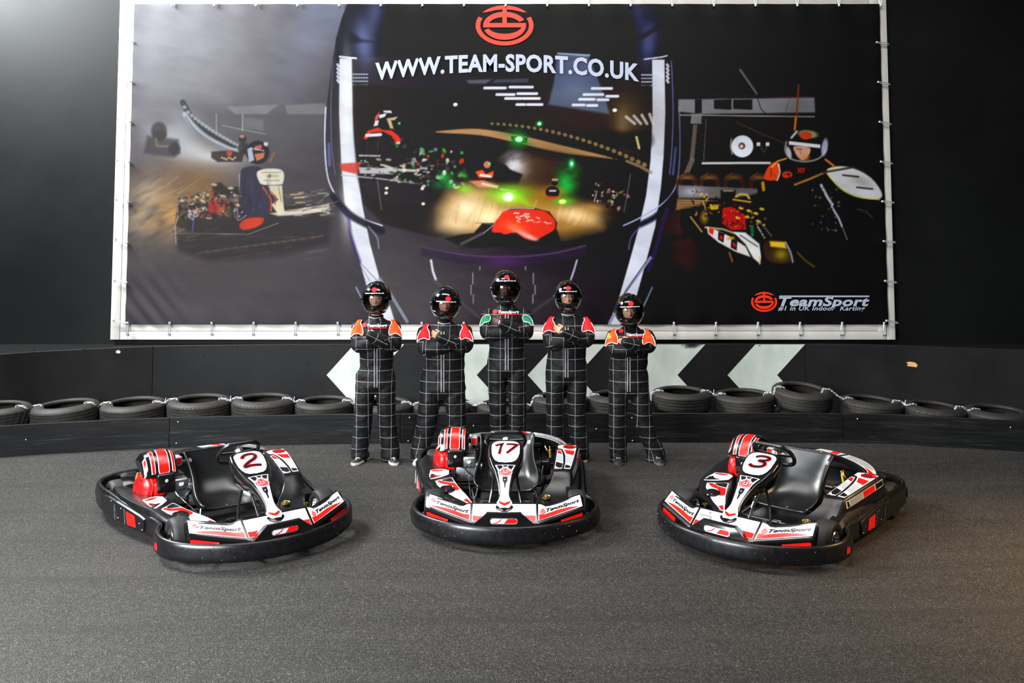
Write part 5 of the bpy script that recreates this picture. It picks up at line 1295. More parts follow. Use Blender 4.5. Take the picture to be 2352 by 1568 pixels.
    A1 = [(.02, .24), (.20, .245), (.30, .36), (.40, .55), (.46, .75), (.48, .97), (.02, .97)]; A2 = [(.03, .03), (.30, .0), (.97, .02), (.97, .97), (.60, .97), (.58, .75), (.50, .50), (.38, .32), (.25, .20), (.05, .17)]
    w1 = stick(SP, [A1, A2], 'white_gloss', lp_, .002*o_, .15)
    stick(SP, [inset([(.02, .24), (.20, .245), (.30, .36), (.36, .47), (.02, .40)], .03), inset([(.29, .22), (.95, .26), (.95, .50), (.50, .44), (.40, .32)], .03), inset([(.02, .92), (.20, .965), (.02, .965)], .01), inset(ellipse(.62, .11, .36, .105, 18), .01)], 'red_gloss', w1, .0035*o_, .15, 'red_print')
    stick(SP, [inset([(.02, .42), (.37, .48), (.42, .60), (.46, .74), (.02, .66)], .02), inset([(.50, .45), (.95, .51), (.95, .82), (.585, .76), (.55, .58)], .02)], 'grey_gloss', w1, .0035*o_, .15, 'grey_print')
    stick(SP, [inset([(.04, .69), (.46, .77), (.475, .96), (.24, .96), (.03, .88)], .02), inset([(.60, .80), (.95, .85), (.95, .96), (.61, .96)], .02)], 'dark_gloss', w1, .0035*o_, .15, 'dark_print')
    stick(SP, [[(.36+.1*k, .03+.01*k), (.42+.1*k, .03+.01*k), (.50+.1*k, .16), (.44+.1*k, .17)] for k in range(4)]+[band(.62, .11, (.33, .09), (.28, .07), 20, 160, 12)], 'dark_gloss', w1, .005*o_, .1, 'scrawled_mark')
    def SPS(u, v):  # outer wall of the pod lid; u rear..front, v low..high
        x = lerp(-.64, -.10, u); yo = float(np.interp(x, [q[0] for q in PL], [q[2] for q in PL])); z = float(np.interp(x, [q[0] for q in PL], [q[3] for q in PL]))
        return V3(x, lerp(yo+.0125, yo+.0035, v), lerp(z-.068, z-.014, v))
    n = (SPS(.501, .5)-SPS(.5, .5)).cross(SPS(.5, .501)-SPS(.5, .5)); o_ = 1 if n.y > 0 else -1
    w2 = stick(SPS, [[(.0, .06), (1, .02), (1, .97), (.0, .95)]], 'white_gloss', lp_, .003*o_, .12)
    stick(SPS, [[(.02, .14), (.25, .12), (.25, .88), (.02, .84)], [(.92, .1), (.975, .1), (.975, .86), (.94, .86)]], 'dark_gloss', w2, .0045*o_, .12, 'dark_print')
    stick(SPS, [[(.28, .12), (.58, .10), (.58, .90), (.28, .88)]], 'red_gloss', w2, .0045*o_, .12, 'red_print')
    stick(SPS, [[(.61, .1), (.90, .1), (.90, .90), (.61, .90)]], 'grey_gloss', w2, .0045*o_, .12, 'grey_print')
    MB().lathe([(.0, .012), (.010, .010), (.014, .004), (.03, .0), (.034, .004), (.036, -.01)], (.10, .335, .165), (.1, 0, 1), 18).build('pod_bolt', 'gold_zinc', lp_)

    # ---- right side pod: low deck beside the engine
    DK = [(-.80, .66, .765, .26, .275), (-.62, .61, .785, .27, .285), (-.50, .57, .782, .262, .276), (-.36, .52, .755, .258, .268), (-.22, .47, .722, .238, .262), (-.08, .42, .682, .215, .258), (-.02, .39, .650, .205, .240), (.06, .35, .605, .195, .205), (.13, .315, .54, .185, .180), (.20, .28, .45, .172, .165), (.25, .25, .36, .160, .150), (.29, .235, .30, .14, .135)]
    rows = []
    for x, yi, yo, zi, zo in DK:
        rows.append([V3(x, -yi+.012, .11), V3(x, -yi+.004, zi-.02), V3(x, -yi-.006, zi-.003), V3(x, -yi-.02, zi), V3(x, -(yi+yo)/2, (zi+zo)/2-.003), V3(x, -yo+.022, zo), V3(x, -yo+.006, zo-.005), V3(x, -yo-.003, zo-.024), V3(x, -yo-.006, .12), V3(x, -yo+.02, .10)])
    m = MB().grid(rows, closed_v=True, caps=True); rpod = m.build('side_pod', 'black_plastic', K, sharp=38)
    def SR(u, v):   # u = x, v = distance to the right (positive)
        g = [float(np.interp(u, [q[0] for q in DK], [q[i] for q in DK])) for i in range(1, 5)]
        yi, yo, zi, zo = g; t = (v-yi)/max(.02, yo-yi)
        return V3(u, -v, lerp(zi, zo, max(0, min(1, t)))-.003*(1-abs(2*t-1))+.001)
    n = (SR(.001-.2, .55)-SR(-.2, .55)).cross(SR(-.2, .551)-SR(-.2, .55)); o_ = 1 if n.z > 0 else -1
    N1 = [(-.325, .665), (-.355, .60), (-.36, .55), (-.335, .505), (-.25, .50), (-.20, .54), (-.14, .59), (-.08, .638), (-.10, .652), (-.20, .664)]
    sA = stick(SR, [N1], 'white_gloss', rpod, .003*o_, .03)
    stick(SR, [[(-.315, .658), (-.340, .60), (-.345, .56), (-.33, .55), (-.30, .60), (-.29, .655)]], 'red_gloss', sA, .0045*o_, .03, 'red_print'); stick(SR, [[(-.215, .555), (-.16, .60), (-.10, .64), (-.19, .654), (-.235, .64), (-.20, .60)]], 'dark_gloss', sA, .0045*o_, .03, 'dark_print')
    M1 = [(-.10, .575), (-.125, .545), (-.18, .49), (-.19, .465), (-.15, .452), (-.05, .412), (.05, .368), (.15, .316), (.22, .285), (.265, .258), (.26, .295), (.22, .345), (.17, .41), (.12, .46), (.06, .52), (.0, .575), (-.06, .60)]
    sB = stick(SR, [M1], 'white_gloss', rpod, .003*o_, .03)
    stick(SR, [[(-.12, .54), (-.172, .49), (-.178, .470), (-.148, .460), (-.10, .442), (-.085, .50), (-.09, .545)]], 'dark_gloss', sB, .0045*o_, .03, 'dark_print')
    stick(SR, [[(-.075, .50), (-.085, .437), (-.05, .420), (.03, .385), (.06, .41), (.04, .44), (.0, .45), (-.03, .49), (-.035, .55), (-.06, .585), (-.09, .57)], [(.19, .315), (.25, .275), (.25, .295), (.21, .345)]], 'red_gloss', sB, .0045*o_, .03, 'red_print')
    m = MB(); lay(m, SR, [ellipse(.045, .487, .060, .062, 26)], .006*o_, .03); rc = m.build('round_recess', 'gloss_black', rpod)
    cz = SR(.045, .487).z; MB().lathe([(.056, .008), (.060, .012), (.064, .008), (.062, .003)], (.045, -.487, cz), (.15, 0, 1), 26).build('recess_ring', 'gloss_black', rc)
    MB().lathe([(.0, .012), (.018, .011), (.028, .008), (.030, .004)], (.045, -.487, cz), (.15, 0, 1), 18).build('recess_hub', 'black_plastic', rc)
    # rear wheel guards
    for s in (1, -1):
        rows = []
        for k in range(13):
            a = math.radians(-10+k*14); R2 = .175
            c = V3(-.95-R2*math.cos(a), 0, .15+R2*math.sin(a)); d0 = 0 if s > 0 else .11
            rows.append([V3(c.x, s*(y+d0), c.z+z) for y, z in ((.43, 0), (.44, .004), (.52, .005), (.57, 0), (.57, -.006), (.43, -.006))])
        m = MB().grid(rows[3:], closed_v=True, caps=True); wg = m.build('wheel_guard', 'gloss_black', K, sharp=50)
    # ---- printed rear panel arching behind the seat
    def SRP(u, v):   # u -1 (right) .. 1 (left), v 0 front edge..1 rear edge
        a = abs(u); s = 1 if u >= 0 else -1
        y = .56*math.sin(a*PI/2*.96)/math.sin(PI/2*.96); x = -1.03+.38*(1-math.cos(a*PI/2*1.0))*.75; w_ = .14+.06*math.sin(a*PI); z = .455-.09*a**2.5
        return V3(x+w_*(1-v)*(.5+.5*(1-a*.4)), s*(y-.05*a*(1-v)), z-.018*v)
    def guard_rows(a0, a1, n):
        rows = []
        for k in range(n+1):
            u = lerp(a0, a1, k/n); r = [SRP(u, v) for v in (0, .05, .3, .6, .95, 1)]; 
            r[0].z -= .01; r[-1].z -= .02
            rows.append(r+[r[-1]-V3(0, 0, .07), r[0]-V3(0, 0, .04)])
        return rows
    m = MB().grid(guard_rows(-1, 1, 36), closed_v=True, caps=True); rp2 = m.build('rear_panel', 'gloss_black', K, sharp=40)
    n = (SRP(.501, .5)-SRP(.5, .5)).cross(SRP(.5, .501)-SRP(.5, .5)); o_ = 1 if n.z > 0 else -1
    s1 = stick(SRP, [[(.30, .08), (.62, .10), (.80, .22), (.96, .10), (.985, .50), (.97, .92), (.30, .92)], [(.26, .08), (-.02, .08), (-.02, .92), (.26, .92)], [(-.45, .1), (-.75, .1), (-.94, .2), (-.94, .9), (-.45, .9)]], 'white_gloss', rp2, .003*o_, .08)
    stick(SRP, [[(.68, .22), (.80, .30), (.95, .20), (.965, .70), (.86, .60)], [(.28-.13, .12), (.24, .12), (.20, .88), (.12, .88)], [(-.5, .2), (-.7, .2), (-.75, .8), (-.55, .8)]], 'red_gloss', s1, .0045*o_, .08, 'red_print')
    stick(SRP, [[(.34, .2), (.60, .2), (.72, .40), (.80, .85), (.34, .85)]], 'grey_gloss', s1, .004*o_, .08, 'grey_print')
    # struts carrying the rear panel
    for s in (1, -1): MB().tube([(-1.0, s*.30, .13), (-.96, s*.33, .38)], .010, 7).build('panel_stay', 'frame_black', K)

    # ---- engine on the right
    en = empty('engine', (-.55, -.42, .12)); en.parent = K
    o0 = V3(-.55, -.42, .12)
    def L(x, y, z): return V3(x, y, z)-o0
    m = MB(); m.box(L(-.56, -.36, .20), (.24, .20, .14), bev=.02); m.box(L(-.50, -.345, .30), (.16, .14, .10), bev=.018)
    m.lathe([(0, .05), (.045, .048), (.05, .03), (.05, -.02)], L(-.50, -.27, .24), (0, 1, 0), 20)
    for k in range(7): m.box(L(-.60, -.36, .28+k*.014), (.15, .15, .005))
    m.build('engine_block', 'aluminium', en)
    MB().box(L(-.56, -.38, .115), (.30, .30, .02), bev=.004).build('engine_mount', 'frame_black', en)
    MB().lathe([(.0, .006), (.018, .005), (.020, 0), (.02, -.01)], L(-.42, -.335, .31), (.8, 0, .5), 14).build('oil_cap', 'grey_gloss', en)
    # cylinder bolts and small pipes
    m = MB()
    for k in range(6): m.lathe([(0, .008), (.008, .007), (.009, 0)], L(-.415, -.30-.03*(k % 3), .20+.07*(k//3)), (1, 0, 0), 6)
    m.tube(spline([L(-.44, -.28, .17), L(-.38, -.30, .19), L(-.40, -.36, .22), L(-.44, -.38, .26)], 4), .006, 6); m.build('bolt', 'steel', en)
    # recoil starter cover, red
    c = L(-.54, -.57, .295)
    cover = MB()
    prof = [(.0, .075), (.040, .075), (.052, .070), (.086, .066), (.100, .052), (.106, .040), (.112, .038), (.114, .022), (.108, .018), (.114, .010), (.116, -.02), (.106, -.06)]
    cover.lathe(prof, c, (.38, -.88, .12), 30)
    cover.box(L(-.47, -.50, .29), (.10, .10, .12), bev=.025)
    rc_ = cover.build('recoil_cover', 'red_metal', en, sharp=45)
    ax2 = V3(.38, -.88, .12).normalized(); u2 = V3(0, 0, 1)-ax2*ax2.z; u2.normalize(); w3 = ax2.cross(u2)
    m = MB()
    for g in range(6):
        for k in (-1, 0, 1, 2):
            a = g*PI/3+(k-.5)*.17; d_ = u2*math.cos(a)+w3*math.sin(a); t2 = ax2.cross(d_)
            p0 = c+ax2*.0675+d_*.055; p1 = c+ax2*.053+d_*.092
            m.add([p0-t2*.003+ax2*.006, p0+t2*.003+ax2*.006, p1+t2*.004+ax2*.006, p1-t2*.004+ax2*.006], [(0, 1, 2, 3)])
    m.build('cooling_slot', 'frame_black', rc_)
    MB().lathe([(0, .012), (.012, .010), (.016, 0)], L(-.425, -.50, .30), (1, 0, .2), 14).build('start_knob', 'red_metal', en)
    for g in range(4):
        a = g*PI/2+.6; d_ = u2*math.cos(a)+w3*math.sin(a); MB().lathe([(0, .006), (.006, .005), (.007, 0)], c+ax2*.05+d_*.098, ax2, 8).build('bolt', 'chrome', rc_)
    # air box with printed hood
    MB().box(L(-.475, -.455, .335), (.13, .15, .15), bev=.018, taper=.96).build('air_box', 'gloss_black', en)
    MB().lathe([(0, .007), (.010, .006), (.013, .003), (.014, 0)], L(-.409, -.455, .355), (1, 0, 0), 12).build('bolt', 'grey_gloss', en)
    HX = [(-.445, .395), (-.455, .43), (-.475, .475), (-.515, .525), (-.565, .553), (-.64, .557), (-.70, .54)]
    rows = []
    hp = spline([(a, 0, b) for a, b in HX], 4); rows = []
    HY = [-.620, -.612, -.590, -.53, -.46, -.40, -.370, -.352, -.345]
    HD = [.075, .040, .012, .0, -.003, 0, .012, .035, .065]
    for p in hp: rows.append([V3(p.x-.15*d_*2*.5, y, p.z-d_)-o0 for y, d_ in zip(HY, HD)])
    base_ = [V3(p.x, 0, p.z) for p in hp]
    m = MB(); bot_r = []
    rows2 = [[V3(q.x, q.y, max(q.z, .39-.12)) for q in r] for r in rows]
    for r in rows2:
        r.append(V3(-.60, -.35, .385)-o0); r.append(V3(-.60, -.61, .385)-o0)
    m.grid(rows2, closed_v=True, caps=True); hood = m.build('engine_hood', 'gloss_black', en, sharp=50)
    Lh = poly_len(hp)
    def SH(u, v):   # u = distance to the right, v 0 front low .. 1 rear top
        t = v*Lh[-1]; i = max(1, next((k for k in range(len(Lh)) if Lh[k] >= t), len(Lh)-1)); f_ = (t-Lh[i-1])/(Lh[i]-Lh[i-1]); p = hp[i-1].lerp(hp[i], min(1, f_))
        d_ = float(np.interp(-u, HY, HD)); return V3(p.x-.15*d_, -u, p.z-d_)-o0
    n = (SH(.481, .5)-SH(.48, .5)).cross(SH(.48, .501)-SH(.48, .5)); o_ = 1 if n.z > 0 else -1
    strips = [([(.425, .04), (.505, .04), (.510, .10), (.505, .70), (.49, .76), (.435, .76), (.422, .68), (.420, .10)]), ([(.375, .06), (.402, .06), (.404, .62), (.378, .66)]), ([(.530, .06), (.562, .06), (.564, .66), (.532, .72)])]
    hs = stick(SH, strips+[[(.588, .18), (.612, .16), (.612, .50), (.590, .52)]], 'white_gloss', hood, .003*o_, .02)
    stick(SH, [inset(s_, .0065) for s_ in strips]+[[(.593, .22), (.608, .20), (.608, .45), (.594, .47)]], 'red_gloss', hs, .0045*o_, .02, 'red_print')
    stick(SH, [[(.446, .30), (.470, .30), (.470, .40), (.446, .40)]], 'ink_red', hs, .0055*o_, .02, 'small_mark')
    # fuel tank, cap and hoses behind
    m = MB().box(L(-.78, -.42, .33), (.14, .17, .12), bev=.03); m.build('fuel_tank', 'white_gloss', en)
    MB().box(L(-.66, -.30, .44), (.10, .06, .075), bev=.012).build('small_tank', 'grey_gloss', en)
    MB().box(L(-.608, -.30, .445), (.004, .04, .05)).build('warning_label', 'red_gloss', en)
    MB().lathe([(0, .03), (.026, .028), (.032, .02), (.032, 0)], L(-.78, -.46, .395), (0, -.2, 1), 18).build('tank_cap', 'green_cap', en)
    MB().tube(spline([L(-.62, -.62, .40), L(-.60, -.64, .36), L(-.58, -.63, .31)], 4), .008, 7).build('hose', 'orange_hose', en)
    m = MB().lathe([(.0, .06), (.035, .058), (.045, .04), (.045, -.06), (.03, -.07)], L(-.74, -.52, .30), (0, -1, 0), 18); m.build('silencer', 'frame_black', en)
    MB().tube(spline([L(-.62, -.30, .36), L(-.58, -.26, .30), L(-.52, -.25, .22)], 4), .010, 7).build('hose', 'frame_black', en)
    # left side mechanicals between seat and pod
    MB().box((-.56, .34, .24), (.16, .09, .13), bev=.02).build('battery_box', 'frame_black', K)
    MB().tube([(-.50, .385, .33), (-.485, .380, .40)], .009, 8).tube([(-.485, .380, .40), (-.478, .378, .43)], .005, 7).build('filler_pipe', 'yellow_plastic', K)
    MB().tube(spline([(-.66, .36, .36), (-.62, .34, .40), (-.58, .36, .37), (-.60, .39, .33)], 4), .007, 7).build('brake_line', 'gold_zinc', K)
    MB().tube(spline([(-.52, .33, .30), (-.45, .31, .22), (-.40, .30, .14)], 4), .006, 7).build('brake_line', 'steel', K)
    return K, pl, SF, ofn

POSE = [(-2.15337776, 7.42829774, .65019423), (-.04956548, 7.80379962, -.01264494), (2.0409679, 7.37840062, -.72342791)]
LABK = [('left-hand racing kart, turned to the right, number 2 on its plate', '2'), ('middle racing kart seen head-on before the drivers, white plate with number 17', '17'), ('racing kart parked at the right, turned to the left, number 3 on its plate', '3')]
DIG = {'17': ([[(-.085, .098), (-.062, .088), (-.030, .078), (-.052, .20)], [(.005, .082), (.052, .080), (.094, .084), (.060, .13), (.008, .190)]], [0, 0]),
       '2': ([[(-.054, .118), (-.046, .092), (-.010, .074), (.036, .074), (.054, .098), (.036, .130), (-.010, .158), (-.052, .188), (-.062, .210), (-.020, .204), (.020, .206), (.066, .212)]], [4]),
       '3': ([[(-.048, .100), (-.020, .082), (.020, .076), (.056, .082), (.062, .104), (.036, .124), (-.004, .136), (.036, .142), (.054, .162), (.040, .190), (.0, .206), (-.040, .204), (-.062, .184)]], [4])}
def stroke(P, w_, sm):
    """outline of a brush stroke through P"""
    Q = spline([(a, b, 0) for a, b in P], 5) if sm else [V3(a, b, 0) for a, b in P]
    out = []; rt = []; lf2 = []
    for i, p in enumerate(Q):
        if i == 0: t = Q[1]-p
        elif i == len(Q)-1: t = p-Q[-2]
        else: t = (Q[i+1]-p).normalized()+(p-Q[i-1]).normalized()
        t.normalize(); n = V3(-t.y, t.x, 0)
        k = 1.0
        if not sm and 0 < i < len(Q)-1:
            d_ = (Q[i+1]-p).normalized(); k = 1/max(.45, abs(n.dot(V3(-d_.y, d_.x, 0))))
        ww = w_*(.85 if i in (0, len(Q)-1) else 1)*k
        rt.append((p.x+n.x*ww, p.y+n.y*ww)); lf2.append((p.x-n.x*ww, p.y-n.y*ww))
    return rt, lf2
def number(K_, pl, SF, ofn, txt):
    P, sm = DIG[txt]
    for nm, w_, mat, off in (('digit_outline', .0165, 'red_gloss', .0045), ('digit', .0095, 'dark_gloss', .006)):
        m = MB()
        for st, s_ in zip(P, sm):
            rt, lf2 = stroke(st, w_*(1.0 if txt != '17' else .85), s_)
            for i in range(len(rt)-1):
                q = [rt[i], rt[i+1], lf2[i+1], lf2[i]]
                vs = []
                for u, v in q:
                    p = SF(u, v); a = SF(u+.001, v)-p; b = SF(u, v+.001)-p; n = a.cross(b).normalized(); vs.append(p+n*off*ofn)
                m.add(vs, [(0, 1, 2, 3)])
        m.build(nm, mat, pl, weld=.0003)
K0, pl0, SF0, of0 = make_kart()
def depth_of(o):
    d = 0
    while o.parent: o = o.parent; d += 1
    return d
for o in list(COL.objects):
    while depth_of(o) > 2: o.parent = o.parent.parent
karts = [K0]
for i in (1, 2): karts.append(copy_tree(K0))
for i, (k_, (x, y, a)) in enumerate(zip(karts, POSE)):
    k_.location = (x, y, 0); k_.rotation_euler = (0, 0, a-PI/2)
    tag(k_, LABK[i][0], 'kart', 'racing karts parked in a row')
    fa_ = [c for c in COL.objects if c.parent == k_ and c.name.startswith('steering_fairing')][0]
        # digits belong to the fairing: keep them one level deep
    number(k_, fa_, SF0, of0, LABK[i][1])
# ------------------------------------------------------------------ people in racing suits
from mathutils.bvhtree import BVHTree
simple('skin_light', hx('c98f74'), .5, spec=.4); simple('skin_tan', hx('b87a5c'), .5, spec=.4); simple('skin_dark', hx('4a2c20'), .5, spec=.4)
simple('helmet_black', hx('08080a'), .08, spec=.6, coat=.6)
simple('lining', hx('121214'), .9, spec=.2)
simple('eye_white', hx('9a948e'), .3); simple('iris', hx('24180f'), .2); simple('brow', hx('2a1c14'), .8)
simple('patch_orange', hx('f0480e'), .7, spec=.3, bump=.2, ns=200); simple('patch_red', hx('d4101c'), .7, spec=.3, bump=.2, ns=200); simple('patch_green', hx('127a52'), .7, spec=.3, bump=.2, ns=200)
simple('piping', hx('dcdcdc'), .6); simple('badge_orange', hx('e88a1c'), .7); simple('pink_hair', hx('a8284e'), .6)
simple('shoe_black', hx('141416'), .6); simple('shoe_sole', hx('bdb8ae'), .6); simple('shoe_pale', hx('b5b0a2'), .6); simple('lace', hx('d0cdc4'), .7); simple('sole_grey', hx('4a4a4a'), .7)
simple('zip_dark', hx('0c0c0e'), .5); simple('wristband', hx('5a3aa0'), .5)
def mat_suit():
    t = NT('suit_cloth'); uv = t.n('ShaderNodeUVMap'); uv.uv_map = 'cloth'
    sp = t.n('ShaderNodeSeparateXYZ'); t.l(uv.outputs[0], sp.inputs[0])
    nz = t.noise(9, 3, .5, t.obj())
    def ln(c, per, ph, wd):
        a = t.math('FRACT', t.math('ADD', t.math('DIVIDE', c, per), t.math('ADD', ph, t.math('MULTIPLY', nz, .06))))
        d = t.math('MULTIPLY', t.math('ABSOLUTE', t.math('SUBTRACT', a, .5)), per)
        x = t.n('ShaderNodeMapRange'); t.l(d, x.inputs[0]); x.inputs[1].default_value = wd; x.inputs[2].default_value = wd+.0015; x.inputs[3].default_value = 1; x.inputs[4].default_value = 0
        return x.outputs[0]
    m_ = t.math('MAXIMUM', ln(sp.outputs[0], .118, .5, .0010), ln(sp.outputs[1], .112, .25, .0012))
    f = t.noise(30, 5, .6, t.obj())
    t.set(col=t.mix(m_, t.ramp(f, [(.3, hx('050506')), (.7, hx('0a0a0c'))]), hx('8a8a8c')), rough=.62, spec=.2, sheen=.02)
    o = t.obj()
    w1 = t.noise(7, 4, .55, t.scaled(o, 1, 1, 1.6, (.3, .5, 0)), dist=1.2); w2 = t.noise(24, 3, .6, t.scaled(o, 1, 1, .6, (0, .5, 0)), dist=.8)
    t.bump(t.math('ADD', w1, t.math('MULTIPLY', w2, .25)), .42, .035)
    M['suit_cloth'] = t.m
mat_suit()
def mat_visor():
    m = bpy.data.materials.new('visor_glass'); m.use_nodes = True; t = m.node_tree; t.nodes.clear()
    o = t.nodes.new('ShaderNodeOutputMaterial'); mx = t.nodes.new('ShaderNodeMixShader'); tr = t.nodes.new('ShaderNodeBsdfTransparent'); gl = t.nodes.new('ShaderNodeBsdfGlossy'); fr_ = t.nodes.new('ShaderNodeFresnel')
    tr.inputs[0].default_value = (.80, .82, .85, 1); gl.inputs['Roughness'].default_value = .04; fr_.inputs[0].default_value = 1.55
    t.links.new(fr_.outputs[0], mx.inputs[0]); t.links.new(tr.outputs[0], mx.inputs[1]); t.links.new(gl.outputs[0], mx.inputs[2]); t.links.new(mx.outputs[0], o.inputs[0]); M['visor_glass'] = m
mat_visor()

def remeshed(mb, voxel, smooth_it, name):
    me = bpy.data.meshes.new(name); me.from_pydata(mb.v, [], mb.f)
    bm = bmesh.new(); bm.from_mesh(me); bmesh.ops.remove_doubles(bm, verts=bm.verts[:], dist=1e-5); bmesh.ops.recalc_face_normals(bm, faces=bm.faces[:]); bm.to_mesh(me); bm.free()
    o = bpy.data.objects.new(name, me); COL.objects.link(o)
    r = o.modifiers.new('r', 'REMESH'); r.mode = 'VOXEL'; r.voxel_size = voxel; r.use_smooth_shade = True
    s = o.modifiers.new('s', 'SMOOTH'); s.factor = .5; s.iterations = smooth_it
    bpy.context.view_layer.update()
    me2 = bpy.data.meshes.new_from_object(o.evaluated_get(bpy.context.evaluated_depsgraph_get()))
    bpy.data.objects.remove(o); bpy.data.meshes.remove(me); me2.name = name
    return me2
def limb(mb, pts, n=14):
    """pts: (centre, radius x, radius depth) rings across a path; closed ends"""
    C_ = [Vector(p[0]) for p in pts]; rings = []
    for i, (c, a, b) in enumerate(pts):
        t = (C_[min(i+1, len(C_)-1)]-C_[max(i-1, 0)]).normalized()
        yv = Vector((0, 1, 0)); sd = yv.cross(t)
        if sd.length < .25: sd = Vector((0, 0, 1)).cross(t); 
        sd.normalize(); f = t.cross(sd).normalized()
        rings.append([Vector(c)+sd*a*math.cos(2*PI*k/n)+f*b*math.sin(2*PI*k/n) for k in range(n)])
    t0 = (C_[0]-C_[1]).normalized(); t1 = (C_[-1]-C_[-2]).normalized()
    a0 = min(pts[0][1], pts[0][2])*.5; a1 = min(pts[-1][1], pts[-1][2])*.5
    r0 = [C_[0]+t0*a0+(v-C_[0])*.6 for v in rings[0]]; r1 = [C_[-1]+t1*a1+(v-C_[-1])*.6 for v in rings[-1]]
    mb.grid([r0]+rings+[r1], closed_v=True, caps=True)
PD = 9.44
def person(spec):
    S = spec
    P0 = lambda px, py, dy=0: ray(px, py, PD+dy)
    base = Vector((P0(S['cx'], 900).x, PD, 0)); root = empty('person', base)
    tag(root, S['label'], 'person', 'line of helmeted drivers')
    Q = lambda px, py, dy=0: P0(px, py, dy)-base
    mpp = P0(1000, 900).x-P0(999, 900).x
    def h(v): return v*mpp
    hx_, ht, hb = S['helmet']            # centre x, top y, bottom y
    sy = S['sh_y']; sl, sr = S['sh']      # shoulder joint y and outer px
    SLj = Q(sl+16, sy+9, .0); SRj = Q(sr-16, sy+9, .0)
    EL = Q(*S['el'], -.09); ER = Q(*S['er'], -.09)
    wy = S['waist_y']; wl, wr = S['waist']; hy = S['hip_y']; hl, hr = S['hip']; cy_ = S['crotch']
    (klx, kly, klw), (alx, aly, alw) = S['legl']; (krx, kry, krw), (arx, ary, arw) = S['legr']
    nk = Q(hx_*.35+(sl+sr)*.325, sy-14, .0)
    mid = (sl+sr)/2
    def suit_geo(k, collar=True):
        m = MB(); g = lambda v: h(v)*k
        tor = [(Q(mid, sy-19, .005), g(11), .06*k), (Q(mid, sy-10, .0), g((sr-sl)*.19), .080*k), (Q(mid, sy-2, .0), g((sr-sl)*.29), .105*k), (Q(mid, sy+8, -.003), g((sr-sl)*.365), .115*k), (Q(mid, sy+18, -.005), g((sr-sl)*.39), .125*k), (Q(mid, sy+40, -.01), g((sr-sl)*.385), .135*k), (Q((wl+wr)/2*.5+mid*.5, (sy+40+wy)/2, -.005), g((wr-wl)*.49), .128*k), (Q((wl+wr)/2, wy, 0), g((wr-wl)*.49), .12*k), (Q((hl+hr)/2, (wy+hy)/2, 0), g((hr-hl)*.48), .125*k), (Q((hl+hr)/2, hy, .0), g((hr-hl)*.49), .135*k), (Q((hl+hr)/2, cy_-4, 0), g((hr-hl)*.46), .12*k)]
        limb(m, tor, 24)
        for (kx, ky, kw), (ax_, ay, aw), s in ((S['legl'][0], S['legl'][1], -1), (S['legr'][0], S['legr'][1], 1)):
            tx = (hl+hr)/2+s*(hr-hl)*.245
            L_ = [(Q(tx, hy+2, 0), g((hr-hl)*.235), .115*k), (Q(tx+(kx-tx)*.25, cy_+14, -.005), g((hr-hl)*.232), .112*k), (Q(tx+(kx-tx)*.6, cy_+(ky-cy_)*.5, -.01), g(lerp((hr-hl)*.23, kw, .6)), .10*k), (Q(kx, ky, -.01), g(kw), .088*k), (Q(lerp(kx, ax_, .45), lerp(ky, ay, .45), .01), g(kw*.5+aw*.5), .085*k), (Q(ax_, ay-14, .012), g(aw), .084*k), (Q(ax_, ay+4, .005), g(aw*1.04), .088*k), (Q(ax_, ay+9, .0), g(aw*1.0), .085*k)]
            if k < 1: L_.append((Q(ax_, ay+12, .0), g(aw*.8), .06))
            limb(m, L_, 18)
        # arms
        for sj, el, wr_, fr2, sd in ((SLj, EL, S['wB'], -.155, -1), (SRj, ER, S['wA'], -.235, 1)):
            W_ = Q(*wr_, fr2); mid2 = el.lerp(W_, .5)+Vector((0, -.02, 0))
            ra = .068*k*S.get('arm', 1)
            limb(m, [(sj+Vector((-sd*.03, 0, .012)), ra*1.05, ra*1.1), (sj, ra*1.15, ra*1.25), (sj.lerp(el, .45)+Vector((sd*.012, .0, 0)), ra*1.02, ra*1.08), (sj.lerp(el, .85), ra*.98, ra*1.02), (el+Vector((0, .01, -.006)), ra*.90, ra*.92)], 14)
            limb(m, [(el+Vector((0, .015, .0)), ra*.90, ra*.9), (el.lerp(W_, .22)+Vector((0, -.012, 0)), ra*1.0, ra*.95), (mid2, ra*.97, ra*.88), (el.lerp(W_, .82)+Vector((0, -.008, 0)), ra*.86, ra*.76), (W_, ra*.70, ra*.62)], 14)
        return m
    # body: one continuous figure under the clothes
    m = suit_geo(.80, False)
    hc = Q(hx_, ht+(hb-ht)*.52, -.02); yaw = S.get('yaw', 0); tilt = S.get('tilt', 0)
    HR = Matrix.Rotation(yaw, 3, 'Z')@Matrix.Rotation(tilt, 3, 'Y')@Matrix.Rotation(S.get('nod', 0), 3, 'X')
    limb(m, [(Q(mid, sy-2, .0), .06, .06), (nk+Vector((0, .0, .03)), .052, .056), (hc+Vector((0, .01, -.08)), .052, .06), (hc, .05, .06)], 14)
    # head
    rows = []
    for i in range(21):
        th = PI*i/20; row = []
        for j in range(28):
            ph = 2*PI*j/28; d = Vector((math.sin(th)*math.sin(ph), -math.sin(th)*math.cos(ph), math.cos(th)))
            x, y, z = d.x*.076, d.y*.100, d.z*.115
            if z < -.02: x *= 1-.28*min(1, (-z-.02)/.09); 
            if y < 0 and abs(x) < .02 and -.045 < z < .015: y -= .022*(1-abs(x)/.02)*min(1, (.02-z)/.045)   # nose
            if y < 0 and .012 < abs(x) < .048 and -.004 < z < .024: y += .008                          # eye sockets
            if y < 0 and abs(x) < .055 and .022 < z < .040: y -= .003
            if y < 0 and abs(x) < .026 and -.070 < z < -.056: y -= .005                                  # lips
            row.append(HR@Vector((x, y, z))+hc)
        rows.append(row)
    m.grid(rows, closed_v=True)
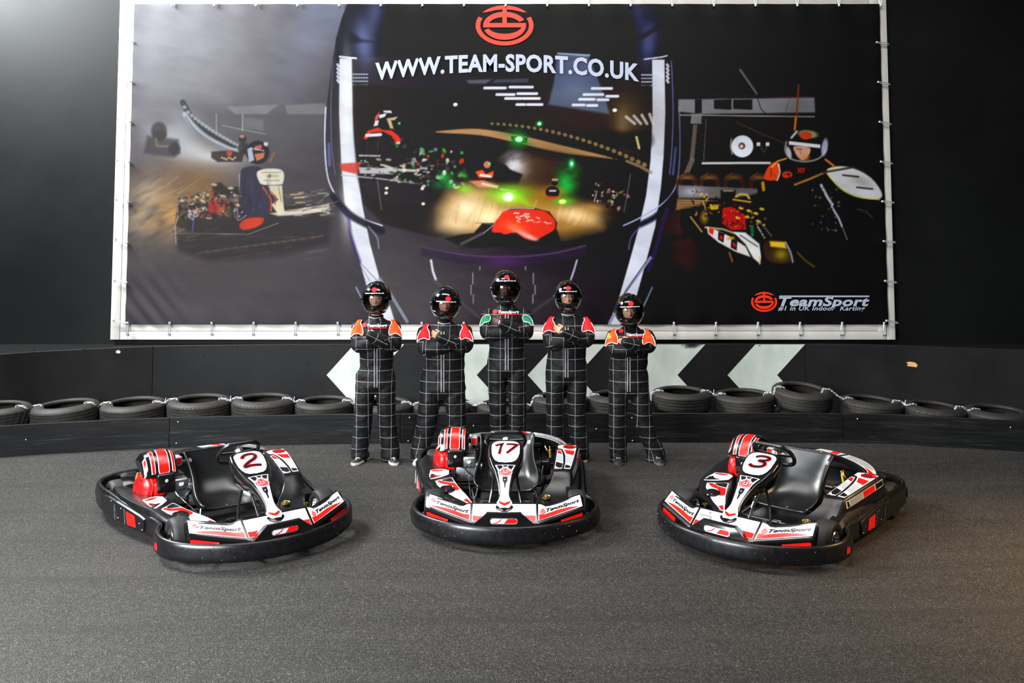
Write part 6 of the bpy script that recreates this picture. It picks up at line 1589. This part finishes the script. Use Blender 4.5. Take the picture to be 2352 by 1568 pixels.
    for s in (-1, 1): m.tube([HR@Vector((s*.074, .0, .02))+hc, HR@Vector((s*.082, .008, .0))+hc, HR@Vector((s*.074, .0, -.025))+hc], [.006, .012, .006], 8)
    # hands
    for wr_, fr2, el, tuck, A_ in ((S['wB'], -.155, EL, 1, 0), (S['wA'], -.235, ER, -1, 1)):
        W_ = Q(*wr_, fr2); d = (W_-el).normalized(); d = (d+Vector((0, .9, -.15))).normalized(); up = Vector((0, 0, 1)); up = (up-d*up.dot(d)).normalized(); nn = d.cross(up)
        if nn.y > 0: nn = -nn
        W_ = W_-(W_-el).normalized()*(.035 if (A_ and S.get('hand')) else .095); limb(m, [(W_-d*.03, .024, .020), (W_+d*.02, .026, .018), (W_+d*.06, .036, .014), (W_+d*.088, .034, .013)], 12)
        for q, (o_, ln_) in enumerate(((.027, .070), (.0095, .080), (-.0085, .074), (-.026, .058))):
            b0 = W_+d*.082+up*o_; b1 = b0+d*ln_*.45-nn*.006; b2 = b1+d*ln_*.3-nn*.020; b3 = b2+d*ln_*.12-nn*.022
            m.tube([b0, b1, b2, b3], [.0095, .009, .0085, .006], 8)
        m.tube([W_+d*.02+up*.022, W_+d*.045+up*.046, W_+d*.075+up*.054+nn*.004, W_+d*.095+up*.050], [.013, .011, .010, .007], 8)
    # feet inside the shoes
    feet = []
    for (fx, fy, ang), (ax_, ay, aw) in ((S['fl'], S['legl'][1]), (S['fr'], S['legr'][1])):
        toe = ray(fx, fy, 0) if False else None
        g0 = ground(fx, fy); toe = Vector((g0.x, g0.y, 0))-base
        dr = Vector((math.sin(ang), -math.cos(ang), 0)); heel = toe-dr*.285
        feet.append((toe, heel, dr))
        ank = Q(ax_, ay-6, .01)
        limb(m, [(ank, .040, .040), (heel+dr*.05+Vector((0, 0, .085)), .030, .030), (heel+dr*.07+Vector((0, 0, .055)), .026, .026), (heel+dr*.15+Vector((0, 0, .038)), .026, .014), (heel+dr*.24+Vector((0, 0, .032)), .026, .010)], 12)
    me = remeshed(m, .0062, 2, 'body'); me.materials.clear(); me.materials.append(M[S['skin']])
    body = bpy.data.objects.new('body', me); COL.objects.link(body); body.parent = root
    # suit
    m = suit_geo(1.0)
    me = remeshed(m, .0095, 5, 'racing_suit')
    nv = len(me.vertices); co = np.zeros(nv*3, np.float32); me.vertices.foreach_get('co', co); co = co.reshape(-1, 3)
    no = np.zeros(nv*3, np.float32); me.vertices.foreach_get('normal', no); no = no.reshape(-1, 3)
    # folds in the cloth
    disp = np.array([mnoise.noise(Vector((p[0]*9+S['cx'], p[1]*9, p[2]*13)))*.007+mnoise.noise(Vector((p[0]*26, p[1]*26+S['cx'], p[2]*20)))*.0025 for p in co], np.float32)
    low = np.clip((.30-co[:, 2])/.25, 0, 1)
    disp += low*np.array([mnoise.noise(Vector((p[0]*7, p[1]*7, p[2]*38+S['cx'])))*.007 for p in co], np.float32)
    co = co+no*disp[:, None]; me.vertices.foreach_set('co', co.ravel()); me.update()
    # cloth coordinates: per face the nearest limb
    bones = []
    xh = (hl+hr)/2
    bones.append((Q(mid, sy-10), Q(mid, wy), .15, 'T')); bones.append((Q(mid, wy), Q(xh, cy_-8), .15, 'T'))
    for (kx, ky, kw), (ax_, ay, aw), s in ((S['legl'][0], S['legl'][1], -1), (S['legr'][0], S['legr'][1], 1)):
        tx = xh+s*(hr-hl)*.245
        bones.append((Q(tx, cy_+6), Q(kx, ky), .09, 'L%d' % s)); bones.append((Q(kx, ky), Q(ax_, ay), .08, 'L%d' % s))
    for sj, el, wr_, fr2 in ((SLj, EL, S['wB'], -.155), (SRj, ER, S['wA'], -.235)):
        bones.append((sj, el, .062, 'A')); bones.append((el, Q(*wr_, fr2), .048, 'A'))
    np_ = len(me.polygons); ce = np.zeros(np_*3, np.float32); me.polygons.foreach_get('center', ce); ce = ce.reshape(-1, 3)
    best = np.full(np_, 1e9); bi = np.zeros(np_, int)
    for i, (a, b, r, kd) in enumerate(bones):
        a_, b_ = np.array(a), np.array(b); e_ = b_-a_; w_ = ce-a_; t_ = np.clip((w_@e_)/(e_@e_), 0, 1); d_ = np.linalg.norm((w_-t_[:, None]*e_), axis=1)
        if kd == 'T': dx = w_[:, 0]-t_*e_[0]; dy_ = w_[:, 1]; d_ = np.hypot(dx*.62, dy_)
        sc_ = d_/r
        bi = np.where(sc_ < best, i, bi); best = np.minimum(best, sc_)
    uvl = me.uv_layers.new(name='cloth'); nl = len(me.loops)
    lv = np.zeros(nl, np.int32); me.loops.foreach_get('vertex_index', lv)
    lt = np.zeros(np_, np.int32); me.polygons.foreach_get('loop_total', lt); lf_ = np.repeat(np.arange(np_), lt)
    P_ = co[lv]; B_ = bi[lf_]; uvs = np.zeros((nl, 2), np.float32); off = 0.0
    for i, (a, b, r, kd) in enumerate(bones):
        k_ = B_ == i
        a_, b_ = np.array(a), np.array(b); e_ = (b_-a_)/np.linalg.norm(b_-a_); w_ = P_[k_]-a_
        if kd == 'T':
            uvs[k_, 0] = w_[:, 0]*1.0+.059; uvs[k_, 1] = P_[k_][:, 2]
        elif kd[0] == 'L':
            al = w_@e_; x_ = w_[:, 0]-al*e_[0]
            side = np.where(np.abs(w_[:, 1]) > .0, 1, 1); cen = ce[lf_[k_]]-a_; ang = np.arctan2(x_, -(w_[:, 1]-al*e_[1])); ca_2 = np.arctan2(cen[:, 0]-(cen@e_)*e_[0], -(cen[:, 1]-(cen@e_)*e_[1]))
            ang = ca_2+(ang-ca_2+PI) % (2*PI)-PI
            uvs[k_, 0] = ang*r*1.05+.03; uvs[k_, 1] = (P_[k_][:, 2] if True else al)
        else:
            s1 = np.cross(e_, [0, 1, 0]); s1 /= np.linalg.norm(s1)+1e-9; s2 = np.cross(e_, s1); al = w_@e_
            ang = np.arctan2(w_@s1, w_@s2); cen = ce[lf_[k_]]-a_; c2 = np.arctan2(cen@s1, cen@s2); ang = c2+(ang-c2+PI) % (2*PI)-PI
            uvs[k_, 0] = ang*r*1.1; uvs[k_, 1] = al
    uvl.data.foreach_set('uv', uvs.ravel())
    me.materials.clear(); me.materials.append(M['suit_cloth'])
    suit = bpy.data.objects.new('racing_suit', me); COL.objects.link(suit); suit.parent = root
    bvh = BVHTree.FromPolygons([tuple(v) for v in co], [tuple(p.vertices) for p in me.polygons])
    def onsuit(px, py, off=.004):
        p = P0(px, py, -.6)-base; c0 = Vector((0, 0, CAMH))+Vector((0, 0, 0))-base
        d = (p-c0).normalized(); hit = bvh.ray_cast(p, d, 1.5)
        if hit[0] is None: return None
        n = hit[1] if hit[1].dot(d) < 0 else -hit[1]
        return hit[0]+n*off-d*off*.3
    # shoulder patches with white piping
    pcol = S['patch']; vs_all = [tuple(v) for v in co]
    cpx = np.array([project(Vector(c)+base) for c in ce]) if False else None
    c_2, s_3 = math.cos(PIT), math.sin(PIT)
    wp = ce+np.array(base); zz2 = wp[:, 2]-CAMH; dd2 = wp[:, 1]*c_2+zz2*s_3; uu2 = -wp[:, 1]*s_3+zz2*c_2
    fpx = CX+F*wp[:, 0]/dd2; fpy = CY-F*uu2/dd2
    for s in (-1, 1):
        ex = sl if s < 0 else sr
        g = S.get('pk', 1.0)
        pp = [(-2, 34), (0, 20), (6, 8), (13, -2), (17, -12), (25, -14), (23, -4), (20, 2), (25, 12), (27, 24), (24, 30), (14, 26), (5, 28)]
        if pcol == 'patch_green': pp = [(-2, 34), (1, 22), (6, 14), (16, 10), (21, 14), (20, 22), (16, 26), (8, 28), (2, 34)]
        poly2 = [(ex-s*x*1.0, sy-2+y) for x, y in pp]
        inside = sdist(fpx.astype(np.float32), fpy.astype(np.float32), poly2) < .8
        arm_or = np.array([bones[i][3] in ('A', 'T') for i in bi])
        sel = np.nonzero(inside & arm_or & (ce[:, 2] > Q(mid, sy+45).z) & (ce[:, 1] < .10))[0]
        mp = {}; mv = []; mf = []
        for fi in sel:
            f = []
            for v in me.polygons[fi].vertices:
                if v not in mp: mp[v] = len(mv); mv.append(Vector(co[v])+Vector(no[v])*.003)
                f.append(mp[v])
            mf.append(f)
        if mf: MB().add(mv, mf, True).build('shoulder_patch', pcol, suit, sharp=0)
        ring_ = poly2[4:]+poly2[:3] if pcol != 'patch_green' else poly2[1:]+poly2[:2]
        path = [onsuit(x, y, .006) for x, y in [(v.x, v.y) for v in spline([(x, y, 0) for x, y in ring_], 3)]]
        path = [p for p in path if p is not None]
        runs = []
        for p in path:
            if runs and (p-runs[-1][-1]).length < .035:
                if (p-runs[-1][-1]).length > .002: runs[-1].append(p)
            else: runs.append([p])
        for r_ in runs:
            if len(r_) > 3: MB().tube(r_, .0042, 6).build('piping', 'piping', suit)
        if pcol == 'patch_green':
            path = [onsuit(ex-s*x, sy-2+y, .006) for x, y in ((4, 10), (10, 0), (18, -9), (26, -12), (34, -12))]; path = [p for p in path if p is not None]
            if len(path) > 2: MB().tube(path, .004, 6).build('piping', 'piping', suit)
    # collar, zip, badges
    cc = Vector((nk.x, -.012, Q(hx_, hb+3).z)); m = MB()
    ringp = [cc+Vector((.075*math.sin(a), -.075*math.cos(a)*(1.0), -.018*math.cos(a))) for a in [2*PI*k/24 for k in range(24)]]
    m.grid([[p+Vector((0, 0, -.055)) for p in ringp], [p*1.0 for p in ringp], [cc+(p-cc)*.92+Vector((0, 0, .002)) for p in ringp], [cc+(p-cc)*.9+Vector((0, 0, -.03)) for p in ringp]], closed_v=True); col_ = m.build('collar', 'suit_plain' if 'suit_plain' in M else 'zip_dark', suit)
    MB().tube([cc+(p-cc)*.97+Vector((0, 0, .002)) for p in ringp[-5:]+ringp[:4]], .0032, 6).tube([ringp[-4]+Vector((0, -.002, 0)), ringp[-4]+Vector((0, -.006, -.035)), ringp[2]+Vector((0, -.010, -.038)), ringp[3]+Vector((0, -.004, -.01))], .003, 6).build('piping', 'piping', suit)
    zx = S.get('zipx', xh)
    for a, b in ((sy+2, S['arm_top']-4), (S['arm_bot'], cy_-6)):
        ys_ = np.linspace(a, b, 16); L3 = []; R3 = []
        for y in ys_:
            p = onsuit(zx-3.2, y, .004); q = onsuit(zx+3.2, y, .004)
            if p is not None and q is not None: L3.append(p); R3.append(q)
        if len(L3) > 3:
            # keep the strip free of jumps
            ok = [len(L3)-1]
            for i in range(len(L3)-2, -1, -1):
                if abs(L3[i].y-L3[ok[-1]].y) < .035: ok.append(i)
                else: break
            ok = ok[::-1]
            L3 = [L3[i] for i in ok]; R3 = [R3[i] for i in ok]
            if len(L3) > 3:
                zp = MB().grid([[l, (l+r)/2+Vector((0, -.003, 0)), r] for l, r in zip(L3, R3)]).build('zip_placket', 'zip_dark', suit)
                for L4 in (L3, R3): MB().tube([p+Vector((0, -.002, 0)) for p in L4], .0022, 5).build('zip_edge', 'piping', suit)
    def flat(loops, mat, name, off=.006, step=None):
        m = MB(); okk = False
        for lp in loops:
            V, fs = tri2d([lp], step); pts = [onsuit(v.x, v.y, off) for v in V]
            if any(p is None for p in pts): continue
            ym = sorted(p.y for p in pts)[len(pts)//2]
            pts = [p if abs(p.y-ym) < .045 else Vector((p.x, ym, p.z)) for p in pts]
            m.add(pts, fs, True); okk = True
        return m.build(name, mat, suit) if okk else None
    if S.get('badge'):
        bx, by = S['badge']; flat([ellipse(bx, by, 5.6, 4.6, 18)], 'patch_red', 'round_badge', .006, 3)
    if S.get('text'):
        x0, x1, y = S['text']; V, Fc = text2d('TeamSport', .04, .2); m = MB(); pts = [onsuit(x0+(x1-x0)*vx, y-vy/.69*6, .008) for vx, vy in V]
        good = [p for p in pts if p is not None]; ym = sorted(p.y for p in good)[len(good)//2]
        pts = [Vector((Q(x0+(x1-x0)*vx, y-vy/.69*6).x, min(ym+.02, max(ym-.02, (p.y if p is not None else ym))), Q(x0, y-vy/.69*6).z)) for p, (vx, vy) in zip(pts, V)]
        # bring the letters to the same line of sight
        pts = [P0((x0+(x1-x0)*vx), y-vy/.69*6, p.y)-base for p, (vx, vy) in zip(pts, V)]
        m.add(pts, Fc); m.build('chest_lettering', 'piping', suit)
        flat([[(x0+2, y+2), (x1-1, y+2), (x1-1, y+4), (x0+2, y+4)]], 'patch_red', 'chest_stripe', .007, 4)
    if S.get('arm_badge'):
        ax0, ay0 = S['arm_badge']; flat([[(ax0-4, ay0-5), (ax0-1, ay0-9), (ax0+2, ay0-5), (ax0+4, ay0), (ax0+5, ay0+4), (ax0, ay0+6), (ax0-4, ay0+6)]], 'badge_orange', 'sleeve_badge', .006, 3)
    # helmet
    hm = helmet(root, S, hc, HR, h(hb-ht)*.52)
    # eyes and brows
    for s in (-1, 1):
        c = HR@Vector((s*.030, -.088, .008))+hc
        ey = MB().lathe([(0, .008), (.006, .0065), (.010, .002), (.011, -.002), (0, -.009)], c, (0, -1, 0), 14).build('eye', 'eye_white', body)
        MB().lathe([(0, .0015), (.005, .0008), (.0062, -.0015)], c+Vector((0, -.0075, 0)), (0, -1, 0), 12).build('iris', 'iris', body)
        MB().tube([HR@Vector((s*.014, -.101, .028))+hc, HR@Vector((s*.032, -.099, .032))+hc, HR@Vector((s*.048, -.089, .028))+hc], [.003, .0035, .002], 6).build('eyebrow', 'brow', body)
    # shoes
    for i, (toe, heel, dr) in enumerate(feet):
        side = dr.cross(Vector((0, 0, 1))); sm_, um = S.get('shoe', ('shoe_sole', 'shoe_black'))
        m = MB(); rows = []
        out = [(0, .0, .018), (.015, .028, .03), (.06, .036, .036), (.12, .034, .034), (.18, .040, .040), (.235, .044, .043), (.27, .034, .036), (.292, .012, .016)]
        def rg(z, e=0): return [[heel+dr*a+side*(b+e)+Vector((0, 0, z)), heel+dr*a-side*(c+e)+Vector((0, 0, z))] for a, b, c in out]
        def loop(z, e=0, zf=None):
            r = [heel+dr*a+side*(b+e)+Vector((0, 0, z if not zf else zf(a))) for a, b, c in out]; l = [heel+dr*a-side*(c+e)+Vector((0, 0, z if not zf else zf(a))) for a, b, c in out]
            return r+l[::-1]
        m.grid([loop(.001), loop(.004, .004), loop(.020, .004), loop(.026, .001)], closed_v=True, caps=True)
        MB_s = m
        mu = MB()
        for a, wv2, zt in ((-.004, .022, .075), (.02, .034, .088), (.07, .038, .092), (.11, .036, .082), (.15, .037, .066), (.19, .040, .055), (.24, .041, .047), (.272, .032, .040), (.290, .014, .032)):
            c = heel+dr*a; rows.append([c+side*wv2*x+Vector((0, 0, .018+(zt-.018)*z)) for x, z in ((-1, 0), (-1.02, .35), (-.85, .75), (-.45, .97), (0, 1), (.45, .97), (.85, .75), (1.02, .35), (1, 0))])
        mu.grid(rows, closed_v=True, caps=True)
        shoe = mu.build('shoe', um, root, sharp=60); MB_s.build('sole', sm_, shoe)
        ml = MB()
        for a in (.12, .145, .17, .195): 
            z = float(np.interp(a, [.11, .15, .19, .24], [.082, .066, .055, .047])); c = heel+dr*a+Vector((0, 0, z+.002)); ml.tube([c-side*.022+Vector((0, 0, -.006)), c-side*.008, c+side*.008+dr*.006, c+side*.022+dr*.008+Vector((0, 0, -.006))], .0028, 5)
        ml.build('laces', 'lace', shoe)
    if S.get('band'):
        W_ = Q(*S['wA'], -.235); d = (W_-ER).normalized(); MB().lathe([(.030, -.006), (.033, 0), (.030, .006)], W_+d*.012, d, 16).build('wristband', 'wristband', root)
    return root

def helmet(root, S, hc, HR, R):
    e = empty('helmet', hc); e.parent = root; e.rotation_euler = HR.to_euler()
    k = R/.168
    def rad(el, az):
        """shell radius in the direction of elevation, azimuth (0 = front)"""
        d = Vector((math.cos(el)*math.sin(az), -math.cos(el)*math.cos(az), math.sin(el)))
        a, b, c = .142, .168, .168
        r = 1/math.sqrt((d.x/a)**2+(d.y/b)**2+(d.z/c)**2)
        if el < 0: r *= 1-.04*min(1, -el)-.0
        front = max(0, math.cos(az))
        chin = max(0, 1-abs(el+.62)/.42)*front**3; r += .020*chin
        brow = max(0, 1-abs(el-.62)/.25)*front**2; r += .004*brow
        return r*k, d
    def port(el, az):   # eye opening
        lo = -.36+.06*min(1, abs(az)/1.0); hi = .30-.04*abs(az)
        return lo < el < hi and abs(az) < .86
    NE, NA = 64, 120; els = [-1.02+(PI/2+1.02)*i/NE for i in range(NE+1)]
    def shell(kk, cut=True, off=0):
        m = MB(); P = []
        for el in els:
            row = []
            for j in range(NA):
                az = -PI+2*PI*j/NA; r, d = rad(el, az); row.append(d*(r*kk+off))
            P.append(row)
        vs = [p for r in P for p in r]; fs = []
        for i in range(NE):
            for j in range(NA):
                az = -PI+2*PI*(j+.5)/NA; el = (els[i]+els[i+1])/2
                if cut and port(el, az): continue
                a = i*NA+j; b = i*NA+(j+1) % NA; fs.append((a, b, b+NA, a+NA))
        m.add(vs, fs, True); return m
    m = shell(1); sh = m.build('helmet_shell', 'helmet_black', e, sharp=0)
    shell(.93).build('helmet_lining', 'lining', e, sharp=0)
    # neck roll and lower edge
    pr = []
    for j in range(40):
        az = 2*PI*j/40; r, d = rad(-1.02, az); pr.append(d*r*.965)
    MB().tube(pr, .012*k, 8, closed=True).build('neck_roll', 'lining', e)
    # rim of the eye opening
    def edge(elf, az, off=.002): r, d = rad(elf, az); return d*(r+off)
    azs = [-.86+1.72*i/24 for i in range(25)]
    up = [edge(.30-.04*abs(a), a) for a in azs]; dn = [edge(-.36+.06*min(1, abs(a)), a) for a in azs]
    MB().tube(up+dn[::-1], .0045*k, 6, closed=True).build('port_seal', 'lining', e)
    # visor, down or up
    lift = S.get('visor_up', 0)
    rows = []
    for i in range(13):
        row = []
        for j in range(41):
            az = -1.24+2.48*j/40; t = i/12
            lo = -.46+.16*(abs(az)/1.24)**2; hi = .52-.14*(abs(az)/1.24)**2; el = lo+(hi-lo)*t+lift*math.cos(az)
            r, d = rad(min(el, 1.4), az); row.append(d*(r+.007*k))
        rows.append(row)
    MB().grid(rows).build('visor', 'visor_glass', e, sharp=0)
    rows2 = [rows[0], [p*1.012 for p in rows[0]]]
    MB().tube(rows[0], .0028, 6).build('visor_edge', 'helmet_black', e)
    for s in (-1, 1):
        r, d = rad(.0, s*1.32); MB().lathe([(0, .012), (.014, .010), (.020, .004), (.022, -.004)], d*r, d, 18).build('visor_pivot', 'helmet_black', e)
    # brow vents and chin vent
    for s in (-1, 1):
        ps = [edge(.95+.02*q, s*(.22+.10*q), .004) for q in range(3)]; MB().tube(ps, [.004, .007, .004], 6).build('vent', 'helmet_black', e)
    ps = [edge(-.66, a, .003) for a in (-.28, -.14, 0, .14, .28)]; MB().tube(ps, [.004, .008, .009, .008, .004], 6).build('chin_vent', 'frame_black', e)
    # emblem and lettering on the visor or brow
    eb = .50+lift*.9 if lift else .46
    ex_ = S.get('emb', (0, 0)); dz = ex_[1]
    def SHh(u, v): r, d = rad(v, u); return d*(r+.009*k)
    m = MB(); V, fs = tri2d([ellipse(ex_[0], .56+dz, .165, .135, 22)], .05); m.add([SHh(v.x, v.y) for v in V], fs, True); m.build('round_mark', 'patch_red', e)
    m = MB(); V, Fc = text2d('team-sport.co.uk', .03, 0); m.add([SHh(-.62+1.24*x, .34+dz*.8+y*.10) for x, y in V], Fc); m.build('visor_lettering', 'piping', e)
    if S.get('chin_mark'):
        m = MB(); V, Fc = text2d(S['chin_mark'], .03, 0); m.add([SHh(.16+.26*x, -.86+y*.22) for x, y in V], Fc); m.build('size_mark', 'patch_red', e)
    return e

PEOPLE = [
 dict(label='person with orange shoulder patches at the left end, helmet on, arms crossed', cx=863, helmet=(865, 645, 722), yaw=0, sh_y=742, sh=(808, 920), el=(820, 797), er=(908, 797), wB=(885, 778), wA=(846, 768), waist_y=842, waist=(826, 906), hip_y=884, hip=(815, 911), crotch=895, legl=((835, 965, 20.5), (826, 1044, 20)), legr=((889, 965, 20.5), (897, 1044, 21)), fl=(812, 1069, -.34), fr=(908, 1069, .35), patch='patch_orange', skin='skin_light', badge=(838, 747), text=(843, 889, 750), arm_badge=(809, 752), arm_top=765, arm_bot=800, chin_mark='M'),
 dict(label='person with red shoulder patches and legs wide apart, second from the left, arms crossed', cx=1020, helmet=(1023, 656, 735), yaw=.12, tilt=.05, sh_y=753, sh=(961, 1083), el=(972, 803), er=(1072, 797), wB=(1045, 788), wA=(1008, 772), waist_y=845, waist=(974, 1068), hip_y=892, hip=(962, 1071), crotch=906, legl=((980, 972, 24), (964, 1044, 21)), legr=((1050, 972, 22), (1058, 1044, 21)), fl=(954, 1069, -.34), fr=(1064, 1067, .25), patch='patch_red', skin='skin_tan', arm_badge=(966, 750), arm_top=772, arm_bot=808, shoe=('shoe_sole', 'shoe_pale'), arm=1.08, emb=(.1, -.22), chin_mark='XL', hand=1),
 dict(label='tallest person with green shoulder patches in the middle of the row, arms crossed', cx=1163, helmet=(1161, 620, 700), yaw=.10, sh_y=715, sh=(1105, 1222), el=(1117, 768), er=(1212, 768), wB=(1185, 757), wA=(1149, 742), waist_y=808, waist=(1122, 1205), hip_y=846, hip=(1117, 1211), crotch=856, legl=((1143, 935, 20), (1146, 1040, 17.5)), legr=((1189, 935, 20.5), (1188, 1040, 17.5)), fl=(1138, 1064, -.3), fr=(1196, 1064, .3), patch='patch_green', skin='skin_dark', badge=(1138, 716), text=(1144, 1192, 719), arm_badge=(1108, 731), arm_top=735, arm_bot=772, band=1, hand=1, chin_mark='XL', emb=(0, .12)),
 dict(label='person with red shoulder patches and raised visor, fourth from the left, arms crossed', cx=1303, helmet=(1304, 643, 716), yaw=-.03, sh_y=735, sh=(1249, 1363), el=(1262, 790), er=(1352, 785), wB=(1325, 778), wA=(1292, 760), waist_y=820, waist=(1256, 1346), hip_y=860, hip=(1251, 1352), crotch=872, legl=((1275, 945, 21), (1276, 1036, 18)), legr=((1323, 945, 21), (1333, 1040, 20)), fl=(1272, 1064, -.3), fr=(1343, 1062, .35), patch='patch_red', skin='skin_light', badge=(1284, 757), arm_badge=(1252, 751), arm_top=762, arm_bot=796, visor_up=.42, hand=1, shoe=('shoe_sole', 'shoe_pale'), chin_mark='XL', emb=(0, .02)),
 dict(label='shortest person with orange shoulder patches at the right end, arms crossed', cx=1445, helmet=(1445, 673, 750), yaw=-.05, tilt=-.03, sh_y=763, sh=(1393, 1502), el=(1405, 806), er=(1494, 797), wB=(1466, 800), wA=(1432, 785), waist_y=845, waist=(1398, 1487), hip_y=890, hip=(1396, 1492), crotch=905, legl=((1418, 975, 20), (1420, 1052, 20)), legr=((1481, 975, 20.5), (1507, 1052, 21)), fl=(1422, 1070, -.05), fr=(1519, 1070, .15), patch='patch_orange', skin='skin_light', badge=(1427, 760), text=(1438, 1480, 771), arm_badge=(1400, 772), arm_top=778, arm_bot=814, emb=(.05, -.08), shoe=('sole_grey', 'shoe_black'), hair=1),
]
people = [person(S) for S in PEOPLE]
